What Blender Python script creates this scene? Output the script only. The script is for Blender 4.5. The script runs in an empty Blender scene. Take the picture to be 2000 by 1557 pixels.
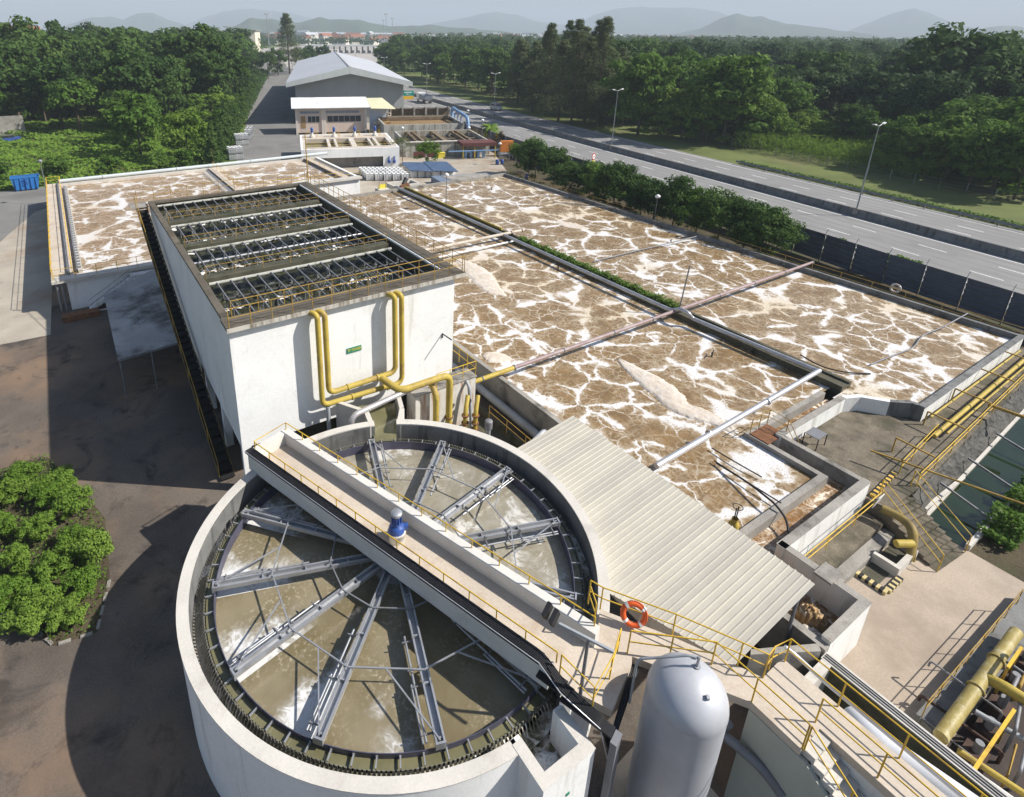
import bpy, bmesh, math, random
import numpy as np
from mathutils import Vector
random.seed(7); RNG = np.random.default_rng(7)
PI = math.pi; R = math.radians
SC = bpy.context.scene; COL = SC.collection

# ------------------------------------------------------------------ camera, sky, sun, exposure
CH = 22.0                                    # eye height over the yard, metres
YAW, PITCH, ROLL = 0.5575, 0.3472, 0.0102    # from vanishing points and the round tank's rim
FPX, CXP, CYP, PW, PH = 1155.07, 835.9, 478.65, 2000, 1557
_cp, _sp = math.cos(PITCH), math.sin(PITCH)
FWD = np.array([math.sin(YAW)*_cp, math.cos(YAW)*_cp, -_sp]); RGT0 = np.array([math.cos(YAW), -math.sin(YAW), 0.0])
UP0 = np.cross(RGT0, FWD)
RGT = math.cos(ROLL)*RGT0 + math.sin(ROLL)*UP0; UPV = -math.sin(ROLL)*RGT0 + math.cos(ROLL)*UP0
cam_d = bpy.data.cameras.new('camera'); cam = bpy.data.objects.new('camera', cam_d); COL.objects.link(cam)
cam_d.sensor_fit = 'HORIZONTAL'; cam_d.sensor_width = 36.0; cam_d.lens = 36.0*FPX/PW
cam_d.shift_x = (PW/2-CXP)/PW; cam_d.shift_y = -(PH/2-CYP)/PW
cam_d.clip_start = 0.5; cam_d.clip_end = 30000
from mathutils import Matrix
cam.matrix_world = Matrix(((RGT[0], UPV[0], -FWD[0], 0), (RGT[1], UPV[1], -FWD[1], 0), (RGT[2], UPV[2], -FWD[2], CH), (0, 0, 0, 1)))
SC.camera = cam

SUN_EL = R(41.8); SUN_AZ = math.atan2(0.898, -0.665)      # azimuth clockwise from +Y
world = bpy.data.worlds.new('World'); SC.world = world; world.use_nodes = True
wn = world.node_tree; bg = wn.nodes['Background']
sky = wn.nodes.new('ShaderNodeTexSky'); sky.sky_type = 'NISHITA'; sky.sun_disc = False
sky.sun_elevation = SUN_EL; sky.sun_rotation = SUN_AZ; sky.air_density = 1.0; sky.dust_density = 1.2; sky.ozone_density = 2.5; sky.altitude = 30
wn.links.new(sky.outputs[0], bg.inputs[0]); bg.inputs[1].default_value = 0.08
sun_d = bpy.data.lights.new('sun', 'SUN'); sun_d.energy = 5.0; sun_d.angle = R(0.53); sun_d.color = (1.0, 0.95, 0.87)
sun = bpy.data.objects.new('sun', sun_d); COL.objects.link(sun)
sdir = Vector((math.sin(SUN_AZ)*math.cos(SUN_EL), math.cos(SUN_AZ)*math.cos(SUN_EL), math.sin(SUN_EL)))
sun.rotation_euler = sdir.to_track_quat('Z', 'Y').to_euler(); sun.location = (40, -30, 60)
vs = SC.view_settings; vs.view_transform = 'Standard'; vs.look = 'None'; vs.gamma = 1.0; vs.use_curve_mapping = False; vs.exposure = 0.55
SC.cycles.max_bounces = 4; SC.cycles.diffuse_bounces = 2; SC.cycles.glossy_bounces = 2; SC.cycles.transmission_bounces = 2
SC.cycles.transparent_max_bounces = 4; SC.cycles.volume_bounces = 0; SC.cycles.caustics_reflective = False; SC.cycles.caustics_refractive = False
SC.cycles.use_denoising = True; SC.cycles.use_adaptive_sampling = True; SC.cycles.adaptive_threshold = 0.02; SC.cycles.sample_clamp_indirect = 4.0

# ------------------------------------------------------------------ survey: image points read as places at a known level
def ray(u, v):
    return RGT*((u-CXP)/FPX) - UPV*((v-CYP)/FPX) + FWD
def at(u, v, z=0.0):
    d = ray(u, v); t = (z-CH)/d[2]
    return (float(d[0]*t), float(d[1]*t), z)
def aty(u, v, y):
    d = ray(u, v); t = y/d[1]
    return (float(d[0]*t), y, float(CH+d[2]*t))
def far(u, v, D):
    d = ray(u, v); t = D/math.hypot(d[0], d[1])
    return (float(d[0]*t), float(d[1]*t), float(CH+d[2]*t))

# ------------------------------------------------------------------ materials
MATS = {}
def L(nt, a, b): nt.links.new(a, b)
def mat(name, col, rough=0.8, var=0.18, scale=0.6, dirt=None, dirt_amt=0.0, dirt_scale=0.35, streak=False, bump=0.0, bscale=8.0, metal=0.0, fine=0.0, spec=0.3, dthr=0.52, spot=None, spot_amt=0.8, spot_scale=0.3, sthr=0.58):
    """Procedural surface: base colour, slow tone drift, stains of their own colour, fine grain, relief."""
    if name in MATS: return MATS[name]
    m = bpy.data.materials.new(name); m.use_nodes = True; nt = m.node_tree; b = nt.nodes['Principled BSDF']
    g = nt.nodes.new('ShaderNodeNewGeometry')
    n1 = nt.nodes.new('ShaderNodeTexNoise'); n1.inputs['Scale'].default_value = scale; n1.inputs['Detail'].default_value = 4; n1.inputs['Roughness'].default_value = 0.62
    L(nt, g.outputs['Position'], n1.inputs['Vector'])
    mr = nt.nodes.new('ShaderNodeMapRange'); mr.inputs[1].default_value = 0.3; mr.inputs[2].default_value = 0.7; mr.inputs[3].default_value = 1-var; mr.inputs[4].default_value = 1+var
    L(nt, n1.outputs[0], mr.inputs[0])
    cur = nt.nodes.new('ShaderNodeVectorMath'); cur.operation = 'SCALE'; cur.inputs[0].default_value = col; L(nt, mr.outputs[0], cur.inputs['Scale'])
    out = cur.outputs[0]
    if fine:
        n3 = nt.nodes.new('ShaderNodeTexNoise'); n3.inputs['Scale'].default_value = 14; n3.inputs['Detail'].default_value = 3; L(nt, g.outputs['Position'], n3.inputs['Vector'])
        m3 = nt.nodes.new('ShaderNodeMapRange'); m3.inputs[1].default_value = 0.3; m3.inputs[2].default_value = 0.7; m3.inputs[3].default_value = 1-fine; m3.inputs[4].default_value = 1+fine
        L(nt, n3.outputs[0], m3.inputs[0]); s3 = nt.nodes.new('ShaderNodeVectorMath'); s3.operation = 'SCALE'; L(nt, out, s3.inputs[0]); L(nt, m3.outputs[0], s3.inputs['Scale']); out = s3.outputs[0]
    if dirt is not None:
        mp = nt.nodes.new('ShaderNodeMapping'); L(nt, g.outputs['Position'], mp.inputs['Vector'])
        mp.inputs['Scale'].default_value = (1, 1, 0.12) if streak else (1, 1, 1); mp.inputs['Location'].default_value = (3.7, 8.1, 1.3)
        n2 = nt.nodes.new('ShaderNodeTexNoise'); n2.inputs['Scale'].default_value = dirt_scale*(3 if streak else 1); n2.inputs['Detail'].default_value = 6; n2.inputs['Roughness'].default_value = 0.65
        L(nt, mp.outputs[0], n2.inputs['Vector'])
        m2 = nt.nodes.new('ShaderNodeMapRange'); m2.inputs[1].default_value = dthr; m2.inputs[2].default_value = dthr+0.16; m2.inputs[3].default_value = 0; m2.inputs[4].default_value = dirt_amt
        L(nt, n2.outputs[0], m2.inputs[0])
        mx = nt.nodes.new('ShaderNodeMix'); mx.data_type = 'RGBA'; L(nt, m2.outputs[0], mx.inputs[0]); L(nt, out, mx.inputs[6]); mx.inputs[7].default_value = (*dirt, 1); out = mx.outputs[2]
    if spot is not None:
        n4 = nt.nodes.new('ShaderNodeTexNoise'); n4.inputs['Scale'].default_value = spot_scale; n4.inputs['Detail'].default_value = 5; n4.inputs['Roughness'].default_value = 0.7; n4.inputs['Distortion'].default_value = 0.6
        of = nt.nodes.new('ShaderNodeVectorMath'); of.operation = 'ADD'; of.inputs[1].default_value = (31.7, 12.9, 5.5); L(nt, g.outputs['Position'], of.inputs[0]); L(nt, of.outputs[0], n4.inputs['Vector'])
        m4 = nt.nodes.new('ShaderNodeMapRange'); m4.inputs[1].default_value = sthr; m4.inputs[2].default_value = sthr+0.12; m4.inputs[3].default_value = 0; m4.inputs[4].default_value = spot_amt; L(nt, n4.outputs[0], m4.inputs[0])
        x4 = nt.nodes.new('ShaderNodeMix'); x4.data_type = 'RGBA'; L(nt, m4.outputs[0], x4.inputs[0]); L(nt, out, x4.inputs[6]); x4.inputs[7].default_value = (*spot, 1); out = x4.outputs[2]
    L(nt, out, b.inputs['Base Color'])
    b.inputs['Roughness'].default_value = rough; b.inputs['Metallic'].default_value = metal; b.inputs['Specular IOR Level'].default_value = spec
    if bump:
        nb = nt.nodes.new('ShaderNodeTexNoise'); nb.inputs['Scale'].default_value = bscale; nb.inputs['Detail'].default_value = 4; L(nt, g.outputs['Position'], nb.inputs['Vector'])
        bp = nt.nodes.new('ShaderNodeBump'); bp.inputs['Strength'].default_value = bump; bp.inputs['Distance'].default_value = 0.03; L(nt, nb.outputs[0], bp.inputs['Height']); L(nt, bp.outputs[0], b.inputs['Normal'])
    MATS[name] = m
    return m

# ------------------------------------------------------------------ mesh building
WLOC = {}
class MB:
    """Collects shapes in world coordinates; build() links them as one mesh object."""
    def __init__(s): s.v = []; s.f = []; s.sm = []
    def add(s, vs, fs, smooth=False):
        n = len(s.v); s.v += [tuple(map(float, p)) for p in vs]; s.f += [tuple(n+i for i in f) for f in fs]; s.sm += [smooth]*len(fs); return s
    def box(s, x0, x1, y0, y1, z0, z1):
        return s.prism([(x0, y0), (x1, y0), (x1, y1), (x0, y1)], z0, z1)
    def prism(s, poly, z0, z1):
        n = len(poly); a = sum(poly[i][0]*poly[(i+1) % n][1]-poly[(i+1) % n][0]*poly[i][1] for i in range(n))
        if a < 0: poly = poly[::-1]
        s.add([(x, y, z0) for x, y in poly]+[(x, y, z1) for x, y in poly],
              [tuple(range(n-1, -1, -1)), tuple(range(n, 2*n))]+[(i, (i+1) % n, n+(i+1) % n, n+i) for i in range(n)]); return s
    def obox(s, c, d, hl, hw, hh, up=(0, 0, 1)):
        c = Vector(c); d = Vector(d).normalized(); u = Vector(up); w = u.cross(d)
        if w.length < 1e-5: w = Vector((1, 0, 0)).cross(d)
        w.normalize(); u = d.cross(w)
        P = [c+d*(a*hl)+w*(b*hw)+u*(e*hh) for e in (-1, 1) for (a, b) in ((-1, -1), (1, -1), (1, 1), (-1, 1))]
        return s.add(P, [(3, 2, 1, 0), (4, 5, 6, 7), (0, 1, 5, 4), (1, 2, 6, 5), (2, 3, 7, 6), (3, 0, 4, 7)])
    def bar(s, a, b, w=0.05, h=None):
        a = Vector(a); b = Vector(b); return s.obox((a+b)/2, b-a, (b-a).length/2, w/2, (h or w)/2)
    def tube(s, pts, r, n=8, bend=0.0, cap=True, seg=5):
        P = [Vector(p) for p in pts]
        if bend and len(P) > 2:
            Q = [P[0]]
            for i in range(1, len(P)-1):
                a = (P[i-1]-P[i]); b = (P[i+1]-P[i]); k = min(bend, a.length*0.48, b.length*0.48)
                p0 = P[i]+a.normalized()*k; p2 = P[i]+b.normalized()*k
                for j in range(seg+1):
                    t = j/seg; Q.append(p0*(1-t)**2+P[i]*2*t*(1-t)+p2*t*t)
            Q.append(P[-1]); P = Q
        t = (P[1]-P[0]).normalized(); u = Vector((0, 0, 1)) if abs(t.z) < 0.9 else Vector((1, 0, 0)); u = (u-t*u.dot(t)).normalized()
        rings = []
        for i, p in enumerate(P):
            t = ((P[min(i+1, len(P)-1)]-P[max(i-1, 0)])).normalized(); u = (u-t*u.dot(t)).normalized(); w = t.cross(u)
            rr = r[i] if isinstance(r, (list, tuple)) else r
            rings.append([p+u*(math.cos(2*PI*k/n)*rr)+w*(math.sin(2*PI*k/n)*rr) for k in range(n)])
        V = [q for g in rings for q in g]; F = [(i*n+k, i*n+(k+1) % n, (i+1)*n+(k+1) % n, (i+1)*n+k) for i in range(len(P)-1) for k in range(n)]
        s.add(V, F, True)
        if cap:
            s.add(rings[0], [tuple(range(n-1, -1, -1))]); s.add(rings[-1], [tuple(range(n))])
        return s
    def lathe(s, prof, c=(0, 0), n=32, a0=0.0, a1=2*PI, smooth=True):
        full = abs(a1-a0-2*PI) < 1e-6; m = n if full else n+1
        V = [(c[0]+r*math.cos(a0+(a1-a0)*k/n), c[1]+r*math.sin(a0+(a1-a0)*k/n), z) for r, z in prof for k in range(m)]
        F = [(i*m+k, i*m+(k+1) % m, (i+1)*m+(k+1) % m, (i+1)*m+k) for i in range(len(prof)-1) for k in range(n)]
        return s.add(V, F, smooth)
    def ring(s, c, r0, r1, z0, z1, n=96, a0=0.0, a1=2*PI):
        prof = [(r0, z0), (r1, z0), (r1, z1), (r0, z1), (r0, z0)]
        for i in range(4): s.lathe(prof[i:i+2], c, n, a0, a1, i in (1, 3))
        if abs(a1-a0-2*PI) > 1e-6:
            for a, fl in ((a0, 1), (a1, -1)):
                q = [(c[0]+r*math.cos(a), c[1]+r*math.sin(a), z) for r, z in prof[:4]]
                s.add(q, [(0, 1, 2, 3)[::fl]])
        return s
    def quad(s, a, b, c, d): return s.add([a, b, c, d], [(0, 1, 2, 3)])
    def build(s, name, m, parent=None, org=None):
        me = bpy.data.meshes.new(name)
        if parent is not None: o0 = WLOC[parent.name]
        else: o0 = org if org is not None else (0, 0, 0)
        me.from_pydata([(x-o0[0], y-o0[1], z-o0[2]) for x, y, z in s.v], [], s.f)
        me.polygons.foreach_set('use_smooth', s.sm)
        for mm in (m if isinstance(m, (list, tuple)) else [m]): me.materials.append(mm)
        o = bpy.data.objects.new(name, me); COL.objects.link(o)
        if parent is not None: o.parent = parent
        else: o.location = o0
        WLOC[o.name] = o0
        return o
def tag(o, label, cat, group=None, kind=None):
    if label: o['label'] = label
    if cat: o['category'] = cat
    if group: o['group'] = group
    if kind: o['kind'] = kind
    return o
def thing(name, label, cat, loc=(0, 0, 0), group=None, rz=0.0):
    o = bpy.data.objects.new(name, None); COL.objects.link(o); o.empty_display_size = 0.3
    o.location = loc; o.rotation_euler = (0, 0, rz); WLOC[o.name] = tuple(loc)
    return tag(o, label, cat, group)
def struct(name, mb, m, parent=None):
    o = mb.build(name, m, parent)
    if parent is None: o['kind'] = 'structure'
    return o
def inst(src_mesh, name, parent, loc, rot=(0, 0, 0), scale=(1, 1, 1)):
    """A part sharing mesh data, at a world place."""
    o = bpy.data.objects.new(name, src_mesh); COL.objects.link(o); o.parent = parent; p = WLOC[parent.name]
    o.location = (loc[0]-p[0], loc[1]-p[1], loc[2]-p[2]); o.rotation_euler = rot; o.scale = scale; WLOC[o.name] = tuple(loc)
    return o
def data(mb, name, m):
    o = mb.build(name, m); me = o.data; bpy.data.objects.remove(o); return me
def copy_tree(o, parent=None):
    c = o.copy(); COL.objects.link(c)
    if parent is not None: c.parent = parent
    for ch in list(o.children): copy_tree(ch, c)
    return c
def fast(name, V, F, m, smooth=False, parent=None, link=True):
    V = np.asarray(V, np.float32); F = np.asarray(F, np.int32); me = bpy.data.meshes.new(name)
    k = F.shape[1]; me.vertices.add(len(V)); me.vertices.foreach_set('co', V.ravel())
    me.loops.add(F.size); me.loops.foreach_set('vertex_index', F.ravel()); me.polygons.add(len(F))
    me.polygons.foreach_set('loop_start', np.arange(0, F.size, k, dtype=np.int32)); me.polygons.foreach_set('loop_total', np.full(len(F), k, np.int32))
    if smooth: me.polygons.foreach_set('use_smooth', np.ones(len(F), bool))
    me.update(); me.materials.append(m)
    if not link: return me
    o = bpy.data.objects.new(name, me); COL.objects.link(o)
    if parent is not None: o.parent = parent
    WLOC[o.name] = (0, 0, 0)
    return o
POST = {}
def post_mesh(h, m, w=0.05):
    k = (round(h, 2), m.name, w)
    if k not in POST: POST[k] = data(MB().tube([(0, 0, 0), (0, 0, h)], w/2, 6), 'post', m)
    return POST[k]
def railing(name, label, pts, m, h=0.95, sp=1.6, group=None, mid=True, closed=False, w=0.045, cat='railing', posts=True):
    """A guard rail along a polyline of base points: posts, top rail, middle rail."""
    pts = [tuple(p) for p in pts]; t = thing(name, label, cat, pts[0], group)
    run = pts+[pts[0]] if closed else pts
    MB().tube([(x, y, z+h) for x, y, z in run], w/2, 6).build('top_rail', m, t)
    if mid: MB().tube([(x, y, z+h*0.52) for x, y, z in run], w/2*0.9, 6).build('middle_rail', m, t)
    if posts:
        pm = post_mesh(h, m, w)
        for i in range(len(run)-1):
            a, b = Vector(run[i]), Vector(run[i+1]); n = max(1, round((b-a).length/sp))
            for j in range(n+(1 if i == len(run)-2 and not closed else 0)):
                p = a+(b-a)*(j/n); inst(pm, 'post', t, p)
    return t
# ------------------------------------------------------------------ palette
M_WHITE = mat('white_wall_paint', (0.80, 0.80, 0.785), 0.85, 0.06, 0.35, dirt=(0.42, 0.39, 0.33), dirt_amt=0.6, dirt_scale=0.4, streak=True, fine=0.05, dthr=0.58, spot=(0.66, 0.64, 0.60), spot_amt=0.6, spot_scale=0.8)
M_WHITE2 = mat('white_channel_paint', (0.74, 0.74, 0.72), 0.85, 0.07, 0.8, dirt=(0.33, 0.31, 0.27), dirt_amt=0.55, dirt_scale=0.7, streak=True, fine=0.04)
M_RIM = mat('pale_concrete', (0.56, 0.53, 0.48), 0.85, 0.08, 0.7, dirt=(0.34, 0.31, 0.27), dirt_amt=0.4, dirt_scale=0.9, fine=0.06, bump=0.15)
M_BEIGE = mat('beige_concrete_floor', (0.52, 0.45, 0.37), 0.88, 0.1, 0.6, dirt=(0.36, 0.25, 0.16), dirt_amt=0.5, dirt_scale=0.8, fine=0.07, bump=0.1)
M_CONC = mat('weathered_concrete', (0.30, 0.28, 0.25), 0.9, 0.2, 0.7, dirt=(0.07, 0.065, 0.055), dirt_amt=0.8, dirt_scale=0.6, fine=0.12, bump=0.3)
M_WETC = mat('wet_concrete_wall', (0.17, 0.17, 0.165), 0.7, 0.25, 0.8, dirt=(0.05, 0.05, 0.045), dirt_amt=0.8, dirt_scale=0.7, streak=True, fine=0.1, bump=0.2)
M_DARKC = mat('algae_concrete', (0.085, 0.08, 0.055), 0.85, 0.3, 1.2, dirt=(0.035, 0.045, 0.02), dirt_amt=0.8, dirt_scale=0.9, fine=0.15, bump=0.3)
M_MOSS = mat('mossy_platform_concrete', (0.165, 0.14, 0.105), 0.92, 0.3, 0.9, dirt=(0.07, 0.065, 0.042), dirt_amt=0.9, dirt_scale=0.5, spot=(0.33, 0.27, 0.19), spot_amt=0.8, spot_scale=0.6, sthr=0.6, fine=0.25, bump=0.3, dthr=0.46)
M_YARD = mat('patched_asphalt_yard', (0.12, 0.10, 0.083), 0.92, 0.30, 0.22, dirt=(0.235, 0.155, 0.10), dirt_amt=0.8, dirt_scale=0.12, fine=0.22, bump=0.3, dthr=0.48, spot=(0.045, 0.038, 0.033), spot_amt=0.8, spot_scale=0.35, sthr=0.54)
M_APRON = mat('pale_concrete_apron', (0.38, 0.34, 0.28), 0.92, 0.14, 0.3, dirt=(0.27, 0.19, 0.13), dirt_amt=0.8, dirt_scale=0.12, fine=0.12, bump=0.15, dthr=0.5, spot=(0.2, 0.17, 0.14), spot_amt=0.6, spot_scale=0.5)
M_ROADG = mat('grey_service_road', (0.19, 0.185, 0.175), 0.92, 0.13, 0.2, dirt=(0.13, 0.12, 0.11), dirt_amt=0.6, dirt_scale=0.15, fine=0.08)
M_HWY = mat('highway_asphalt', (0.24, 0.235, 0.23), 0.9, 0.07, 0.12, dirt=(0.185, 0.18, 0.175), dirt_amt=0.6, dirt_scale=0.25, fine=0.08, spot=(0.15, 0.145, 0.14), spot_amt=0.5, spot_scale=0.08)
M_YARD2 = mat('tan_yard_slab', (0.40, 0.33, 0.26), 0.92, 0.12, 0.35, dirt=(0.27, 0.215, 0.165), dirt_amt=0.65, dirt_scale=0.3, fine=0.1, bump=0.15, dthr=0.5)
M_LINE = mat('road_paint', (0.74, 0.74, 0.72), 0.8, 0.1, 1.0, dirt=(0.35, 0.34, 0.33), dirt_amt=0.5, dirt_scale=2.0)
M_GRASS = mat('rough_grass', (0.10, 0.145, 0.03), 0.95, 0.35, 0.08, dirt=(0.17, 0.155, 0.06), dirt_amt=0.7, dirt_scale=0.05, fine=0.3, bump=0.6, bscale=3)
M_LAWN = mat('mown_verge_grass', (0.115, 0.14, 0.04), 0.95, 0.25, 0.12, dirt=(0.17, 0.15, 0.07), dirt_amt=0.6, dirt_scale=0.1, fine=0.25, bump=0.5, bscale=5)
M_SOIL = mat('leafy_soil', (0.075, 0.06, 0.035), 0.95, 0.3, 0.5, dirt=(0.05, 0.07, 0.02), dirt_amt=0.8, dirt_scale=0.3, fine=0.3, bump=0.5)
M_YEL = mat('mustard_pipe_paint', (0.44, 0.33, 0.065), 0.55, 0.14, 1.2, dirt=(0.26, 0.17, 0.07), dirt_amt=0.75, dirt_scale=1.2, fine=0.07, spec=0.3, spot=(0.22, 0.09, 0.035), spot_amt=0.7, spot_scale=1.6, sthr=0.63)
M_RAIL = mat('yellow_rail_paint', (0.62, 0.40, 0.03), 0.5, 0.12, 1.5, dirt=(0.26, 0.13, 0.04), dirt_amt=0.7, dirt_scale=1.5, spec=0.4)
M_RAILD = mat('rusty_yellow_rail', (0.36, 0.23, 0.05), 0.7, 0.25, 2.0, dirt=(0.16, 0.075, 0.03), dirt_amt=0.9, dirt_scale=2.0)
M_STEEL = mat('galvanised_steel', (0.42, 0.43, 0.45), 0.45, 0.12, 1.5, metal=0.55, dirt=(0.25, 0.23, 0.21), dirt_amt=0.5, dirt_scale=2.0, spec=0.5)
M_STEELD = mat('dull_grey_steel', (0.22, 0.225, 0.24), 0.6, 0.15, 1.5, metal=0.3, dirt=(0.14, 0.11, 0.09), dirt_amt=0.5, dirt_scale=1.5)
M_SILVER = mat('bare_silver_pipe', (0.62, 0.62, 0.64), 0.35, 0.08, 1.0, metal=0.6, dirt=(0.35, 0.28, 0.24), dirt_amt=0.4, dirt_scale=1.0, spec=0.5)
M_BLACK = mat('black_rubber', (0.02, 0.02, 0.023), 0.6, 0.2, 2.0)
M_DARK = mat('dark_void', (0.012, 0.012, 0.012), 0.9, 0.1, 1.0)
M_RUST = mat('rusty_steel', (0.19, 0.085, 0.04), 0.85, 0.3, 2.0, dirt=(0.10, 0.05, 0.03), dirt_amt=0.8, dirt_scale=2.0, bump=0.3)
M_PURP = mat('faded_maroon_pipe', (0.29, 0.21, 0.21), 0.55, 0.15, 1.0, dirt=(0.40, 0.34, 0.33), dirt_amt=0.6, dirt_scale=0.6, spec=0.4)
M_GREYP = mat('grey_pipe_paint', (0.34, 0.36, 0.38), 0.5, 0.1, 1.0, dirt=(0.2, 0.19, 0.18), dirt_amt=0.5, dirt_scale=1.0, spec=0.4)
M_BLUE = mat('blue_enamel', (0.03, 0.08, 0.30), 0.35, 0.15, 3.0, dirt=(0.10, 0.12, 0.18), dirt_amt=0.4, dirt_scale=3.0, spec=0.5)
M_LBLUE = mat('pale_blue_pipe', (0.22, 0.38, 0.62), 0.45, 0.08, 1.0, spec=0.4)
M_SKIP = mat('blue_skip_paint', (0.03, 0.17, 0.46), 0.5, 0.12, 1.0, dirt=(0.12, 0.13, 0.16), dirt_amt=0.4, dirt_scale=1.2)
M_ORANGE = mat('lifebuoy_orange', (0.72, 0.12, 0.03), 0.5, 0.08, 3.0)
M_WPLAST = mat('white_plastic', (0.80, 0.80, 0.78), 0.45, 0.05, 2.0, spec=0.5)
M_CREAM = mat('cream_roof_sheet', (0.525, 0.49, 0.41), 0.5, 0.05, 0.8, dirt=(0.45, 0.42, 0.36), dirt_amt=0.35, dirt_scale=0.8, spec=0.4)
M_CREAMD = mat('cream_roof_sheet_grey', (0.47, 0.44, 0.375), 0.5, 0.05, 0.8, dirt=(0.42, 0.39, 0.34), dirt_amt=0.35, dirt_scale=0.8, spec=0.4)
M_TANKS = mat('silver_tank_paint', (0.44, 0.45, 0.48), 0.5, 0.08, 0.8, metal=0.15, dirt=(0.36, 0.36, 0.38), dirt_amt=0.4, dirt_scale=0.8, spec=0.5)
M_WHGREY = mat('grey_cladding', (0.40, 0.41, 0.40), 0.6, 0.06, 0.3, dirt=(0.32, 0.32, 0.31), dirt_amt=0.5, dirt_scale=0.3, streak=True)
M_ROOFG = mat('grey_metal_roof', (0.47, 0.48, 0.51), 0.5, 0.05, 0.1, spec=0.4)
M_FASC = mat('pale_fascia', (0.56, 0.58, 0.56), 0.6, 0.06, 0.3, dirt=(0.42, 0.43, 0.42), dirt_amt=0.4, dirt_scale=0.5, streak=True)
M_PINK = mat('pale_pink_render', (0.60, 0.49, 0.42), 0.9, 0.06, 0.4, dirt=(0.48, 0.38, 0.32), dirt_amt=0.4, dirt_scale=0.5)
M_GLASS = mat('dark_window_glass', (0.03, 0.035, 0.04), 0.12, 0.3, 0.5, spec=0.6)
M_FENCE = mat('blue_grey_sheet_fence', (0.085, 0.10, 0.13), 0.55, 0.15, 0.3, dirt=(0.05, 0.055, 0.065), dirt_amt=0.6, dirt_scale=0.6, spec=0.4)
M_TRUNK = mat('tree_bark', (0.11, 0.085, 0.06), 0.95, 0.25, 2.0, bump=0.4)
M_REDROOF = mat('terracotta_roof', (0.30, 0.13, 0.08), 0.9, 0.2, 0.2)
M_TOWNW = mat('town_render', (0.62, 0.58, 0.52), 0.9, 0.15, 0.05)
M_ASBEST = mat('stained_corrugated_sheet', (0.40, 0.39, 0.38), 0.85, 0.2, 0.4, dirt=(0.07, 0.065, 0.06), dirt_amt=0.85, dirt_scale=0.35, fine=0.12, dthr=0.5)

def leaf_mat(name, c0, c1, trans=0.35, rough=0.75):
    m = bpy.data.materials.new(name); m.use_nodes = True; nt = m.node_tree; nt.nodes.remove(nt.nodes['Principled BSDF']); out = nt.nodes['Material Output']
    g = nt.nodes.new('ShaderNodeNewGeometry'); oi = nt.nodes.new('ShaderNodeObjectInfo')
    ad = nt.nodes.new('ShaderNodeMath'); ad.operation = 'MULTIPLY_ADD'; L(nt, oi.outputs['Random'], ad.inputs[0]); ad.inputs[1].default_value = 0.55
    mu = nt.nodes.new('ShaderNodeMath'); mu.operation = 'MULTIPLY'; L(nt, g.outputs['Random Per Island'], mu.inputs[0]); mu.inputs[1].default_value = 0.45; L(nt, mu.outputs[0], ad.inputs[2])
    mx = nt.nodes.new('ShaderNodeMix'); mx.data_type = 'RGBA'; L(nt, ad.outputs[0], mx.inputs[0]); mx.inputs[6].default_value = (*c0, 1); mx.inputs[7].default_value = (*c1, 1)
    b = nt.nodes.new('ShaderNodeBsdfPrincipled'); L(nt, mx.outputs[2], b.inputs['Base Color']); b.inputs['Roughness'].default_value = rough; b.inputs['Specular IOR Level'].default_value = 0.12
    t = nt.nodes.new('ShaderNodeBsdfTranslucent'); L(nt, mx.outputs[2], t.inputs['Color'])
    ms = nt.nodes.new('ShaderNodeMixShader'); ms.inputs[0].default_value = trans; L(nt, b.outputs[0], ms.inputs[1]); L(nt, t.outputs[0], ms.inputs[2]); L(nt, ms.outputs[0], out.inputs['Surface'])
    return m
LF_DARK = leaf_mat('leaf_dark', (0.026, 0.064, 0.016), (0.105, 0.175, 0.04))
LF_MID = leaf_mat('leaf_mid', (0.05, 0.12, 0.016), (0.145, 0.235, 0.042))
LF_LIGHT = leaf_mat('leaf_light', (0.08, 0.165, 0.016), (0.19, 0.275, 0.05))
LF_CAS = leaf_mat('leaf_casuarina', (0.09, 0.12, 0.05), (0.16, 0.19, 0.085))
LF_FOREST = leaf_mat('leaf_forest', (0.02, 0.05, 0.02), (0.085, 0.135, 0.045))
LF_NEAR = leaf_mat('leaf_bright', (0.095, 0.19, 0.022), (0.21, 0.31, 0.055))
LF_DRY = leaf_mat('leaf_dry', (0.10, 0.085, 0.03), (0.16, 0.12, 0.05))

# ------------------------------------------------------------------ ground, yard, roads
a = np.linspace(0, 2*PI, 97)[:-1]; rr = [0, 60, 200, 600, 2000, 5000, 9000]
g = MB(); V = [(40, 60, -0.04)]; F = []
for i, r_ in enumerate(rr[1:]):
    V += [(40+r_*math.cos(t), 60+r_*math.sin(t), -0.04) for t in a]
    if i == 0: F += [(0, 1+k, 1+(k+1) % 96) for k in range(96)]
    else: F += [(1+(i-1)*96+k, 1+i*96+k, 1+i*96+(k+1) % 96, 1+(i-1)*96+(k+1) % 96) for k in range(96)]
g.add(V, F); struct('ground', g, M_GRASS)
def sheet(name, poly, z, m):
    mb = MB(); mb.add([(p[0], p[1], z) for p in poly], [tuple(range(len(poly)))]); o = struct(name, mb, m)
    o.data.update()
    if o.data.polygons[0].normal.z < 0: o.data.flip_normals()
    return o
sheet('yard_asphalt', [(-70, -30), (58, -30), (58, 97), (34, 100), (20, 97), (-70, 104)], 0.0, M_YARD)
sheet('concrete_apron', [(-40, 50), (-3.2, 49), (-2.2, 89), (-4.5, 87), (-8, 74), (-40, 70)], 0.004, M_APRON)
sheet('service_road', [(-70, 72), (-8, 74.2), (-4.3, 87.2), (-2, 89.2), (18, 92), (24, 98), (23, 101), (-70, 101)], 0.008, M_ROADG)
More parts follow.
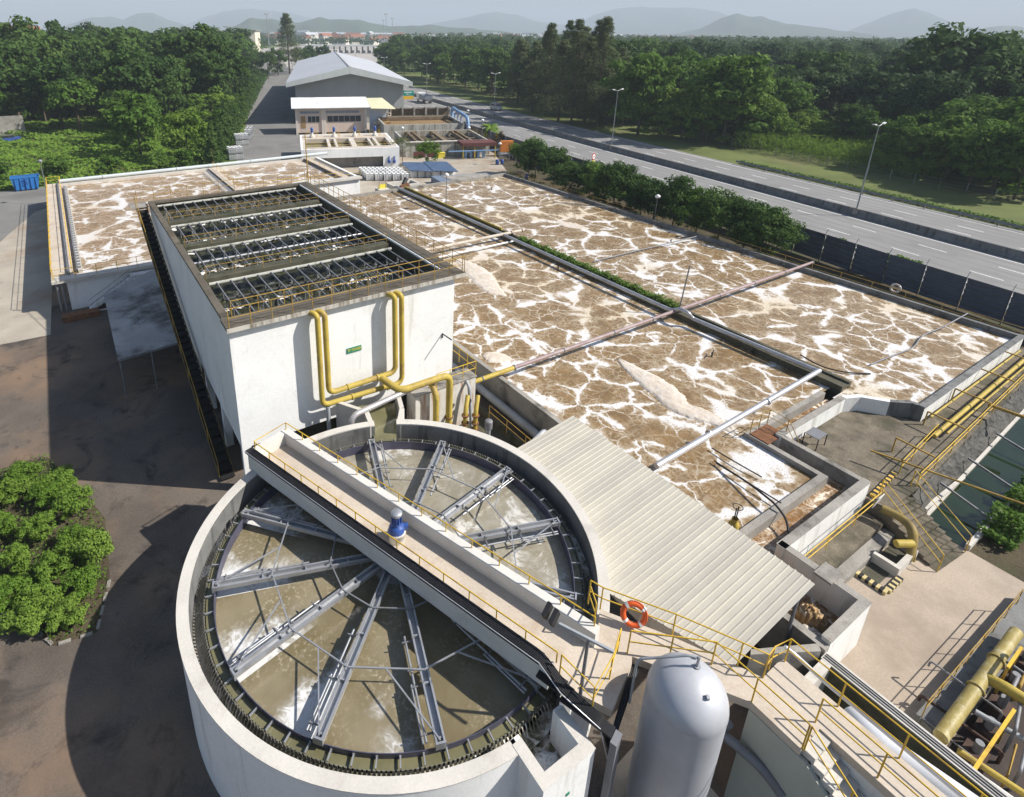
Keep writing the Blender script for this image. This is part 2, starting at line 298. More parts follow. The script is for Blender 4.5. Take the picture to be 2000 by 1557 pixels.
sheet('plant_road', [(23, 97), (38, 92), (46, 116), (66, 180), (98, 270), (150, 430), (128, 440), (84, 290), (54, 194)], 0.004, M_ROADG)
sheet('tan_yard', [(19.5, -6), (34, -6), (32.5, 8), (22, 8.2), (19, 6)], 0.004, M_YARD2)

# highway: two carriageways either side of a concrete median, measured from the lane marks
def med(y):
    return float(np.interp(y, [-60, 0, 20, 31.2, 76.1, 121, 164.7, 225, 300, 420], [76.5, 81.3, 83.8, 85.5, 91.9, 98.8, 106.3, 117.5, 133, 162]))
YS = np.concatenate([np.arange(-60, 140, 6.0), np.arange(140, 421, 20.0)])
def strip(name, o0, o1, z, m, y0=-60, y1=420, parent=None, step=None):
    ys = [y for y in YS if y0 <= y <= y1] if step is None else np.arange(y0, y1+1e-6, step)
    mb = MB(); V = []; F = []
    for i, y in enumerate(ys): V += [(med(y)+o0, y, z), (med(y)+o1, y, z)]
    F = [(2*i, 2*i+1, 2*i+3, 2*i+2) for i in range(len(ys)-1)]
    mb.add(V, F); return struct(name, mb, m, parent)
HN = strip('highway_near_carriageway', -16.6, -0.2, 0.012, M_HWY)
HF = strip('highway_far_carriageway', 0.2, 12.9, 0.012, M_HWY)
for nm, o in (('edge_line', -1.25), ('edge_line', -12.5), ('edge_line', 1.3), ('edge_line', 11.5)):
    strip(nm, o-0.09, o+0.09, 0.016, M_LINE, parent=HN if o < 0 else HF)
n = 0
for o in (-4.6, -8.6, 4.8, 7.9):                                # lane dashes, each a painted mark of its own
    y = -8.0+(o % 1.7)
    while y < 330:
        x0, x1 = med(y)+o, med(y+2.7)+o
        mb = MB(); mb.add([(x0-0.07, y, 0.016), (x0+0.07, y, 0.016), (x1+0.07, y+2.7, 0.016), (x1-0.07, y+2.7, 0.016)], [(0, 1, 2, 3)])
        struct('lane_dash', mb, M_LINE, HN if o < 0 else HF); y += 7.2; n += 1
M_TYRE = mat('tyre_worn_asphalt', (0.205, 0.20, 0.195), 0.85, 0.1, 0.3, dirt=(0.235, 0.23, 0.225), dirt_amt=0.8, dirt_scale=0.5, fine=0.06)
for o in (-2.2, -3.8, -5.8, -7.4, -9.6, -11.3, 2.2, 3.8, 5.6, 7.1, 8.8, 10.4): strip('wheel_track', o-0.22, o+0.22, 0.0145, M_TYRE, parent=HN if o < 0 else HF)
mb = MB()
prof = [(-0.42, 0.0), (-0.36, 0.25), (-0.2, 0.42), (-0.14, 1.0), (0.14, 1.0), (0.2, 0.42), (0.36, 0.25), (0.42, 0.0)]
ys = [y for y in YS if y <= 330]; V = []
for y in ys: V += [(med(y)+px, y, pz+0.012) for px, pz in prof]
mb.add(V, [(i*8+k, i*8+k+1, (i+1)*8+k+1, (i+1)*8+k) for i in range(len(ys)-1) for k in range(7)])
tag(mb.build('median_barrier', M_WETC, org=(med(0), 0, 0)), 'dark stained concrete median barrier between the two carriageways', 'barrier')
strip('verge_lawn', 12.9, 40.0, -0.01, M_LAWN, -60, 300)
strip('fence_strip_soil', -29.0, -16.6, -0.012, M_SOIL, -40, 110)
# guard rail on the far verge
gr = thing('guard_rail', 'long steel guard rail along the far verge of the highway', 'guard rail', (med(20)+12.4, 20, 0))
V = []; ys = [y for y in YS if -40 <= y <= 62]
for y in ys:
    for px, pz in ((0, 0.42), (-0.06, 0.5), (0, 0.58), (-0.06, 0.66), (0, 0.74)): V.append((med(y)+12.3+px+max(0, (y-45)*0.03), y, pz))
mb = MB(); mb.add(V, [(i*5+k, i*5+k+1, (i+1)*5+k+1, (i+1)*5+k) for i in range(len(ys)-1) for k in range(4)]); mb.build('beam', M_STEELD, gr)
pm = data(MB().box(-0.06, 0.06, -0.06, 0.06, 0, 0.72), 'post', M_STEELD)
for y in np.arange(-38, 62, 4.0): inst(pm, 'post', gr, (med(y)+12.45+max(0, (y-45)*0.03), y, 0))

# ------------------------------------------------------------------ hills on the horizon
M_HILL = mat('wooded_hill', (0.045, 0.07, 0.03), 0.95, 0.4, 0.006, dirt=(0.12, 0.10, 0.06), dirt_amt=0.4, dirt_scale=0.004)
def hill(name, prof, D, depth, rough=0.05, seed=1):
    """A ridge whose crest passes through the surveyed skyline at distance D, sloping down in front and behind."""
    rg = np.random.default_rng(seed); us = np.linspace(prof[0][0], prof[-1][0], 120); vsn = np.interp(us, [p[0] for p in prof], [p[1] for p in prof])
    ph = rg.uniform(0, 6, 6); cols = []
    rows = np.linspace(-1, 1, 17)
    V = []
    for i, (u, v) in enumerate(zip(us, vsn)):
        p = far(u, v, D); h = max(p[2], 0.5); base = math.hypot(p[0], p[1])
        h *= 1+rough*sum(math.sin(u*0.021*(k+1)*1.7+ph[k])/(k+1) for k in range(6))
        for t in rows:
            s = 1+t*depth/base; w = (1-abs(t))**1.2*(1+0.25*math.sin(u*0.05+t*5)*(1-abs(t))*abs(t)*3)
            V.append((p[0]*s, p[1]*s, h*w-0.2))
    nr = len(rows)
    F = [(i*nr+k, i*nr+k+1, (i+1)*nr+k+1, (i+1)*nr+k) for i in range(len(us)-1) for k in range(nr-1)]
    o = MB().add(V, F, True).build(name, M_HILL); o['kind'] = 'structure'; return o
hill('hill_far_centre', [(1060, 62), (1110, 52), (1160, 30), (1210, 16), (1250, 13), (1330, 15), (1400, 22), (1450, 40), (1520, 48), (1620, 58), (1680, 64)], 6500, 1500, 0.02, 1)
hill('hill_far_right', [(1640, 68), (1690, 46), (1740, 28), (1785, 17), (1815, 24), (1850, 40), (1900, 54), (1960, 62), (2060, 72)], 6000, 1300, 0.02, 2)
hill('hill_wooded_right', [(1320, 66), (1370, 54), (1410, 36), (1440, 29), (1490, 34), (1530, 42), (1580, 52), (1640, 60), (1720, 68)], 3600, 700, 0.05, 3)
hill('hill_far_middle', [(800, 60), (850, 45), (900, 36), (940, 28), (970, 24), (1010, 28), (1050, 42), (1100, 48), (1150, 58), (1200, 66)], 6200, 1300, 0.02, 4)
hill('hill_far_left', [(350, 52), (400, 34), (440, 22), (490, 17), (540, 21), (600, 34), (680, 46), (760, 56)], 6800, 1400, 0.02, 5)
hill('hill_small_left', [(120, 52), (180, 34), (215, 31), (240, 38), (270, 26), (300, 26), (330, 40), (380, 54)], 5200, 800, 0.03, 6)
hill('hill_wooded_left', [(440, 60), (490, 38), (530, 34), (570, 44), (620, 36), (660, 42), (700, 35), (740, 48), (800, 52), (860, 50), (930, 56), (1000, 64)], 2600, 500, 0.08, 7)
hill('hill_low_right_edge', [(1880, 70), (1930, 54), (1980, 50), (2030, 56), (2100, 72)], 4200, 600, 0.05, 8)
# ------------------------------------------------------------------ frothing water
def froth(name, water, foam, cell=0.36, wide=0.10, fine=1.0, amount=0.0, warm=(0.72, 0.62, 0.50), seed=0.0, rough=0.45):
    """Aerated liquor: brown water, boils bounded by ropes of foam, thinner threads inside each boil."""
    m = bpy.data.materials.new(name); m.use_nodes = True; nt = m.node_tree; b = nt.nodes['Principled BSDF']; N = nt.nodes.new
    g = N('ShaderNodeNewGeometry'); off = N('ShaderNodeVectorMath'); off.operation = 'ADD'; off.inputs[1].default_value = (seed, seed*1.7, 0); L(nt, g.outputs['Position'], off.inputs[0])
    flat = N('ShaderNodeVectorMath'); flat.operation = 'MULTIPLY'; flat.inputs[1].default_value = (1, 1, 0); L(nt, off.outputs[0], flat.inputs[0]); P = flat.outputs[0]
    def noise(sc, det=3, rgh=0.5, vec=P):
        n = N('ShaderNodeTexNoise'); n.inputs['Scale'].default_value = sc; n.inputs['Detail'].default_value = det; n.inputs['Roughness'].default_value = rgh; L(nt, vec, n.inputs['Vector']); return n
    def math2(op, a, b_=None, clamp=False):
        x = N('ShaderNodeMath'); x.operation = op; x.use_clamp = clamp
        for i, q in enumerate((a, b_)):
            if q is None: continue
            if isinstance(q, (int, float)): x.inputs[i].default_value = q
            else: L(nt, q, x.inputs[i])
        return x.outputs[0]
    def ramp(src, a, c, lo=0.0, hi=1.0, smooth=True):
        x = N('ShaderNodeMapRange'); x.interpolation_type = 'SMOOTHSTEP' if smooth else 'LINEAR'; L(nt, src, x.inputs[0])
        for i, q in enumerate((a, c, lo, hi)):
            if isinstance(q, (int, float)): x.inputs[i+1].default_value = q
            else: L(nt, q, x.inputs[i+1])
        return x.outputs[0]
    def warp(sc, amt):
        n = noise(sc, 3, 0.55); s = N('ShaderNodeVectorMath'); s.operation = 'SUBTRACT'; s.inputs[1].default_value = (0.5, 0.5, 0.5); L(nt, n.outputs['Color'], s.inputs[0])
        k = N('ShaderNodeVectorMath'); k.operation = 'SCALE'; k.inputs['Scale'].default_value = amt; L(nt, s.outputs[0], k.inputs[0])
        a_ = N('ShaderNodeVectorMath'); a_.operation = 'ADD'; L(nt, P, a_.inputs[0]); L(nt, k.outputs[0], a_.inputs[1]); return a_.outputs[0]
    def vor(sc, vec, feat='DISTANCE_TO_EDGE'):
        v = N('ShaderNodeTexVoronoi'); v.feature = feat; v.inputs['Scale'].default_value = sc; L(nt, vec, v.inputs['Vector']); return v.outputs['Distance']
    slow = noise(0.10, 2).outputs[0]; ragged = noise(3.2, 4, 0.68).outputs[0]; midn = noise(0.45, 3).outputs[0]
    wa = warp(0.6, 1.3)
    def add_warp(base, sc, amt):
        n = noise(sc, 3, 0.6); k = N('ShaderNodeVectorMath'); k.operation = 'MULTIPLY_ADD'; L(nt, n.outputs['Color'], k.inputs[0]); k.inputs[1].default_value = (amt, amt, 0); L(nt, base, k.inputs[2]); return k.outputs[0]
    w1 = add_warp(wa, 3.4, 0.42); w2 = add_warp(P, 2.2, 0.55)
    zone = ramp(noise(0.13, 2).outputs[0], 0.46, 0.54)
    def blend(x, y):
        q = N('ShaderNodeMix'); q.data_type = 'FLOAT'; L(nt, zone, q.inputs[0]); L(nt, x, q.inputs[2]); L(nt, y, q.inputs[3]); return q.outputs[0]
    F1 = blend(vor(cell*0.72, w1, 'F1'), vor(cell*1.25, w1, 'F1')); e1 = blend(vor(cell*0.72, w1), vor(cell*1.25, w1)); e2 = vor(cell*2.3, w2); e3 = vor(cell*5.5, w2)
    shift = math2('ADD', math2('MULTIPLY', math2('SUBTRACT', slow, 0.5), 0.8), math2('MULTIPLY', math2('SUBTRACT', ragged, 0.5), 0.45))
    th = math2('SUBTRACT', 0.95-wide*0.9, shift)
    fA = ramp(F1, th, math2('ADD', th, 0.20))
    wl = math2('ADD', ramp(midn, 0.40, 0.68, 0.0, wide*0.95), math2('MULTIPLY', math2('SUBTRACT', ragged, 0.5), wide*0.5))
    fB = ramp(e1, math2('MULTIPLY', wl, 0.2), math2('ADD', math2('MULTIPLY', wl, 1.5), 0.04), 1, 0)
    film = math2('MULTIPLY', ramp(e1, 0.02, 0.30, 0.55, 0.0), ramp(ragged, 0.42, 0.62))
    f2 = math2('MULTIPLY', ramp(e2, 0.0, 0.055, 1, 0), ramp(midn, 0.36, 0.62, 0.12, 0.85))
    f3 = math2('MULTIPLY', math2('MULTIPLY', ramp(e3, 0.0, 0.085, 1, 0), ramp(noise(1.1, 3).outputs[0], 0.42, 0.62)), 0.60*fine)
    tot = math2('MAXIMUM', math2('MAXIMUM', math2('MAXIMUM', fA, fB), f2), math2('MAXIMUM', f3, film))
    if amount: tot = math2('MAXIMUM', tot, ramp(slow, 0.62-amount*0.3, 0.8-amount*0.3, 0, 0.95))
    tot = math2('MULTIPLY', tot, ramp(noise(11.0, 3, 0.65).outputs[0], 0.28, 0.58, 0.55, 1.0), True)
    fc = N('ShaderNodeMix'); fc.data_type = 'RGBA'; L(nt, ramp(slow, 0.52, 0.66), fc.inputs[0]); fc.inputs[6].default_value = (*foam, 1); fc.inputs[7].default_value = (*warm, 1)
    wc = N('ShaderNodeMix'); wc.data_type = 'RGBA'; L(nt, ramp(noise(0.9, 4, 0.65).outputs[0], 0.3, 0.7), wc.inputs[0]); wc.inputs[6].default_value = (*[c*0.82 for c in water], 1); wc.inputs[7].default_value = (*[c*1.25 for c in water], 1)
    tan = [w_*0.55+f_*0.45 for w_, f_ in zip(water, warm)]
    m1 = N('ShaderNodeMix'); m1.data_type = 'RGBA'; L(nt, math2('MULTIPLY', tot, 2.0, True), m1.inputs[0]); L(nt, wc.outputs[2], m1.inputs[6]); m1.inputs[7].default_value = (*tan, 1)
    mx = N('ShaderNodeMix'); mx.data_type = 'RGBA'; L(nt, ramp(tot, 0.42, 0.88), mx.inputs[0]); L(nt, m1.outputs[2], mx.inputs[6]); L(nt, fc.outputs[2], mx.inputs[7]); L(nt, mx.outputs[2], b.inputs['Base Color'])
    L(nt, ramp(tot, 0, 1, rough*0.55, 0.9), b.inputs['Roughness']); b.inputs['Specular IOR Level'].default_value = 0.35
    hb = noise(4.0, 3, 0.62).outputs[0]
    bp = N('ShaderNodeBump'); bp.inputs['Strength'].default_value = 0.5; bp.inputs['Distance'].default_value = 0.09; L(nt, hb, bp.inputs['Height']); L(nt, bp.outputs[0], b.inputs['Normal'])
    return m
M_LIQ = froth('aeration_liquor', (0.215, 0.138, 0.062), (0.66, 0.65, 0.65), wide=0.135, seed=3.0, warm=(0.60, 0.52, 0.40))
M_LIQ2 = froth('pond_liquor', (0.265, 0.17, 0.085), (0.63, 0.62, 0.61), cell=0.30, wide=0.16, seed=21.0, warm=(0.58, 0.50, 0.41))
M_LIQ3 = froth('channel_liquor', (0.20, 0.105, 0.035), (0.74, 0.70, 0.62), cell=0.5, wide=0.03, fine=0.9, seed=40.0)
def clarifier_mat():
    m = bpy.data.materials.new('clarifier_water'); m.use_nodes = True; nt = m.node_tree; b = nt.nodes['Principled BSDF']; N = nt.nodes.new
    g = N('ShaderNodeNewGeometry'); c = N('ShaderNodeVectorMath'); c.operation = 'SUBTRACT'; c.inputs[1].default_value = (8.0075, 14.805, 3.2); L(nt, g.outputs['Position'], c.inputs[0]); P = c.outputs[0]
    sx = N('ShaderNodeSeparateXYZ'); L(nt, P, sx.inputs[0])
    def M(op, *q, clamp=False):
        x = N('ShaderNodeMath'); x.operation = op; x.use_clamp = clamp
        for i, v in enumerate(q):
            if isinstance(v, (int, float)): x.inputs[i].default_value = v
            else: L(nt, v, x.inputs[i])
        return x.outputs[0]
    def ramp(src, a, c_, lo=0.0, hi=1.0):
        x = N('ShaderNodeMapRange'); x.interpolation_type = 'SMOOTHSTEP'; L(nt, src, x.inputs[0])
        for i, q in enumerate((a, c_, lo, hi)): x.inputs[i+1].default_value = q
        return x.outputs[0]
    def noise(sc, det=3, rg=0.55, dist=0.0, vec=P):
        n = N('ShaderNodeTexNoise'); n.inputs['Scale'].default_value = sc; n.inputs['Detail'].default_value = det; n.inputs['Roughness'].default_value = rg; n.inputs['Distortion'].default_value = dist; L(nt, vec, n.inputs['Vector']); return n.outputs[0]
    def mix(f, a, c_):
        x = N('ShaderNodeMix'); x.data_type = 'RGBA'; L(nt, f, x.inputs[0])
        for i, q in ((6, a), (7, c_)):
            if isinstance(q, tuple): x.inputs[i].default_value = (*q, 1)
            else: L(nt, q, x.inputs[i])
        return x.outputs[2]
    ang = M('ARCTAN2', sx.outputs['Y'], sx.outputs['X']); rad = N('ShaderNodeVectorMath'); rad.operation = 'LENGTH'; L(nt, P, rad.inputs[0]); rad = rad.outputs['Value']
    fan = M('FRACT', M('ADD', M('DIVIDE', M('SUBTRACT', ang, R(11.7)), PI/6), 24.0))
    wig = noise(0.8, 3, 0.6); side = M('ADD', M('MULTIPLY', sx.outputs['X'], -0.9), M('MULTIPLY', sx.outputs['Y'], 0.15))
    left = ramp(M('ADD', side, M('MULTIPLY', M('SUBTRACT', wig, 0.5), 5.0)), 1.2, 3.6)
    back = ramp(M('ADD', M('ADD', M('MULTIPLY', sx.outputs['X'], 0.944), M('MULTIPLY', sx.outputs['Y'], 0.329)), 0.0), 0.5, 1.6)
    strand = ramp(noise(2.4, 4, 0.7, 1.6), 0.40, 0.66)
    wash = M('MULTIPLY', M('MULTIPLY', ramp(M('ADD', fan, M('MULTIPLY', M('SUBTRACT', wig, 0.5), 0.9)), 0.40, 0.85), ramp(M('ADD', rad, M('MULTIPLY', M('SUBTRACT', wig, 0.5), 3.0)), 3.2, 6.0)), left)
    wash = M('MULTIPLY', M('MULTIPLY', wash, 2.6), ramp(strand, 0.0, 1.0, 0.35, 1.0), clamp=True)
    swirl = M('MULTIPLY', back, ramp(noise(0.7, 4, 0.62, 2.2), 0.40, 0.70)); patch = M('MULTIPLY', back, ramp(noise(0.55, 5, 0.7, 0.8), 0.54, 0.66))
    scum = M('MULTIPLY', ramp(noise(7.0, 4, 0.7), 0.50, 0.66), ramp(noise(0.5, 3), 0.38, 0.62))
    col = mix(ramp(noise(0.35, 3), 0.35, 0.65), (0.17, 0.138, 0.075), (0.25, 0.212, 0.135))
    col = mix(M('MULTIPLY', scum, 0.8), col, (0.42, 0.37, 0.27)); col = mix(M('MULTIPLY', back, 0.5), col, (0.31, 0.29, 0.24)); col = mix(M('MULTIPLY', swirl, 0.55), col, (0.40, 0.38, 0.33)); col = mix(M('MULTIPLY', patch, 0.8), col, (0.68, 0.67, 0.64)); col = mix(wash, col, (0.66, 0.66, 0.65))
    L(nt, col, b.inputs['Base Color']); L(nt, ramp(M('MAXIMUM', wash, patch), 0, 1, 0.14, 0.7), b.inputs['Roughness']); b.inputs['Specular IOR Level'].default_value = 0.5
    bp = N('ShaderNodeBump'); bp.inputs['Strength'].default_value = 0.25; bp.inputs['Distance'].default_value = 0.04; L(nt, noise(5.0, 3, 0.6), bp.inputs['Height']); L(nt, bp.outputs[0], b.inputs['Normal'])
    return m
M_CLAR = clarifier_mat()
M_LAUN = froth('launder_water', (0.13, 0.125, 0.075), (0.70, 0.69, 0.64), cell=0.7, wide=0.12, fine=1.2, amount=0.4, seed=15.0, rough=0.3)
M_GAPW = mat('still_green_water', (0.16, 0.15, 0.08), 0.15, 0.2, 1.0, bump=0.15, bscale=3, spec=0.5)
M_FOAM = mat('heaped_foam', (0.56, 0.49, 0.41), 0.9, 0.1, 0.8, dirt=(0.64, 0.60, 0.56), dirt_amt=0.8, dirt_scale=2.0, fine=0.1, bump=0.9, bscale=7, dthr=0.48)
M_FOAMW = mat('white_splash', (0.82, 0.81, 0.79), 0.85, 0.08, 2.0, fine=0.1, bump=0.8, bscale=10)
M_SLUDGE = mat('tumbling_brown_froth', (0.42, 0.27, 0.13), 0.6, 0.35, 2.5, dirt=(0.75, 0.70, 0.62), dirt_amt=0.7, dirt_scale=2.5, bump=1.0, bscale=6)
M_GREEN = mat('green_pool_water', (0.012, 0.022, 0.007), 0.06, 0.4, 0.25, dirt=(0.02, 0.026, 0.012), dirt_amt=0.6, dirt_scale=0.3, bump=0.04, bscale=2, spec=0.5)

def water(name, poly, z, m, org=None):
    """A surface tessellated finely enough to carry gentle swell."""
    return sheet(name, poly, z, m)

# ------------------------------------------------------------------ round clarifier
TC = (8.0075, 14.805); RIM = 4.07
ck = thing('clarifier_tank', 'large round white clarifier tank with a thick pale rim in the foreground', 'tank', (TC[0], TC[1], 0))
A0, A1 = R(-93.0), R(-78.5)       # sump opening
I0, I1 = R(61.3), R(69.6)         # inlet gap
def pol(r, a): return (TC[0]+r*math.cos(a), TC[1]+r*math.sin(a))
RI, RO = 7.22, 7.577
def wall_strip(mb, inner, outer, z0, z1):
    n = len(inner)
    V = [(*p, z) for z in (z0, z1) for p in inner]+[(*p, z) for z in (z0, z1) for p in outer]
    F = []
    for i in range(n-1):
        F += [(i+1, i, n+i, n+i+1), (2*n+i, 2*n+i+1, 3*n+i+1, 3*n+i), (n+i, 3*n+i, 3*n+i+1, n+i+1)]
    F += [(0, 2*n, 3*n, n), (n-1, 2*n-1, 4*n-1, 3*n-1)]
    mb.add(V, F)
ns = 120
arcs = [(A1, I0), (I1, A0+2*PI)]
mb = MB()
for (s, e) in arcs:
    k = max(8, int((e-s)/(2*PI)*ns)); an = [s+(e-s)*i/k for i in range(k+1)]
    mb.ring(TC, RI, RO, 0.0, RIM-0.03, k, s, e)
mb.build('wall', M_WHITE, ck)
mb = MB()
for (s, e) in arcs:
    k = max(8, int((e-s)/(2*PI)*ns)); mb.ring(TC, RI-0.012, RO+0.012, RIM-0.03, RIM, k, s, e)
mb.build('rim', M_RIM, ck)
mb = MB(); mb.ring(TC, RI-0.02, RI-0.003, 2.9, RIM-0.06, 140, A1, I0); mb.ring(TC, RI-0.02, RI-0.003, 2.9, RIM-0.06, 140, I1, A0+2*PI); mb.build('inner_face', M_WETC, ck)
# outlet sump box that breaks out of the ring
SX0, SX1, SY = 7.50, 9.33, 6.28
mb = MB(); mb.box(SX0, SX0+0.3, SY, 7.62, 0, RIM).box(SX0+0.3, SX1-0.3, SY, SY+0.3, 0, RIM).box(SX1-0.3, SX1, SY, 7.58, 0, RIM); mb.build('sump_wall', M_WHITE, ck)
mb = MB(); mb.box(SX0-0.01, SX0+0.31, SY-0.01, 7.5, RIM, RIM+0.012).box(SX0+0.31, SX1-0.31, SY-0.01, SY+0.31, RIM, RIM+0.012).box(SX1-0.31, SX1+0.01, SY-0.01, 7.5, RIM, RIM+0.012); mb.build('sump_rim', M_RIM, ck)
# liquid surfaces
mb = MB(); mb.lathe([(0.02, 3.2), (2, 3.2), (4, 3.2), (6.44, 3.2)], TC, 96, smooth=False); w = struct('clarifier_water', mb, M_CLAR)
mb = MB(); mb.lathe([(6.46, 3.42), (6.74, 3.42)], TC, 96); struct('weir_gap_water', mb, M_GAPW)
mb = MB(); mb.lathe([(6.80, 3.02), (7.24, 3.02)], TC, 96); struct('launder_water', mb, M_LAUN)
mb = MB(); mb.add([(SX0+0.2, SY+0.2, 2.75), (SX1-0.2, SY+0.2, 2.75), (SX1-0.2, 7.9, 2.75), (SX0+0.2, 7.9, 2.75)], [(0, 1, 2, 3)]); struct('sump_water', mb, M_LAUN)
# launder floor and trough, scum baffle, notched weir
mb = MB(); mb.ring(TC, 6.72, 6.82, 2.5, 3.30, 96, A1, A0+2*PI); mb.build('launder_wall', mat('grey_weir_plate', (0.17, 0.165, 0.135), 0.7, 0.25, 1.5, dirt=(0.06, 0.06, 0.035), dirt_amt=0.7, dirt_scale=1.5), ck)
M_BAFF = mat('dark_blue_baffle', (0.10, 0.10, 0.15), 0.4, 0.2, 2.0, metal=0.3)
mb = MB(); mb.ring(TC, 6.442, 6.465, 3.1, 3.63, 120); mb.build('scum_baffle', M_BAFF, ck)
mb = MB(); nt_ = 330
for k in range(nt_):                      # notched weir plate: a tooth, a gap
    a_ = 2*PI*k/nt_; 
    for r_ in (6.77,):
        p0, p1 = pol(r_, a_), pol(r_, a_+2*PI/nt_*0.52); q0, q1 = pol(r_+0.035, a_), pol(r_+0.035, a_+2*PI/nt_*0.52)
        mb.prism([p0, p1, q1, q0], 3.30, 3.52)
M_WEIR = mat('grey_weir_plate', (0.17, 0.165, 0.135), 0.7, 0.25, 1.5, dirt=(0.06, 0.06, 0.035), dirt_amt=0.7, dirt_scale=1.5)
o = mb.build('weir_teeth', M_WEIR, ck); o['kind'] = 'stuff'
mb = MB(); rg = random.Random(3)          # water spilling through the notches
for k in range(nt_):
    a_ = 2*PI*(k+0.76)/nt_; wdt = 2*PI/nt_*0.16; o_ = rg.uniform(0.10, 0.2)
    P_ = [(6.805, 3.40), (6.86, 3.36), (6.84+o_*0.6, 3.2), (6.84+o_, 3.03)]
    V = [(*pol(r_, a_+s_*wdt), z_) for r_, z_ in P_ for s_ in (-1, 1)]
    mb.add(V, [(2*i, 2*i+1, 2*i+3, 2*i+2) for i in range(3)])
o = mb.build('weir_spill', M_LAUN, ck); o['kind'] = 'stuff'
br = data(MB().box(0, 0.30, -0.018, 0.018, -0.02, 0.04).box(0.0, 0.02, -0.03, 0.03, -0.16, 0.05), 'bracket', M_STEEL)
for k in range(64):
    a_ = 2*PI*k/64; inst(br, 'bracket', ck, (*pol(6.465, a_), 3.52), (0, 0, a_))

# rotating scraper arms
rk = thing('scraper_rake', 'rotating steel scraper rake with twelve radial arms over the clarifier water', 'rake', (TC[0], TC[1], 3.4))
ARM = MB(); ARM.box(0.7, 6.46, -0.14, -0.085, 3.68, 3.84).box(0.7, 6.46, 0.085, 0.14, 3.68, 3.84).box(0.7, 6.46, -0.085, 0.085, 3.68, 3.70)
for r_ in np.arange(1.8, 6.4, 1.5): ARM.box(r_, r_+0.05, -0.085, 0.085, 3.70, 3.80)
ARM.box(6.46, 6.52, -0.15, 0.15, 3.62, 3.86)
arm_me = data(ARM, 'arm', M_STEEL)
PIPE = MB().tube([(3.2, -0.36, 3.66), (6.3, -0.36, 3.66)], 0.035, 8)
pipe_me = data(PIPE, 'skimmer_pipe', M_STEEL)
pipe2_me = data(MB().tube([(4.7, -0.45, 3.64), (6.3, -0.45, 3.64)], 0.03, 8), 'skimmer_rail', M_STEEL)
hang_me = data(MB().box(0, 0.035, -0.48, -0.1, 3.68, 3.72).box(-0.015, 0.05, -0.16, -0.1, 3.66, 3.87), 'hanger', M_STEELD)
OFF = R(11.7)
for k in range(12):
    a_ = OFF+k*PI/6
    arm = inst(arm_me, 'arm', rk, (TC[0], TC[1], 0), (0, 0, a_)); WLOC[arm.name] = (TC[0], TC[1], 0)
    for me_, nm in ((pipe_me, 'skimmer_pipe'), (pipe2_me, 'skimmer_rail'))+tuple((hang_me, r_) for r_ in (3.4, 4.3, 4.8, 6.1)):
        o = bpy.data.objects.new(nm if isinstance(nm, str) else 'hanger', me_); COL.objects.link(o); o.parent = arm
        if not isinstance(nm, str): o.location.x = nm
    for r_, z_ in ((4.5, 3.87), (2.45, 3.87)):
        MB().bar((*pol(r_, a_), z_), (*pol(r_, a_+PI/6), z_), 0.042).build('tie', M_STEELD if r_ < 3 else M_STEEL, rk)
    m_ = pol(4.5*math.cos(PI/12), a_+PI/12)
    MB().bar((*m_, 3.86), (*pol(6.42, a_+PI/6), 3.84), 0.04).build('brace', M_STEEL, rk)
MB().lathe([(0.9, 2.2), (0.9, 3.9), (0.55, 4.0), (0.55, 4.2)], TC, 32).build('hub', M_STEELD, rk)

# ------------------------------------------------------------------ bridge over the clarifier
BD = Vector((0.329, -0.944, 0)).normalized(); BN = Vector((0.944, 0.329, 0)).normalized()
def bpnt(s, n, z): return (TC[0]+BD.x*s+BN.x*n, TC[1]+BD.y*s+BN.y*n, z)
def bquad(s0, s1, n0, n1): return [bpnt(s0, n0, 0)[:2], bpnt(s1, n0, 0)[:2], bpnt(s1, n1, 0)[:2], bpnt(s0, n1, 0)[:2]]
FL = 4.36; PT = 4.92; S0, S1 = -7.75, 7.35
bg_ = thing('access_bridge', 'pale concrete access bridge crossing the round clarifier tank', 'bridge', bpnt(0, 0, 3.9))
mb = MB(); mb.prism(bquad(S0+0.3, S1+0.1, -0.7, 0.78), 4.16, FL); mb.build('deck', M_BEIGE, bg_)
M_BRW = mat('bridge_white', (0.62, 0.60, 0.56), 0.85, 0.06, 0.8, dirt=(0.45, 0.41, 0.36), dirt_amt=0.4, dirt_scale=0.8, fine=0.04)
mb = MB(); mb.prism(bquad(S0, S1, 0.78, 1.12), 3.98, PT); mb.build('parapet', M_BRW, bg_)
mb = MB(); mb.prism(bquad(S0, S1-0.6, -0.98, -0.7), 3.98, PT-0.1); mb.build('parapet', M_BRW, bg_)
mb = MB(); mb.prism(bquad(S0, S0+0.3, -0.7, 0.78), 3.98, PT); mb.build('end_wall', M_BRW, bg_)
tr = thing('cable_tray', 'black cable tray with shiny edge running along the near side of the bridge', 'cable tray', bpnt(0, -0.95, PT))
mb = MB(); mb.prism(bquad(S0-0.05, S1-0.9, -1.06, -0.72), PT-0.098, PT+0.03); mb.build('tray', M_BLACK, tr)
mb = MB(); mb.tube([bpnt(S0-0.05, -1.075, PT+0.02), bpnt(S1-0.9, -1.075, PT+0.02), bpnt(S1-0.1, -1.2, PT-0.35), bpnt(S1+1.1, -1.25, PT-0.5), bpnt(S1+1.55, -1.3, 3.2)], 0.018, 6); mb.build('edge_strip', M_SILVER, tr)
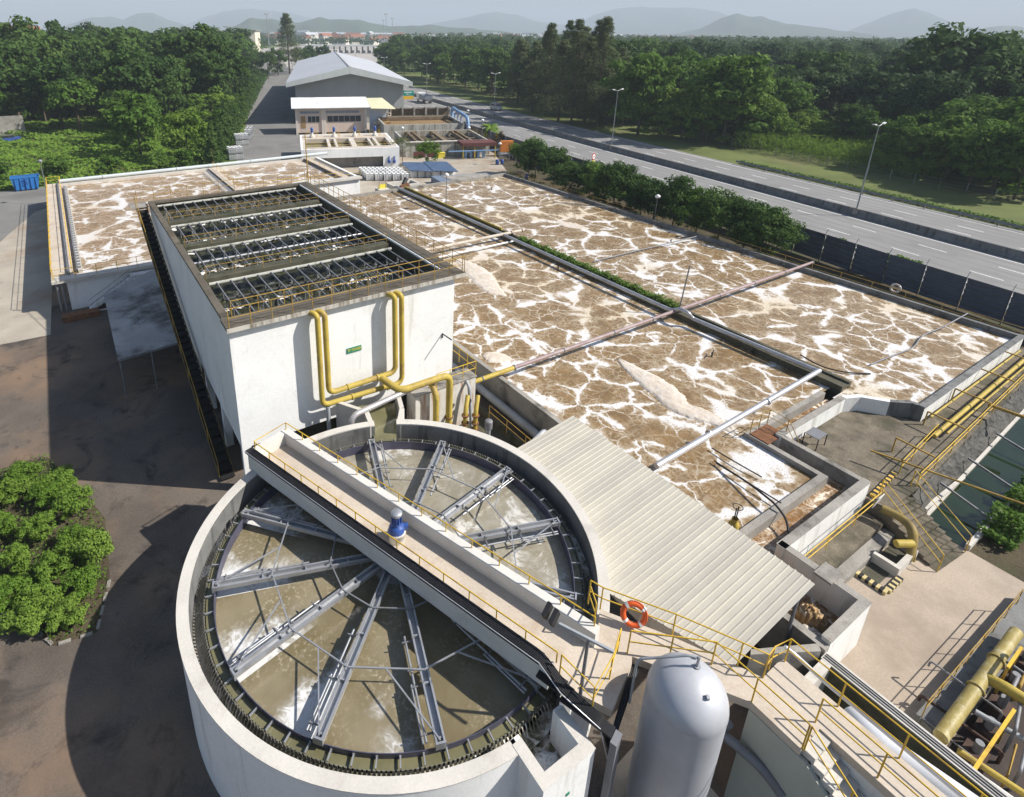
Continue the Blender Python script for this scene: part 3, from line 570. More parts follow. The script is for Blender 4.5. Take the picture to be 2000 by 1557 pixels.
for i_ in range(6):
    mb = MB(); n_ = -1.03+i_*0.055
    mb.tube([bpnt(S0+0.2, n_, PT+0.05), bpnt(S1-0.9, n_, PT+0.05), bpnt(S1-0.1, n_-0.12, PT-0.33), bpnt(S1+1.1, n_-0.17, PT-0.48), bpnt(S1+1.5, n_-0.2, 3.6), bpnt(S1+1.5, n_-0.2, 0.2)], 0.024, 6, 0.25); mb.build('cable', M_BLACK, tr)
mb = MB(); mb.prism(bquad(S1-0.9, S1-0.1, -1.2, -0.75), PT-0.42, PT-0.36); mb.prism(bquad(S1-0.1, S1+1.4, -1.28, -0.95), PT-0.55, PT-0.49); mb.build('tray_extension', M_BLACK, tr)
mb = MB(); mb.prism(bquad(S1+1.42, S1+1.6, -1.35, -0.95), 0.0, PT-0.55); mb.build('down_tray', M_STEELD, tr)
railing('bridge_railing', 'low yellow handrail along the near edge of the clarifier bridge', [bpnt(S0+0.1, -0.66, PT-0.1), bpnt(S1-0.55, -0.66, PT-0.1)], M_RAIL, 0.42, 1.05, mid=False)
railing('bridge_railing', 'low yellow handrail on the far parapet of the clarifier bridge', [bpnt(S0+0.1, -0.66, PT), bpnt(S0+0.1, 1.02, PT), bpnt(S1-0.15, 1.02, PT)], M_RAIL, 0.36, 1.15, mid=False)
# drive motor
dm = thing('drive_motor', 'blue bridge drive motor with domed cap at the centre of the clarifier', 'motor', (TC[0], TC[1], FL))
MB().lathe([(0.30, FL), (0.30, FL+0.36), (0.34, FL+0.37), (0.34, FL+0.43), (0.04, FL+0.43)], TC, 24).build('base_ring', M_RIM, dm)
MB().lathe([(0.29, FL+0.43), (0.29, FL+0.62), (0.25, FL+0.68), (0.16, FL+0.74), (0.14, FL+0.80)], TC, 20).build('gearbox', M_BLUE, dm)
MB().obox((TC[0]+0.26, TC[1]-0.1, FL+0.58), (1, -0.4, 0), 0.14, 0.08, 0.08).build('terminal_box', M_BLUE, dm)
MB().lathe([(0.20, FL+0.80), (0.20, FL+0.84), (0.16, FL+0.85), (0.16, FL+1.16), (0.18, FL+1.18)], TC, 20).build('motor_body', M_BLUE, dm)
for k in range(12):
    a_ = 2*PI*k/12; MB().obox((TC[0]+0.17*math.cos(a_), TC[1]+0.17*math.sin(a_), FL+1.0), (0, 0, 1), 0.15, 0.01, 0.03, (math.cos(a_), math.sin(a_), 0)).build('cooling_rib', M_BLUE, dm)
MB().lathe([(0.205, FL+1.18), (0.21, FL+1.26), (0.19, FL+1.29), (0.0, FL+1.295)], TC, 20).build('fan_cap', M_STEEL, dm)
# ------------------------------------------------------------------ trickling filter tower
TX0, TX1, TY0, TY1, TT, TB = 4.97, 17.33, 24.97, 49.0, 9.36, 2.65
tw = thing('filter_tower', 'tall white rectangular filter tower with open pipe-filled top behind the clarifier', 'tower', (TX0, TY0, 0))
mb = MB(); mb.box(TX0, TX1, TY0, TY0+0.3, TB, TT-0.16).box(TX0, TX0+0.45, TY0+0.001, TY0+0.3, 0, TB).box(TX1-0.45, TX1, TY0+0.001, TY0+0.3, 0, TB).box(11.0, 11.4, TY0+0.001, TY0+0.3, 0, TB); mb.build('front_wall', M_WHITE, tw)
mb = MB(); mb.box(TX0+0.001, TX0+0.3, TY0+0.301, TY1-0.301, TB, TT-0.05); 
for y_ in np.arange(29, 49, 4.0): mb.box(TX0+0.002, TX0+0.4, y_, y_+0.4, 0, TB-0.001)
mb.build('left_wall', M_WHITE, tw)
mb = MB(); mb.box(TX1-0.3, TX1-0.001, TY0+0.301, TY1-0.301, TB, TT-0.05); mb.build('right_wall', M_WHITE, tw)
mb = MB(); mb.box(TX0, TX1, TY1-0.3, TY1, TB, TT-0.05); mb.build('back_wall', M_WHITE, tw)
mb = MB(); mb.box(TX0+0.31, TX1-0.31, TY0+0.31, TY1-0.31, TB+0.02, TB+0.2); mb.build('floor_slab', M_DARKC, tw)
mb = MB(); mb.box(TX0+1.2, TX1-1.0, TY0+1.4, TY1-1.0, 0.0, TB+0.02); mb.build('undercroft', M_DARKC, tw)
# top ring walkway, a slab that oversails the walls
mb = MB(); mb.box(TX0-0.12, TX1+0.6, TY0-0.28, TY0+0.95, TT-0.158, TT).box(TX1-0.2, TX1+0.6, TY0+0.951, TY1+0.1, TT-0.158, TT-0.002).box(TX0-0.05, TX0+0.32, TY0+0.951, TY1+0.1, TT-0.158, TT-0.002).box(TX0+0.321, TX1-0.201, TY1-0.4, TY1+0.1, TT-0.158, TT-0.002); mb.build('top_slab', mat('grimy_top_slab', (0.115, 0.10, 0.078), 0.9, 0.25, 0.8, dirt=(0.07, 0.06, 0.04), dirt_amt=0.85, dirt_scale=0.7, fine=0.2, spot=(0.17, 0.09, 0.045), spot_amt=0.6, spot_scale=0.9), tw)
M_EDGE = mat('stained_slab_edge', (0.50, 0.47, 0.42), 0.9, 0.1, 1.0, dirt=(0.14, 0.11, 0.07), dirt_amt=0.85, dirt_scale=1.3, streak=True, dthr=0.48)
mb = MB(); mb.box(TX0-0.13, TX1+0.61, TY0-0.3, TY0-0.281, TT-0.2, TT+0.02); mb.build('slab_edge', M_EDGE, tw)
M_MEDIA = mat('wet_filter_media', (0.032, 0.034, 0.016), 0.35, 0.5, 1.3, dirt=(0.22, 0.23, 0.22), dirt_amt=0.8, dirt_scale=1.3, fine=0.4, bump=0.8, bscale=5, dthr=0.57, spec=0.5)
mb = MB(); nx, ny = 44, 80
V = []; F = []
for j in range(ny+1):
    for i in range(nx+1):
        V.append((TX0+0.3+(TX1-TX0-0.6)*i/nx, TY0+0.3+(TY1-TY0-0.6)*j/ny, 7.85+0.07*math.sin(i*1.9+j)+0.06*math.sin(j*2.3-i*0.7)))
F = [(j*(nx+1)+i, j*(nx+1)+i+1, (j+1)*(nx+1)+i+1, (j+1)*(nx+1)+i) for j in range(ny) for i in range(nx)]
mb.add(V, F); mb.build('filter_media', M_MEDIA, tw)
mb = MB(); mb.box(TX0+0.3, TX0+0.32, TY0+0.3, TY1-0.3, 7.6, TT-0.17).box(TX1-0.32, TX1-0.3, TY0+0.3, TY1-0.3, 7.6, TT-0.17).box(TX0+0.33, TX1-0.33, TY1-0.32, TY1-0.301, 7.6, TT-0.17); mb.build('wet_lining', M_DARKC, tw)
BAYS = [(48.5, 44.3), (42.6, 38.5), (36.9, 32.7), (31.1, 26.5)]
for (yb, yf) in BAYS[:3]:
    MB().box(TX0+0.33, TX1-0.56, yf-1.05, yf-0.35, 8.75, 9.12).build('cross_walkway', M_DARKC, tw)
lat_me = None
def splash_mesh(name, seed, n=150, h=0.7, r=0.45):
    rg = np.random.default_rng(seed); V = []; F = []
    for k in range(n):
        t = rg.random(); a_ = rg.uniform(0, 2*PI); rad = r*(0.15+0.85*rg.random()**0.7)*(1 if t < 0.6 else 0.3); z = h*(1-(rad/r)**1.5)*rg.uniform(0.3, 1.0) if t < 0.6 else h*rg.uniform(0.5, 1.3)
        p = np.array([rad*math.cos(a_), rad*math.sin(a_), z]); s = rg.uniform(0.004, 0.013); d = np.array([math.cos(a_)*0.4, math.sin(a_)*0.4, -1.0 if rad > 0.2 else 1.0]); d /= np.linalg.norm(d)
        w_ = np.cross(d, rg.normal(size=3)); w_ /= np.linalg.norm(w_); u_ = np.cross(d, w_); i = len(V)
        V += [p+d*s*4, p+w_*s, p+u_*s, p-w_*s-u_*s]; F += [(i, i+1, i+2), (i, i+2, i+3), (i, i+3, i+1), (i+1, i+3, i+2)]
    m_ = 20; i = len(V)                                    # ragged white pool where the jet lands
    V.append((0, 0, 0.05)); 
    for k in range(m_):
        a_ = 2*PI*k/m_; q = r*rg.uniform(0.1, 0.9); V.append((q*math.cos(a_), q*math.sin(a_), 0.02))
    F += [(i, i+1+k, i+1+(k+1) % m_) for k in range(m_)]
    return fast(name, np.array(V), np.array(F), M_FOAMW, link=False)
SPL = [splash_mesh('spray', 5), splash_mesh('spray', 6, 130, 0.5, 0.6), splash_mesh('spray', 8, 170, 0.85, 0.3)]
BN_ = ['rearmost bay', 'second bay from the back', 'third bay from the back', 'front bay']
M_PALEP = mat('lime_crusted_pipe', (0.40, 0.40, 0.36), 0.7, 0.2, 2.0, dirt=(0.10, 0.10, 0.07), dirt_amt=0.8, dirt_scale=1.5)
M_DKP = mat('black_wet_pipe', (0.05, 0.05, 0.05), 0.5, 0.3, 2.0, dirt=(0.16, 0.15, 0.13), dirt_amt=0.5, dirt_scale=1.5)
rg = random.Random(12)
for b_, (yb, yf) in enumerate(BAYS):
    sp_ = thing('spray_header', 'spray pipe grid with jets of water in the tower\'s '+BN_[b_], 'pipework', (TX0+0.4, yb, 8.9))
    MB().tube([(TX0+0.5, yb, 9.0), (TX1-0.7, yb, 9.0)], 0.10, 8).build('header_pipe', M_PALEP, sp_)
    if b_ >= 2: MB().tube([(TX0+0.4, (yb+yf)/2+0.4, 8.8), (TX1-0.7, (yb+yf)/2+0.4, 8.8)], 0.07, 8).build('cross_pipe', M_DKP if b_ == 3 else M_SILVER, sp_)
    lm = data(MB().tube([(0, 0, 0), (0, yf-yb, -0.02)], 0.045, 6).tube([(0, (yf-yb)*0.3, 0), (0, (yf-yb)*0.3, -0.55)], 0.03, 5).tube([(0, (yf-yb)*0.75, 0), (0, (yf-yb)*0.75, -0.55)], 0.03, 5), 'lateral_pipe', M_STEELD)
    nl = 15
    for k in range(nl):
        x_ = TX0+0.9+(TX1-TX0-1.9)*k/(nl-1); inst(lm, 'lateral_pipe', sp_, (x_, yb, 9.03))
        for fr in (0.3, 0.75):
            if rg.random() < 0.8:
                s_ = rg.uniform(0.55, 1.15); inst(rg.choice(SPL), 'spray', sp_, (x_+rg.uniform(-0.1, 0.1), yb+(yf-yb)*fr, 7.95), (0, 0, rg.uniform(0, 6)), (s_, s_, s_*rg.uniform(0.7, 1.2)))['kind'] = 'stuff'
railing('tower_railing', 'rusty yellow guard rail along the front edge of the filter tower top', [(TX0, TY0-0.2, TT), (TX1+0.52, TY0-0.2, TT)], M_RAILD, 0.95, 1.0)
railing('tower_railing', 'rusty yellow guard rail down the right side of the filter tower top', [(TX1+0.52, TY0, TT), (TX1+0.52, TY1, TT)], M_RAILD, 0.95, 1.0)
railing('tower_railing', 'inner rusty rail behind the front walkway of the filter tower', [(TX0+0.4, TY0+0.9, TT), (TX1-0.5, TY0+0.9, TT)], M_RAILD, 0.8, 1.3)
railing('tower_railing', 'yellow guard rail along the back edge of the filter tower top', [(TX0-0.8, TY1+0.05, TT), (TX1+0.4, TY1+0.05, TT)], M_RAILD, 0.95, 1.25)
for b_, (yb, yf) in enumerate(BAYS[:3]):
    railing('walkway_railing', 'thin rusty rail on the walkway before the tower\'s '+BN_[b_], [(TX0+0.5, yf-1.0, 9.12), (TX1-0.7, yf-1.0, 9.12)], M_RAILD, 0.7, 1.5, w=0.035)
# stair down the left flank
st = thing('tower_stair', 'long dark steel stair with yellow stringers down the tower\'s left flank', 'stair', (4.2, 27, 0))
SA, SB = (48.6, TT-0.3), (26.6, 0.15); nst = 44
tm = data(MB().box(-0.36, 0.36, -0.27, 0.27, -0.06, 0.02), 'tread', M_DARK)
for k in range(nst+1):
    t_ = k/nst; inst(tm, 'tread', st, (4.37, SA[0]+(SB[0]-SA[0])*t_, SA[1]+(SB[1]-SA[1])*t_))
for x_ in (4.0, 4.74): MB().bar((x_, SA[0], SA[1]), (x_, SB[0], SB[1]), 0.05, 0.20).build('stringer', mat('grimy_stringer', (0.16, 0.11, 0.035), 0.8, 0.3, 1.5, dirt=(0.05, 0.04, 0.03), dirt_amt=0.8, dirt_scale=1.0), st)
for x_ in (4.0,):
    MB().tube([(x_, SA[0], SA[1]+0.95), (x_, SB[0], SB[1]+0.95)], 0.022, 6).build('handrail', M_RAILD, st)
    for k in range(0, nst+1, 4):
        t_ = k/nst; inst(post_mesh(0.95, M_RAILD), 'post', st, (x_, SA[0]+(SB[0]-SA[0])*t_, SA[1]+(SB[1]-SA[1])*t_))
MB().box(3.6, 4.84, TY1-0.6, TY1+0.9, TT-0.3, TT-0.22).build('top_landing', M_CONC, st)
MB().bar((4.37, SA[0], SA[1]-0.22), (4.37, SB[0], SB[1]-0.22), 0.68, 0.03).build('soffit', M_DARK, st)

# sign on the tower
sg = thing('tower_sign', 'small green sign reading TF TOWER in yellow on the tower front', 'sign', (10.6, TY0-0.03, 6.4))
s0 = aty(677.6, 691, TY0-0.02); s1 = aty(705.6, 674, TY0-0.02)
sx0, sx1, szm, sh = s0[0], s1[0], (s0[2]+s1[2])/2, 0.145
MB().box(sx0, sx1, TY0-0.04, TY0-0.003, szm-sh, szm+sh).build('panel', mat('sign_green', (0.02, 0.22, 0.14), 0.5, 0.1, 2.0), sg)
def lettering(txt, size, m, parent, loc, rot, name='lettering', align='CENTER', sx=1.0):
    cu = bpy.data.curves.new(name, 'FONT'); cu.body = txt; cu.size = size; cu.align_x = align; cu.align_y = 'CENTER'; cu.extrude = 0.004
    o = bpy.data.objects.new(name, cu); COL.objects.link(o); bpy.context.view_layer.update()
    me = bpy.data.meshes.new_from_object(o.evaluated_get(bpy.context.evaluated_depsgraph_get())); bpy.data.objects.remove(o)
    me.materials.clear(); me.materials.append(m)
    q = inst(me, name, parent, loc, rot, (sx, 1, 1)); return q
M_SIGNY = mat('sign_yellow', (0.75, 0.62, 0.08), 0.5, 0.05, 2.0)
lettering('TF TOWER', 0.23, M_SIGNY, sg, ((sx0+sx1)/2, TY0-0.045, szm), (PI/2, 0, 0), sx=(sx1-sx0)/1.22)

# ------------------------------------------------------------------ mustard pipes on the tower front
def pipe(name, label, pts, r, m, bend=0.45, flanges=(), cat='pipe', n=12, group=None, fm=None):
    t = thing(name, label, cat, pts[0], group)
    MB().tube(pts, r, n, bend, seg=7).build('pipe_run', m, t)
    for p, d in flanges:
        d = Vector(d).normalized(); p = Vector(p); MB().tube([p-d*0.035, p+d*0.035], r*1.28, 14).build('flange', fm or m, t)
    return t
YP = 24.35
pipe('feed_pipe', 'outer mustard feed pipe of the left pair on the tower front', [(8.72, YP+0.5, 9.2), (8.98, YP, 9.2), (8.98, YP, 4.08), (12.9, YP-0.15, 4.08)], 0.14, M_YEL, 0.42, [((10.6, YP-0.06, 4.08), (1, 0, 0))])
pipe('feed_pipe', 'inner mustard feed pipe looping from the left pair to the right pair', [(9.02, YP+0.5, 9.2), (9.36, YP, 9.2), (9.36, YP, 4.68), (13.2, YP, 4.72), (13.2, YP, 9.2), (12.95, YP+0.5, 9.2)], 0.145, M_YEL, 0.42, [((10.4, YP, 4.69), (1, 0, 0)), ((12.1, YP, 4.71), (1, 0, 0))])
pipe('feed_pipe', 'outer mustard feed pipe of the right pair on the tower front', [(13.3, YP+0.5, 9.2), (13.6, YP, 9.2), (13.6, YP, 3.95), (12.6, YP-0.1, 3.95)], 0.14, M_YEL, 0.42)
pipe('feed_header', 'thick mustard header pipe bending down into the pump pit', [(12.3, YP, 4.66), (12.75, 23.1, 4.35), (15.9, 23.1, 4.35), (15.9, 23.1, 0.1)], 0.19, M_YEL, 0.55, [((15.9, 23.1, 1.1), (0, 0, 1)), ((15.9, 23.1, 1.6), (0, 0, 1))], fm=M_RUST)
pipe('feed_header', 'mustard branch pipe rising behind the silver pipe into the pit', [(14.9, 23.6, 4.0), (14.9, 22.9, 3.55), (14.9, 22.9, 1.3), (13.4, 22.6, 1.3)], 0.17, M_YEL, 0.5)
pipe('drop_leg', 'grey support leg below the left mustard pipes', [(9.25, YP-0.02, 3.95), (9.25, YP-0.02, 2.0)], 0.11, M_GREYP, 0)
pipe('sludge_pipe', 'silver and rust-stained pipe lying from the clarifier rim to the pit', [(9.8, 22.7, 3.2), (9.8, 22.7, 4.15), (13.9, 23.3, 4.15)], 0.15, mat('silver_rust_pipe', (0.46, 0.44, 0.44), 0.4, 0.15, 1.0, metal=0.4, dirt=(0.30, 0.13, 0.08), dirt_amt=0.7, dirt_scale=0.6), 0.5)
# small bracket lamp on the tower front
bl = thing('wall_bracket', 'small black angle bracket sticking out of the white tower front', 'bracket', aty(864, 652, TY0))
q = aty(864, 652, TY0-0.02); MB().bar((q[0], TY0, q[2]), (q[0], TY0-0.05, q[2]-0.25), 0.05).bar((q[0], TY0, q[2]), (q[0]+0.05, TY0-0.9, q[2]), 0.05).build('arm', M_BLACK, bl)
# ------------------------------------------------------------------ aeration basin
BT, BW = 2.2, 1.78
bs = thing('aeration_basin', 'huge open aeration basin of brown frothing liquor filling the middle', 'basin', (20.2, 9, 0))
def wall(name, m, parent, *boxes):
    mb = MB()
    for b_ in boxes: mb.box(*b_)
    return mb.build(name, m, parent)
wall('left_wall', M_CONC, bs, (20.2, 20.5, 8.3, 67.2, 0, BT))
wall('far_side_wall', M_WETC, bs, (55.1, 55.45, 9.2, 67.2, 0, BT))
wall('end_wall', M_CONC, bs, (20.2, 55.45, 67.2, 67.5, 0, BT))
wall('divider_wall', M_DARKC, bs, (37.25, 37.5, 12.7, 67.2, 0, BT), (38.15, 38.4, 12.7, 67.2, 0, BT), (37.5, 38.15, 12.7, 67.2, 1.9, BT-0.12))
wall('weir_wall', M_CONC, bs, (21.0, 28.6, 9.28, 9.6, 0, 2.05), (28.3, 28.6, 9.6, 13.3, 0, 2.05), (28.6, 36.0, 13.0, 13.3, 0, 2.05))
wall('channel_wall', M_CONC, bs, (29.4, 29.7, 8.28, 12.0, 0, BT))
wall('channel_wall', M_WHITE2, bs, (22.3, 29.7, 7.98, 8.28, 0, BT))
wall('channel_wall', M_WHITE2, bs, (29.4, 36.1, 12.0, 12.3, 0, BT))
mb = MB(); pts_ = [(36.1, 12.0), (37.05, 11.6), (37.95, 10.5)]; off = [(36.2, 12.3), (37.25, 11.85), (38.25, 10.62)]
mb.prism([pts_[0], pts_[1], off[1], off[0]], 0, BT); mb.prism([pts_[1], pts_[2], off[2], off[1]], 0, BT); mb.build('chamfer_wall', M_WHITE2, bs)
mb = MB(); mb.prism([(37.95, 10.5), (38.25, 10.62), (39.15, 9.98), (38.95, 9.75)], 0, BT); mb.prism([(38.95, 9.75), (39.15, 9.98), (39.25, 9.5), (39.0, 9.2)], 0, BT); mb.build('chamfer_wall', M_WETC, bs)
wall('near_wall', M_WHITE2, bs, (39.0, 55.45, 9.2, 9.5, 0, BT))
wall('near_wall_cap', M_WETC, bs, (39.0, 55.45, 9.16, 9.52, BT, BT+0.03)); wall('channel_cap', M_CONC, bs, (22.3, 29.72, 7.95, 8.31, BT, BT+0.02), (29.38, 36.1, 11.97, 12.32, BT+0.02, BT+0.04))
sheet('aeration_liquor_near', [(20.5, 9.6), (28.3, 9.6), (28.3, 13.3), (37.25, 13.3), (37.25, 67.2), (20.5, 67.2)], BW, M_LIQ)
sheet('aeration_liquor_far', [(38.4, 13.3), (37.25, 13.3), (37.25, 12.7), (36.3, 12.7), (36.3, 12.3), (38.2, 10.6), (39.2, 9.5), (55.1, 9.5), (55.1, 67.2), (38.4, 67.2)], BW, M_LIQ)
sheet('effluent_channel_liquor', [(21.0, 8.28), (29.4, 8.28), (29.4, 12.3), (36.3, 12.3), (36.3, 13.0), (28.6, 13.0), (28.6, 9.28), (21.0, 9.28)], 1.5, M_LIQ3)
def mound(name, label, path, width, h=0.16, m=None, z=BW, n=60, k=14, seed=1, cat='foam'):
    """A heaped raft of foam along a path, thick in the middle, ragged at the edge."""
    P = [Vector((*p, 0)) for p in path]; rg = np.random.default_rng(seed); seg = []
    for i in range(n+1):
        t = i/n*(len(P)-1); j = min(int(t), len(P)-2); p = P[j].lerp(P[j+1], t-j); d = (P[min(j+1, len(P)-1)]-P[max(j, 0)]).normalized()
        seg.append((p, Vector((-d.y, d.x, 0)), width[j]*(1-(t-j))+width[j+1]*(t-j)))
    for _ in range(6):
        seg = [(seg[i][0] if i in (0, n) else (seg[i-1][0]+seg[i][0]+seg[i+1][0])/3, seg[i][1] if i in (0, n) else ((seg[i-1][1]+seg[i][1]+seg[i+1][1])).normalized(), seg[i][2]) for i in range(n+1)]
    V = []
    el, er = 1.0, 1.0
    for i, (p, w_, hw) in enumerate(seg):
        e = math.sin(PI*min(1, max(0.0, i/n)))**0.35; el = 0.6*el+0.4*rg.uniform(0.75, 1.2); er = 0.6*er+0.4*rg.uniform(0.75, 1.2)
        for j in range(k+1):
            s = j/k*2-1; q = p+w_*(s*hw*e*(el if s < 0 else er)); z_ = h*e*(1-s*s)**0.4*(0.8+0.4*rg.random())-0.03
            V.append((q.x+rg.normal()*0.02, q.y+rg.normal()*0.02, z+z_))
    F = [(i*(k+1)+j, (i+1)*(k+1)+j, (i+1)*(k+1)+j+1, i*(k+1)+j+1) for i in range(n) for j in range(k)]
    o = MB().add(V, F, True).build(name, m or M_FOAM); o.data.update()
    if sum(p.normal.z for p in o.data.polygons) < 0: o.data.flip_normals()
    return tag(o, label, cat)
W2 = lambda u, v: at(u, v, BW)[:2]
mound('foam_raft', 'cream raft of heaped foam beside the tower\'s right corner', [W2(893, 505), W2(930, 530), W2(960, 565), W2(990, 580)], [0.9, 1.25, 1.0, 0.4], seed=2)
mound('foam_raft', 'long winding cream raft of heaped foam near the silver pipe', [W2(1205, 700), W2(1255, 735), W2(1300, 765), W2(1330, 800), W2(1385, 815), W2(1445, 850)], [0.5, 0.95, 1.0, 0.75, 0.8, 0.5], 0.2, seed=3)
mound('foam_raft', 'round white heap of foam beside the basin\'s left wall', [W2(943, 693), W2(965, 698), W2(1000, 702)], [0.5, 0.8, 0.45], seed=4, n=24)
mound('foam_raft', 'thin tan foam patch beside the divider\'s creeper in the far basin', [W2(1270, 590), W2(1330, 615), W2(1390, 640)], [0.3, 0.7, 0.3], 0.08, seed=5)
mound('foam_raft', 'pale tan foam patch in the far basin beyond the pipe crossing', [W2(1085, 432), W2(1115, 440), W2(1150, 448)], [0.6, 1.1, 0.5], 0.08, seed=6)
# pipes over the basin
pipe('air_main', 'long grey air main lying along the basin divider', [at(776, 367, 2.45), at(968, 452, 2.45), at(1310, 606, 2.45), at(1330, 604, 2.9), at(1345, 612, 2.9), at(1352, 622, 2.45), (37.35, 14.4, 2.45), (37.35, 14.15, 2.5)], 0.15, M_STEEL, 0.25, n=10)
pipe('air_main', 'yellow air main beside the divider at the far end', [(38.0, 67.0, 2.4), (38.0, 46.2, 2.4)], 0.13, M_YEL, 0, n=8)
pipe('crossing_pipe', 'faded maroon pipe crossing the whole basin', [(21.4, 24.05, 2.55), (56.3, 24.05, 2.55)], 0.125, M_PURP, 0, [((x_, 24.05, 2.55), (1, 0, 0)) for x_ in (25.5, 30.2, 34.2, 42.2, 47.0, 51.6, 56.2)], fm=M_STEELD)
pipe('crossing_pipe', 'mustard end of the crossing pipe reaching out of the pump pit', [(17.9, 24.05, 1.0), (17.9, 24.05, 2.55), (21.4, 24.05, 2.55)], 0.145, M_YEL, 0.5, [((21.35, 24.05, 2.55), (1, 0, 0)), ((18.9, 24.05, 2.55), (1, 0, 0))], fm=M_STEELD)
pipe('air_main', 'bright silver pipe crossing the near basin to the canopy', [(37.4, 14.15, 2.5), (21.6, 13.75, 2.5)], 0.15, M_SILVER, 0, [((x_, 13.95, 2.5), (1, 0, 0)) for x_ in (26.0, 31.4)], n=12)
pipe('crossing_pipe', 'rusty cream pipe crossing the near basin beyond the tower', [(20.6, 44.6, 2.5), (37.6, 44.6, 2.5), (39.6, 44.6, 2.5)], 0.16, mat('rusty_cream_pipe', (0.52, 0.46, 0.38), 0.6, 0.15, 1.0, dirt=(0.22, 0.12, 0.07), dirt_amt=0.8, dirt_scale=0.8), 0, [((37.9, 44.6, 2.5), (1, 0, 0)), ((39.3, 44.6, 2.5), (1, 0, 0))], fm=M_RUST)
pipe('crossing_pipe', 'white pipe across the near basin under the rusty cream one', [(20.6, 43.3, 2.1), (37.3, 43.3, 2.1)], 0.09, M_WPLAST, 0, n=8)
for i_, (v0, v1, lab) in enumerate([((1000, 350), (1083, 378), 'first'), ((1080, 395), (1205, 407), 'second'), ((1160, 510), (1360, 462), 'third')]):
    pipe('diffuser_pipe', 'thin pale %s diffuser pipe running out from the far basin wall' % lab, [at(*v0, 2.0), at((v0[0]+v1[0])/2, (v0[1]+v1[1])/2, 1.95), at(*v1, 2.3)], 0.06, M_STEELD, 0, n=6)
rg = random.Random(5)
for i_, (u_, v_) in enumerate([(1090, 527), (1390, 697), (1310, 475), (1470, 690), (960, 372), (1145, 378), (840, 385)]):
    p_ = at(u_, v_, BW); t = thing('diffuser_valve', ['small black valve handle standing in the near basin beside the divider', 'black valve handle alone among the foam of the near basin', 'black valve on a pale pipe in the far basin', 'black valve between floating hoses in the far basin', 'small dark valve at the far basin\'s back end', 'dark valve near the pipe crossing in the far basin', 'dark valve in the near basin behind the tower'][i_], 'valve', p_)
    MB().tube([(p_[0], p_[1], BW-0.2), (p_[0], p_[1], BW+0.35)], 0.05, 6).build('stem', M_BLACK, t); MB().bar((p_[0]-0.3, p_[1]-0.1, BW+0.35), (p_[0]+0.3, p_[1]+0.1, BW+0.35), 0.05).build('handle', M_BLACK, t)
def hose(label, pts, r=0.045, m=None):
    mb = MB().tube(pts, r, 6, 1.0, seg=5); return tag(mb.build('hose', m or M_STEELD, org=pts[0]), label, 'hose')
hose('grey hose looping from the far wall over the foam', [at(1890, 612, 2.6), at(1840, 640, 2.1), at(1800, 655, 1.95), at(1785, 680, 1.9), at(1750, 692, 1.9), at(1700, 712, 1.9)])
hose('black hose hanging off the divider towards the far basin', [at(1563, 693, 2.2), at(1600, 715, 2.0), at(1650, 728, 1.9), at(1700, 730, 1.85)], 0.05, M_BLACK)
hose('black hose drooping across the weir into the effluent channel', [at(1400, 905, 1.9), at(1458, 940, 2.2), at(1515, 985, 2.3), at(1537, 1015, 2.0), at(1540, 1042, 1.8)], 0.05, M_BLACK)
hose('thin black air line over the liquor left of the weir', [at(1390, 875, 1.95), at(1440, 905, 2.0), at(1488, 932, 1.95)], 0.035, M_BLACK)
hose('second thin black air line over the liquor towards the weir', [at(1395, 900, 1.95), at(1460, 942, 2.05), at(1526, 983, 2.05)], 0.035, M_BLACK)
# pole standing on the divider, basin lamps
def lamp(name, label, p, h, lamp_m=None, lean=0.0, head=True, group=None):
    t = thing(name, label, 'lamp', p, group); MB().tube([p, (p[0]+lean, p[1], p[2]+h)], [0.06, 0.04], 8).build('pole', M_STEELD, t)
    if head:
        MB().lathe([(0.06, p[2]+h-0.02), (0.26, p[2]+h+0.02), (0.30, p[2]+h+0.24), (0.10, p[2]+h+0.38), (0.0, p[2]+h+0.40)], (p[0]+lean, p[1]), 12).build('head', lamp_m or M_WPLAST, t)
    return t
p_ = at(878, 402, BT); lamp('basin_lamp', 'slim lamp on the basin divider behind the tower', (38.0, p_[1], BT), 3.7)
p_ = at(1288, 431, 0.0); lamp('basin_lamp', 'white-headed lamp standing in the shrubs beside the far basin wall', (56.6, p_[1]*0.93, 0), 4.4)
p_ = at(1340, 600, BT); tag(MB().tube([(37.9, p_[1], BT), (38.15, p_[1]-0.1, BT+3.6)], 0.05, 6).build('mast', M_STEELD, org=(37.9, p_[1], BT)), 'bare dark mast standing on the divider where the maroon pipe crosses', 'mast')
# far wall rail with lifebuoys
railing('basin_railing', 'low rusty yellow rail along the far wall of the basin', [(55.75, 9.4, 1.75), (55.75, 67.0, 1.75)], M_RAILD, 0.85, 2.4, mid=True, w=0.05)
def buoy(label, c, nrm, m=M_ORANGE, Rr=0.32, r=0.085):
    t = thing('lifebuoy', label, 'lifebuoy', c); n = Vector(nrm).normalized(); a_ = n.cross(Vector((0, 0, 1))).normalized(); b_ = n.cross(a_)
    C = Vector(c)
    def arc(s, e, k, rr, nm, mm):
        P = [C+a_*(math.cos(s+(e-s)*i/k)*Rr)+b_*(math.sin(s+(e-s)*i/k)*Rr) for i in range(k+1)]; MB().tube(P, rr, 10).build(nm, mm, t)
    arc(0, 2*PI, 36, r, 'ring', m)
    for k in range(4): arc(k*PI/2+0.6, k*PI/2+0.85, 5, r+0.006, 'band', M_WPLAST)
    return t
buoy('pale lifebuoy hung on the rail of the basin\'s far wall', at(1749, 563, 2.3), (-1, -0.3, 0.1), mat('faded_buoy', (0.5, 0.42, 0.36), 0.7, 0.1, 2.0))
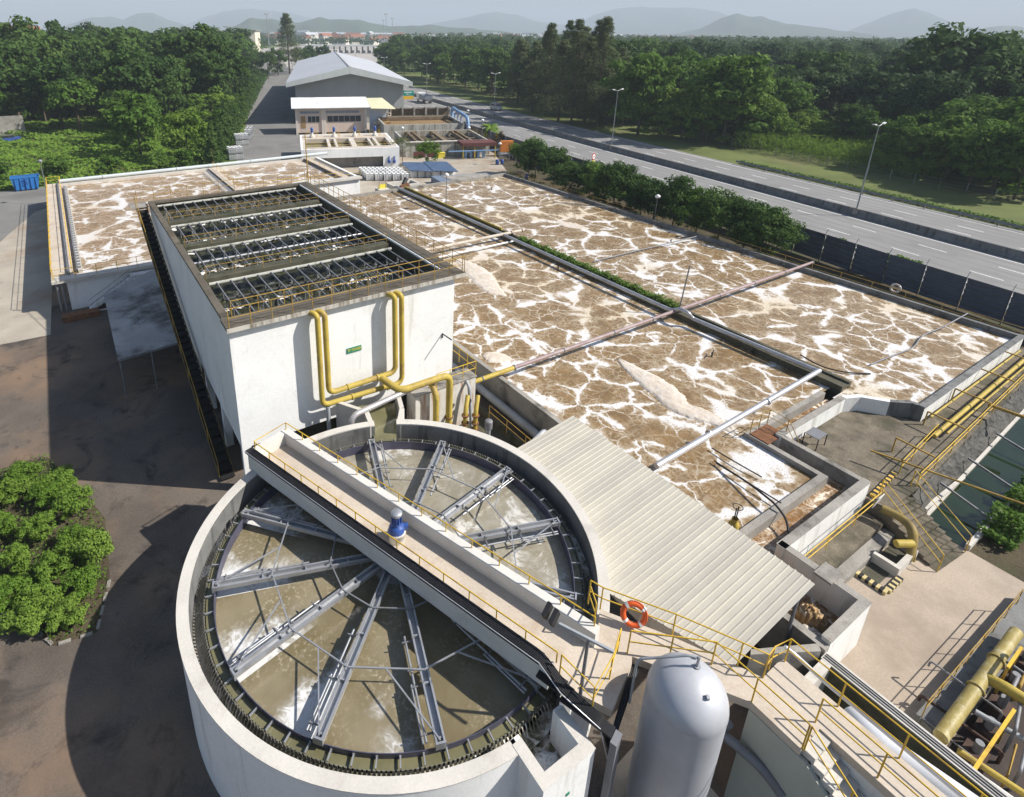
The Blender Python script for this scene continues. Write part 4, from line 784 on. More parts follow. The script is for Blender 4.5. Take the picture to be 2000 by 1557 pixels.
# pole at tower rear corner
tag(MB().tube([(18.0, 49.0, TT), (17.95, 49.0, TT+4.2)], [0.06, 0.04], 8).build('flood_mast', M_RAILD, org=(18, 49, TT)), 'thin rusty mast at the back right corner of the tower top', 'mast')

# creeper on the divider
def leaf_cloud(n, sampler, size, seed=0, up=0.5, aspect=0.6, droop=0.0):
    rg = np.random.default_rng(seed); P, N_ = sampler(rg, n)
    N_ = N_+rg.normal(size=(n, 3))*up; N_ /= np.linalg.norm(N_, axis=1)[:, None]+1e-9
    T = np.cross(N_, rg.normal(size=(n, 3))); T /= np.linalg.norm(T, axis=1)[:, None]+1e-9
    if droop: T = T*(1-droop)+np.array([0, 0, -droop]); T /= np.linalg.norm(T, axis=1)[:, None]
    B = np.cross(N_, T); B /= np.linalg.norm(B, axis=1)[:, None]+1e-9
    s = size*rg.uniform(0.6, 1.3, n)[:, None]
    V = np.stack([P-T*s, P+B*s*aspect-T*s*0.1+N_*s*0.12, P+T*s, P-B*s*aspect-T*s*0.1+N_*s*0.12], 1).reshape(-1, 3)
    return V, np.arange(4*n).reshape(n, 4)
def samp_div(rg, n):
    y = rg.uniform(24.8, 43.5, n); x = 38.15+rg.normal(size=n)*0.22; hgt = 0.15+0.22*np.abs(np.sin(y*1.7)+0.6*np.sin(y*4.1)); z = BT+rg.random(n)*hgt-0.05
    return np.stack([x, y, z], 1), np.tile([0, -0.2, 1.0], (n, 1))
V, F = leaf_cloud(5200, samp_div, 0.085, 3, 0.6); tag(fast('creeper', V, F, LF_MID), 'green creeper overgrowing the middle of the basin divider', 'creeper', kind='stuff')

# ------------------------------------------------------------------ ponds behind and left of the tower
pd = thing('settling_pond', 'white-walled settling pond with foam behind and left of the tower', 'pond', (-2.3, 53, 0))
PTZ = 2.85
wall('front_wall', M_WHITE, pd, (-1.6, 18.0, 53.0, 53.3, 0, PTZ-0.25)); wall('front_ledge', M_RIM, pd, (-2.6, 18.0, 52.6, 53.6, PTZ-0.25, PTZ))
wall('left_wall', M_WHITE, pd, (-1.6, -1.3, 53.3, 89.0, 0, PTZ-0.2)); wall('left_walkway', M_BEIGE, pd, (-2.6, -1.0, 53.6, 89.4, PTZ-0.2, PTZ))
wall('rear_wall', M_RIM, pd, (-1.0, 34.6, 89.0, 89.5, 0, PTZ-0.05)); wall('right_wall', M_WHITE, pd, (34.2, 34.6, 74.0, 89.0, 0, PTZ-0.05))
wall('front_wall', M_WHITE, pd, (18.0, 34.6, 73.7, 74.0, 0, PTZ-0.3)); wall('front_ledge', M_RIM, pd, (18.0, 34.8, 73.3, 74.3, PTZ-0.3, PTZ-0.02))
wall('divider', M_BEIGE, pd, (17.6, 18.4, 53.6, 89.0, 0, PTZ+0.02)); wall('trough', M_STEELD, pd, (16.95, 17.35, 58, 88, PTZ-0.5, PTZ-0.1)); wall('trough', M_STEELD, pd, (-0.75, -0.4, 55, 88, PTZ-0.5, PTZ-0.1))
wall('trough', M_STEELD, pd, (33.2, 33.7, 75.5, 88, PTZ-0.5, PTZ-0.1)); wall('walkway', M_BEIGE, pd, (32.2, 33.1, 74.3, 89, PTZ-0.05, PTZ+0.05))
tt = data(MB().box(-0.28, 0.05, -0.09, 0.09, 0.0, 0.34), 'weir_tooth', M_RIM)
for x_ in (16.9, 33.2, -0.36):
    for y_ in np.arange(58.5 if x_ > 0 else 55, 88, 0.62 if x_ > 0 else 0.8):
        if x_ > 30 and y_ < 76: continue
        inst(tt, 'weir_tooth', pd, (x_, y_, PTZ-0.42))
sheet('pond_liquor_left', [(-1.0, 53.6), (17.6, 53.6), (17.6, 89.0), (-1.0, 89.0)], PTZ-0.42, M_LIQ2)
sheet('pond_liquor_right', [(18.4, 74.3), (34.2, 74.3), (34.2, 89.0), (18.4, 89.0)], PTZ-0.42, M_LIQ2)
pipe('water_main', 'pale grey main running along the ponds\' rear wall', [(-1.2, 89.3, PTZ+0.25), (18.0, 89.6, PTZ+0.25), (36.5, 89.9, PTZ+0.3)], 0.24, mat('pale_grey_main', (0.50, 0.54, 0.55), 0.5, 0.06, 0.5, spec=0.4), 0, [((x_, 89.3+x_*0.016, PTZ+0.25), (1, 0, 0)) for x_ in (4.0, 13.4, 24.0)])
railing('pond_railing', 'yellow guard rail on the outer edge of the pond\'s left walkway', [(-2.5, 53.0, PTZ), (-2.5, 89.2, PTZ), (-1.0, 89.2, PTZ)], M_RAIL, 0.95, 2.0)
railing('pond_railing', 'yellow guard rail on the inner edge of the pond\'s left walkway', [(-1.05, 54.0, PTZ), (-1.05, 89.0, PTZ)], M_RAIL, 0.95, 2.0)
railing('pond_railing', 'yellow guard rail along the pond\'s front ledge left of the tower', [(-2.4, 52.8, PTZ), (17.5, 52.8, PTZ)], M_RAIL, 0.9, 1.5)
railing('pond_railing', 'yellow guard rail along the walkway between the two ponds', [(18.3, 54, PTZ), (18.3, 89, PTZ)], M_RAIL, 0.9, 2.2)
railing('pond_railing', 'yellow guard rail beside the right pond\'s weir trough', [(32.3, 74.5, PTZ), (32.3, 89, PTZ)], M_RAIL, 0.9, 2.0)
railing('pond_railing', 'yellow guard rail on the front ledge of the right pond', [(20, 73.5, PTZ), (34.6, 73.5, PTZ)], M_RAIL, 0.9, 1.8)
pipe('dark_trough_pipe', 'dark pipe on the floor of the pond\'s left walkway', [(-1.35, 53.6, PTZ+0.12), (-1.35, 88.6, PTZ+0.12)], 0.12, M_STEELD, 0, n=8)
p_ = (-2.75, 90.2, 0); lamp('pond_lamp', 'slim lamp at the far left corner of the pond', p_, 5.6, M_STEELD)
# stair and landing in front of the pond
ps = thing('pond_stair', 'white concrete stair climbing to the pond beside the lean-to', 'stair', (1.0, 51, 0))
stm = data(MB().box(-0.16, 0.16, -0.55, 0.55, 0, 0.16), 'step', M_WHITE2)
for k in range(11): inst(stm, 'step', ps, (-0.2+k*0.3, 52.3, k*0.2))
MB().prism([(-0.5, 51.72), (3.2, 51.72), (3.2, 51.6), (-0.5, 51.6)], 0, 0.1).build('base', M_WHITE2, ps)
mb = MB(); mb.add([(-0.4, 51.7, 0.0), (3.1, 51.7, 2.1), (3.1, 51.7, 2.45), (-0.4, 51.7, 0.35), (-0.4, 51.6, 0.0), (3.1, 51.6, 2.1), (3.1, 51.6, 2.45), (-0.4, 51.6, 0.35)], [(0, 1, 2, 3), (7, 6, 5, 4), (0, 4, 5, 1), (3, 2, 6, 7)]); mb.build('stringer', M_WHITE2, ps)
for s_ in (0.55, 1.0): MB().tube([(-0.3, 51.65, s_+0.1), (3.0, 51.65, s_+2.1)], 0.022, 6).build('handrail', M_STEELD, ps)
MB().box(3.0, 6.0, 51.6, 52.6, 2.0, 2.2).box(3.0, 8.5, 51.9, 52.6, 2.2, 2.45).build('landing', M_WHITE2, ps)
tg = thing('steel_trough', 'low rusty steel trough at the foot of the pond\'s left corner', 'trough', (-2.4, 51, 0)); MB().box(-2.3, 0.3, 50.6, 51.4, 0, 0.45).build('body', M_RUST, tg)
tg2 = thing('pond_drain', 'dark drain pipes in the recess at the pond\'s left corner', 'drain', (-2.2, 52.8, 0))
for x_ in (-2.3, -1.95): MB().tube([(x_, 52.9, 0.1), (x_, 52.9, 2.5)], 0.09, 8).build('pipe', M_STEELD, tg2)
# lean-to roof beside the tower
lt = thing('lean_to_roof', 'stained corrugated lean-to roof between the pond stair and the tower', 'roof', (3.0, 45, 0))
c0, c1, c2, c3 = at(203, 577, 2.9), at(306, 522, 3.2), at(351, 668, 3.0), at(230, 703, 2.7)
mb = MB(); nw, nl = 46, 8; V = []
for j in range(nl+1):
    for i in range(nw*2+1):
        s_, t_ = i/(nw*2), j/nl
        p_ = [(c0[q]*(1-s_)+c3[q]*s_)*(1-t_)+(c1[q]*(1-s_)+c2[q]*s_)*t_ for q in range(3)]; V.append((p_[0], p_[1], p_[2]+(0.035 if i % 2 else 0)))
mb.add(V, [(j*(nw*2+1)+i, j*(nw*2+1)+i+1, (j+1)*(nw*2+1)+i+1, (j+1)*(nw*2+1)+i) for j in range(nl) for i in range(nw*2)]); mb.build('sheeting', M_ASBEST, lt)
for c_ in (c0, c3, tuple((a_+b_)/2 for a_, b_ in zip(c0, c3)), tuple((a_+b_)/2 for a_, b_ in zip(c3, c2))): MB().tube([(c_[0]+0.1, c_[1]+0.1, 0), (c_[0]+0.1, c_[1]+0.1, c_[2]-0.03)], 0.05, 6).build('post', M_STEELD, lt)
MB().bar((c3[0], c3[1], c3[2]-0.08), (c2[0], c2[1], c2[2]-0.08), 0.06, 0.1).build('purlin', M_STEELD, lt)
# skip
sk = thing('waste_skip', 'blue open-topped waste skip standing by the bushes on the left', 'skip', (-5.3, 100, 0))
x0, x1, y0, y1, h_ = -7.0, -3.6, 99.8, 101.6, 1.9
mb = MB(); mb.add([(x0+.3, y0+.1, .15), (x1-.3, y0+.1, .15), (x1-.3, y1-.1, .15), (x0+.3, y1-.1, .15), (x0, y0, h_), (x1, y0, h_), (x1, y1, h_), (x0, y1, h_)], [(3, 2, 1, 0), (0, 1, 5, 4), (1, 2, 6, 5), (2, 3, 7, 6), (3, 0, 4, 7)]); mb.build('body', M_SKIP, sk)
MB().box(x0+.1, x1-.1, y0+.1, y1-.1, 1.5, 1.55).build('contents', M_RUST, sk)
rb = data(MB().box(-.05, .05, -.1, .02, .2, h_-.02), 'rib', M_SKIP)
for k in range(5): inst(rb, 'rib', sk, (x0+.5+k*.62, y0-.01, 0))
mb = MB(); mb.box(x0-.06, x1+.06, y0-.06, y0+.02, h_-.05, h_+.06).box(x0-.06, x1+.06, y1-.02, y1+.06, h_-.05, h_+.06).box(x0-.06, x0+.02, y0, y1, h_-.04, h_+.05).box(x1-.02, x1+.06, y0, y1, h_-.04, h_+.05); mb.build('rim', M_SKIP, sk)
mb = MB(); c_ = ((x0+x1)/2-.1, y0-.12)
for a_, b_ in (((-.25, 1.6), (.25, 1.6)), ((-.25, 1.6), (-.25, 1.0)), ((-.25, 1.0), (.25, 1.0)), ((.25, 1.0), (.25, 1.3)), ((.25, 1.3), (0, 1.3))): mb.bar((c_[0]+a_[0], c_[1], a_[1]), (c_[0]+b_[0], c_[1], b_[1]), .06, .06)
mb.build('emblem', mat('skip_emblem', (0.01, 0.05, 0.25), 0.5, 0.1, 1.0), sk)
M_DRUST = mat('dark_rust', (0.075, 0.045, 0.035), 0.85, 0.3, 2.0, dirt=(0.03, 0.025, 0.022), dirt_amt=0.8, dirt_scale=1.5)
NTHP = ['first', 'second', 'third', 'fourth', 'fifth', 'sixth', 'seventh', 'eighth', 'ninth', 'tenth', 'eleventh', 'twelfth', 'thirteenth', 'fourteenth', 'fifteenth', 'sixteenth']
# ------------------------------------------------------------------ upper walkway right of the bridge, with stair
WZ = 4.30
uw = thing('upper_walkway', 'beige concrete walkway leading from the bridge end towards the bottom right', 'walkway', (13, 6, 0))
FE = [at(1172, 1190, WZ), at(1312, 1243, WZ), at(1440, 1300, WZ), at(1490, 1324, WZ)]           # far edge
poly = [bpnt(S1-0.05, -0.75, 0)[:2], bpnt(S1-0.05, 1.15, 0)[:2]]+[p[:2] for p in FE]+[(15.55, 4.95), (15.85, 4.9), (15.9, -4.0), (14.78, -4.0), (14.78, 3.35), (13.84, 3.35), (13.84, 4.7), (12.98, 5.95), (12.0, 7.35), (11.8, 7.2), (10.3, 6.62)]
MB().prism(poly, WZ-0.28, WZ).build('slab', M_BEIGE, uw)
MB().prism([(14.0, 3.4), (14.7, 3.4), (14.7, 4.8), (14.0, 4.7)], 0, WZ-0.281).build('support_wall', M_WHITE2, uw)
MB().box(14.8, 15.85, -4.0, 4.85, 0, WZ-0.281).build('support_wall', M_WHITE2, uw)
SG0 = (13.0, 4.75); 
mb = MB(); mb.add([(13.82, 4.72, 0), (13.82, -2.5, 0), (13.82, -2.5, 0.3), (13.82, 3.2, WZ-0.29), (13.82, 4.72, WZ-0.29), (13.94, 4.72, 0), (13.94, -2.5, 0), (13.94, -2.5, 0.3), (13.94, 3.2, WZ-0.29), (13.94, 4.72, WZ-0.29)],
                   [(0, 1, 2, 3, 4), (9, 8, 7, 6, 5), (0, 5, 6, 1), (1, 6, 7, 2), (2, 7, 8, 3), (3, 8, 9, 4), (4, 9, 5, 0)]); mb.build('stair_wall', mat('pale_green_grey_wall', (0.42, 0.43, 0.37), 0.85, 0.06, 0.6, dirt=(0.3, 0.3, 0.25), dirt_amt=0.3, dirt_scale=0.6), uw)
sm_ = data(MB().box(-0.42, 0.42, -0.16, 0.16, -0.2, 0.0), 'step', M_RIM)
for k in range(21): inst(sm_, 'step', uw, (14.36, 3.2-k*0.27, WZ-0.06-k*0.185))
buoy('orange lifebuoy hung on the yellow walkway rail beside the clarifier', (12.78, 8.02, WZ+0.5), (-0.62, -0.6, 0.35), Rr=0.33, r=0.09)
railing('walkway_railing', 'yellow guard rail along the canopy side of the upper walkway', [(12.2, 9.35, WZ), FE[0], FE[1], FE[2], FE[3], (15.15, 4.98, WZ), (15.8, 4.86, WZ), (15.83, -4, WZ)], M_RAIL, 0.95, 1.5)
railing('walkway_railing', 'yellow guard rail beside the silver tank on the upper walkway', [(11.95, 7.5, WZ), (13.82, 5.95, WZ), (13.85, 4.72, WZ), (13.87, 3.35, WZ)], M_RAIL, 0.95, 1.3)
railing('stair_railing', 'yellow handrail sloping down the stair at the bottom right', [(13.87, 3.3, WZ), (13.87, -2.4, 0.4)], M_RAIL, 0.95, 1.5)
railing('walkway_railing', 'yellow guard rail between the stair and the upper walkway\'s right arm', [(14.84, 3.5, WZ), (14.84, -4, WZ)], M_RAIL, 0.95, 1.5)
railing('bridge_end_railing', 'short yellow rail closing the corner where the bridge meets the walkway', [bpnt(S1-0.4, -0.7, WZ+0.06), bpnt(S1+0.7, -0.9, WZ), (10.9, 7.25, WZ), (11.75, 7.7, WZ)], M_RAIL, 0.95, 1.0)
railing('bridge_end_railing', 'yellow rail on the launder side between bridge parapet and walkway', [bpnt(S1-0.2, 1.1, PT), (12.15, 9.3, WZ)], M_RAIL, 0.8, 1.2)
p_ = at(1133, 1360, WZ); fl = thing('floodlight_pole', 'grey pole carrying black floodlights where bridge and walkway meet', 'floodlight', p_)
MB().tube([p_, (p_[0], p_[1], WZ+2.25)], [0.055, 0.045], 8).build('pole', M_STEELD, fl)
MB().bar((p_[0]-0.35, p_[1]+0.75, WZ+2.25), (p_[0]+0.3, p_[1]-0.62, WZ+2.3), 0.07).build('crossarm', M_GREYP, fl)
for k in range(2): MB().obox((p_[0]-0.4-k*0.02, p_[1]+0.9+k*0.26, WZ+2.35), (0.3, -0.9, 0), 0.06, 0.2, 0.17, (-0.4, -0.2, 0.9)).build('lamp_head', M_BLACK, fl)
t2 = thing('walkway_cable_tray', 'black cable tray along the walkway edge beside the silver tank', 'cable tray', (10.3, 6.5, WZ))
MB().prism([(9.95, 6.32), (10.2, 6.28), (12.15, 7.15), (12.05, 7.38)], WZ-0.42, WZ-0.36).build('tray', M_BLACK, t2)
for k in range(4): MB().tube([(9.98+k*0.05, 6.31, 3.2), (9.98+k*0.05, 6.31, WZ-0.3), (12.05+k*0.03, 7.30-k*0.05, WZ-0.3), (12.1, 7.25, 3.0)], 0.025, 6, 0.2).build('cable', M_BLACK, t2)
sheet('tank_pad', [(9.6, 2.5), (13.7, 2.5), (13.7, 7.2), (11.5, 7.0), (9.6, 6.3)], 0.02, M_BEIGE)
sp_ = aty(1109, 1551, SY-0.012); t3 = thing('sump_sign', 'tiny green and yellow plate on the clarifier sump wall', 'sign', sp_); MB().box(sp_[0]-0.06, sp_[0]+0.06, SY-0.02, SY-0.004, sp_[2]-0.05, sp_[2]+0.05).build('plate', mat('sign_green', (0.02, 0.22, 0.14)), t3)
mound('sump_foam', 'bluish white foam churning in the clarifier\'s outlet sump', [(8.7, 6.75), (8.6, 7.1), (8.4, 7.5)], [0.35, 0.4, 0.3], 0.15, M_FOAMW, 2.76, n=20, seed=13)
# silver pressure tank
SXY = (11.95, 5.55); SR = 1.04; SZ = 4.98
sv = thing('pressure_tank', 'tall silver domed pressure tank at the bottom of the picture', 'tank', (*SXY, 0))
prof = [(SR, 0.1), (SR, SZ)]+[(SR*math.cos(t), SZ+0.88*math.sin(t)) for t in np.linspace(0.08, PI/2, 14)]
MB().lathe(prof, SXY, 48).build('shell', M_TANKS, sv)
MB().lathe([(SR+0.003, SZ-0.02), (SR+0.008, SZ), (SR+0.003, SZ+0.02)], SXY, 48).build('weld_seam', M_TANKS, sv)
MB().tube([(SXY[0]+0.28, SXY[1]+0.05, SZ+0.80), (SXY[0]+0.28, SXY[1]+0.05, SZ+1.25)], 0.04, 8).tube([(SXY[0]+0.28, SXY[1]+0.05, SZ+0.83), (SXY[0]+0.28, SXY[1]+0.05, SZ+0.91)], 0.09, 10).build('relief_valve', M_STEEL, sv)
MB().tube([(SXY[0]+0.28, SXY[1]+0.05, SZ+1.2), (SXY[0]+0.1, SXY[1]+0.25, SZ+1.2), (SXY[0]-0.75, SXY[1]+1.05, SZ+0.72), (SXY[0]-0.82, SXY[1]+1.1, SZ+0.6), (SXY[0]-0.82, SXY[1]+1.1, 3.9)], 0.035, 8, 0.1).build('vent_pipe', M_GREYP, sv)
MB().obox((SXY[0]-0.1, SXY[1]-0.55, SZ+0.72), (0.5, 0.5, 0.2), 0.05, 0.04, 0.12).build('lifting_lug', M_STEEL, sv)
MB().obox((SXY[0]+0.55, SXY[1]+0.3, SZ+0.7), (0.5, 0.5, 0.2), 0.05, 0.04, 0.12).build('lifting_lug', M_STEEL, sv)
pipe('tank_outlet_pipe', 'dark grey pipe bending from the silver tank into the stair wall', [(12.9, 5.6, 2.9), (13.4, 5.0, 2.9), (13.75, 4.0, 2.6), (13.8, 3.4, 2.3)], 0.14, M_STEELD, 0.4)
pipe('tank_outlet_pipe', 'lower dark grey pipe behind the silver tank', [(12.9, 5.8, 2.2), (13.4, 5.3, 2.2), (13.6, 5.0, 3.2)], 0.11, M_STEELD, 0.3)

# ------------------------------------------------------------------ ribbed canopy between clarifier and basin
cn = thing('ribbed_canopy', 'large cream ribbed metal canopy roof between the clarifier and the basin', 'canopy', (17, 12, 0))
XR0, XR1 = 19.55, 19.85; CY0, CY1 = 5.9, 17.35
def cleft(y):
    d = y-TC[1]; xt = TC[0]+math.sqrt(max(0, (RO+0.06)**2-d*d)) if abs(d) < RO else 0
    return max(xt, float(np.interp(y, [5.8, 10.2, 20], [15.25, 13.85, 12.0])))
def cz(x): return 3.15+(x-14.5)*(0.75/5.2)
nsh = 16; pw = (CY1-CY0)/nsh
for k in range(nsh):
    y0_, y1_ = CY0+k*pw, CY0+(k+1)*pw+0.02; mb = MB(); xr = float(np.interp(y0_, [5.9, 17.4], [19.8, 19.5]))
    prof = []                                            # three trapezoid ribs per sheet
    for r_ in range(3):
        b_ = r_/3; prof += [(b_, 0), (b_+0.20, 0), (b_+0.23, 0.028), (b_+0.275, 0.028), (b_+0.305, 0)]
    prof.append((1.0, 0.0))
    V = []
    for (f_, dz) in prof:
        y_ = y0_+(y1_-y0_)*f_; xl = cleft(y_)
        V += [(xl, y_, cz(xl)+dz+k*0.0015), (xr, y_, cz(xr)+dz+k*0.0015)]
    mb.add(V, [(2*i+1, 2*i, 2*i+2, 2*i+3) for i in range(len(prof)-1)]); o = mb.build('roof_sheet', M_CREAM if (k*7) % 5 > 1 else M_CREAMD, cn); o.data.update()
    if o.data.polygons[0].normal.z < 0: o.data.flip_normals()
for y_ in (6.1, 9.6, 13.2, 17.1):
    MB().bar((cleft(y_)+0.15, y_, cz(cleft(y_)+0.15)-0.09), (19.5, y_, cz(19.5)-0.09), 0.08, 0.14).build('rafter', M_STEELD, cn)
    MB().tube([(19.3, y_, 0), (19.3, y_, cz(19.3)-0.15)], 0.06, 8).build('post', M_STEELD, cn)
# ------------------------------------------------------------------ discharge box and falling froth below the basin corner
db = thing('discharge_channel', 'white concrete discharge channel and box where brown froth tumbles from the basin', 'channel', (21, 5, 0))
wall('right_wall', M_WHITE2, db, (22.35, 22.65, 4.95, 8.27, 0, BT)); wall('front_wall', M_WHITE2, db, (19.7, 22.35, 4.95, 5.25, 0, BT)); wall('cap', M_CONC, db, (22.33, 22.67, 5.27, 8.27, BT, BT+0.02), (19.7, 22.67, 4.93, 5.27, BT, BT+0.022))
wall('left_wall', M_CONC, db, (19.4, 19.7, 4.95, 8.3, 0, BT-0.15)); wall('cover_slab', M_CONC, db, (22.1, 23.0, 6.1, 6.75, BT+0.021, BT+0.1)); wall('baffle', M_CONC, db, (20.6, 21.1, 6.9, 7.15, 0, BT))
sheet('discharge_pool', [(19.7, 5.25), (22.35, 5.25), (22.35, 8.3), (19.7, 8.3)], 0.9, M_LIQ3)
mound('tumbling_froth', 'brown froth tumbling over the end of the weir into the discharge channel', [(21.6, 9.35), (21.3, 8.8), (20.9, 8.2), (20.7, 7.6), (20.8, 7.0)], [0.5, 0.6, 0.55, 0.5, 0.4], 0.5, M_SLUDGE, 1.35, seed=9, cat='froth')
mound('tumbling_froth', 'brown froth pouring into the discharge box beside the canopy corner', [(21.0, 6.7), (21.2, 6.2), (21.4, 5.6)], [0.3, 0.4, 0.3], 0.6, M_SLUDGE, 0.95, n=30, seed=10, cat='froth')
mound('box_foam', 'cream foam gathered in the discharge box beside the canopy corner', [(19.9, 5.7), (20.4, 5.8), (20.9, 5.6)], [0.4, 0.5, 0.3], 0.35, M_FOAM, 0.95, n=24, seed=11)
# pipe trench along the walkway
tz = 1.9
tq = thing('pipe_trench', 'concrete pipe trench with cables on its edge running to the bottom right', 'trench', (19.3, 0, 0))
wall('outer_wall', M_RIM, tq, (19.15, 19.55, -5, 4.94, 0, tz)); wall('inner_wall', M_WETC, tq, (16.2, 16.4, -5, 4.9, 0, tz)); wall('end_wall', M_RIM, tq, (16.4, 19.14, 4.6, 4.9, 0, tz))
MB().box(19.115, 19.148, -5, 4.59, 0, tz-0.02).build('shade_panel', M_DARKC, tq)  # added panel: its dark colour stands in for shade on the wall's inner face
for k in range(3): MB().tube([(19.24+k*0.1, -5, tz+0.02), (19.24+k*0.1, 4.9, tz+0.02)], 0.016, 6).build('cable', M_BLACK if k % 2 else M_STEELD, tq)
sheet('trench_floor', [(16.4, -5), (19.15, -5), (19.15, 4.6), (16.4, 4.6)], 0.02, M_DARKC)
pipe('white_main', 'fat white main lying in the trench at the bottom right', [at(1668, 1405, 1.7), at(1700, 1440, 2.2), at(1985, 1640, 2.35)], 0.36, mat('white_main_paint', (0.66, 0.67, 0.70), 0.4, 0.05, 0.6, spec=0.45), 0.4, n=20)
pipe('walkway_pipe', 'silver pipe with elbow clamped along the walkway kerb', [(15.95, 5.0, WZ+0.35), (16.15, 4.75, WZ+0.15), (16.2, 3.9, WZ), (16.2, -4.0, WZ)], 0.06, M_SILVER, 0.2, n=8)
gs = thing('grey_screen_wall', 'grey concrete wall in shade below the canopy\'s near corner', 'wall', (18, 6, 0)); MB().prism([(17.0, 6.2), (17.2, 6.3), (19.4, 5.2), (19.2, 5.0)], 0, 2.1).build('panel', M_CONC, gs)
# ------------------------------------------------------------------ mossy platform, stair, retaining wall, green pool
PZ = 1.27
pf = thing('mossy_platform', 'mossy concrete platform beside the near end of the basin', 'platform', (30, 7, 0))
MB().prism([(29.7, 8.0), (29.7, 12.0), (36.1, 12.0), (37.05, 11.6), (37.95, 10.5), (38.95, 9.7), (39.0, 9.2), (55.4, 9.2), (55.4, 7.7), (32.6, 6.95), (29.9, 7.05)], 0, PZ).build('slab', M_MOSS, pf)
for k in range(8):                                   # black and yellow hazard kerb blocks
    q = (30.0+k*0.36, 7.85+k*0.02); MB().box(q[0], q[0]+0.17, q[1]-0.1, q[1]+0.1, PZ, PZ+0.14).build('hazard_block', mat('hazard_yellow', (0.62, 0.40, 0.08), 0.7, 0.15, 2), pf); MB().box(q[0]+0.171, q[0]+0.355, q[1]-0.1, q[1]+0.1, PZ, PZ+0.138).build('hazard_block', M_BLACK, pf)
ss = thing('yard_stair', 'concrete stair with yellow rails going down from the platform to the tan yard', 'stair', (30.4, 5.5, 0))
T0, T1 = at(1722, 985, PZ), at(1778, 962, PZ); B0, B1 = at(1830, 1118, 0), at(1884, 1080, 0)
for k in range(9):
    t_ = k/9; t2 = (k+1)/9; z_ = PZ*(1-(k+1)/9.0)
    a_, b_ = [tuple(T0[i]*(1-s)+B0[i]*s for i in range(2)) for s in (t_, t2)]; c_, d_ = [tuple(T1[i]*(1-s)+B1[i]*s for i in range(2)) for s in (t2, t_)]
    MB().prism([a_, b_, c_, d_], 0, max(z_, 0.02)+0.001).build('step', M_MOSS, ss)
railing('stair_railing', 'yellow rail on the left of the yard stair', [(*at(1716, 968, PZ)[:2], PZ), (*B0[:2], 0.05)], M_RAIL, 0.95, 2.5)
railing('stair_railing', 'yellow rail on the pool side of the yard stair', [(*at(1778, 950, PZ)[:2], PZ), (*B1[:2], 0.05)], M_RAIL, 0.95, 2.5)
railing('platform_railing', 'double yellow rail along the pool edge of the mossy platform', [(32.7, 7.05, PZ), (55.0, 7.75, PZ)], M_RAIL, 0.8, 2.2)
railing('channel_railing', 'double yellow rail along the white channel wall above the tan yard', [(22.8, 7.55, 0.9), (30.2, 7.55, 1.0)], M_RAIL, 0.8, 2.4)
pipe('platform_pipe', 'thick mustard pipe lying on the mossy platform towards the right edge', [(37.5, 8.1, PZ+0.35), (55, 8.4, PZ+0.35)], 0.115, M_YEL, 0)
pipe('platform_pipe', 'second mustard pipe lying beside the thick one on the platform', [(38.5, 7.85, PZ+0.3), (55, 8.1, PZ+0.3)], 0.06, M_YEL, 0, n=8)
pipe('platform_pipe', 'thin mustard pipe along the foot of the basin\'s near wall', [(39.5, 8.95, PZ+0.3), (54, 8.95, PZ+0.3)], 0.06, M_YEL, 0, n=8)
rt = thing('retaining_wall', 'rough stone retaining wall between the platform and the green pool', 'wall', (40, 6.5, 0))
V = []; rg = np.random.default_rng(4); nx_ = 90
for j in range(9):
    for i in range(nx_+1):
        x_ = 31.9+(56-31.9)*i/nx_; t_ = j/8; V.append((x_+rg.normal()*0.02, 6.93+(x_-32.6)*0.0335-t_*0.55+rg.normal()*0.02, PZ-0.03-t_*1.15+rg.normal()*0.02))
MB().add(V, [(j*(nx_+1)+i, (j+1)*(nx_+1)+i, (j+1)*(nx_+1)+i+1, j*(nx_+1)+i+1) for j in range(8) for i in range(nx_)]).build('stone_face', mat('grey_rubble', (0.10, 0.095, 0.085), 0.9, 0.35, 1.5, dirt=(0.04, 0.04, 0.038), dirt_amt=0.85, dirt_scale=1.2, fine=0.3, bump=0.5), rt)
MB().prism([(31.9, 6.22), (56, 7.0), (56, 7.14), (31.9, 6.36)], -0.3, 0.16).build('toe_kerb', M_RIM, rt)
sheet('green_pool', [(31.9, 4.6), (60, 4.6), (60, 6.9), (31.9, 6.5)], 0.03, M_GREEN)
sheet('dark_path', [(31.9, -3), (60, -3), (60, 4.5), (31.9, 4.5)], 0.012, M_SOIL)
wl = thing('pool_plank', 'pale plank lying over the green pool near the stair', 'plank', at(1808, 992, 0.3)); MB().bar(at(1806, 994, 0.3), at(1882, 932, 0.3), 0.16, 0.08).build('board', M_RIM, wl)
wl = thing('pool_wall', 'pale kerb along the near side of the green pool', 'wall', (34, 1, 0)); MB().box(31.9, 60, 4.42, 4.6, 0, 0.3).build('body', M_RIM, wl)
for k, (a_, b_) in enumerate([((1700, 880), (2000, 985)), ((1930, 790), (2000, 815))]):
    pipe('overhead_conduit', ['long dark conduit slung over the green pool from the platform', 'thick dark conduit at the right edge over the pool'][k], [at(*a_, 2.0), at(*b_, 2.0)], 0.05 if k == 0 else 0.10, M_RAILD, 0, n=8)
pipe('gooseneck_pipe', 'mustard gooseneck pipe dropping into the pit beside the yard stair', [at(1722, 993, 1.3), at(1760, 1010, 1.3), at(1785, 1035, 1.3), at(1777, 1095, 0.2)], 0.19, mat('dirty_mustard', (0.26, 0.19, 0.06), 0.6, 0.25, 1.2, dirt=(0.10, 0.075, 0.04), dirt_amt=0.8, dirt_scale=1.0), 0.6, n=14)
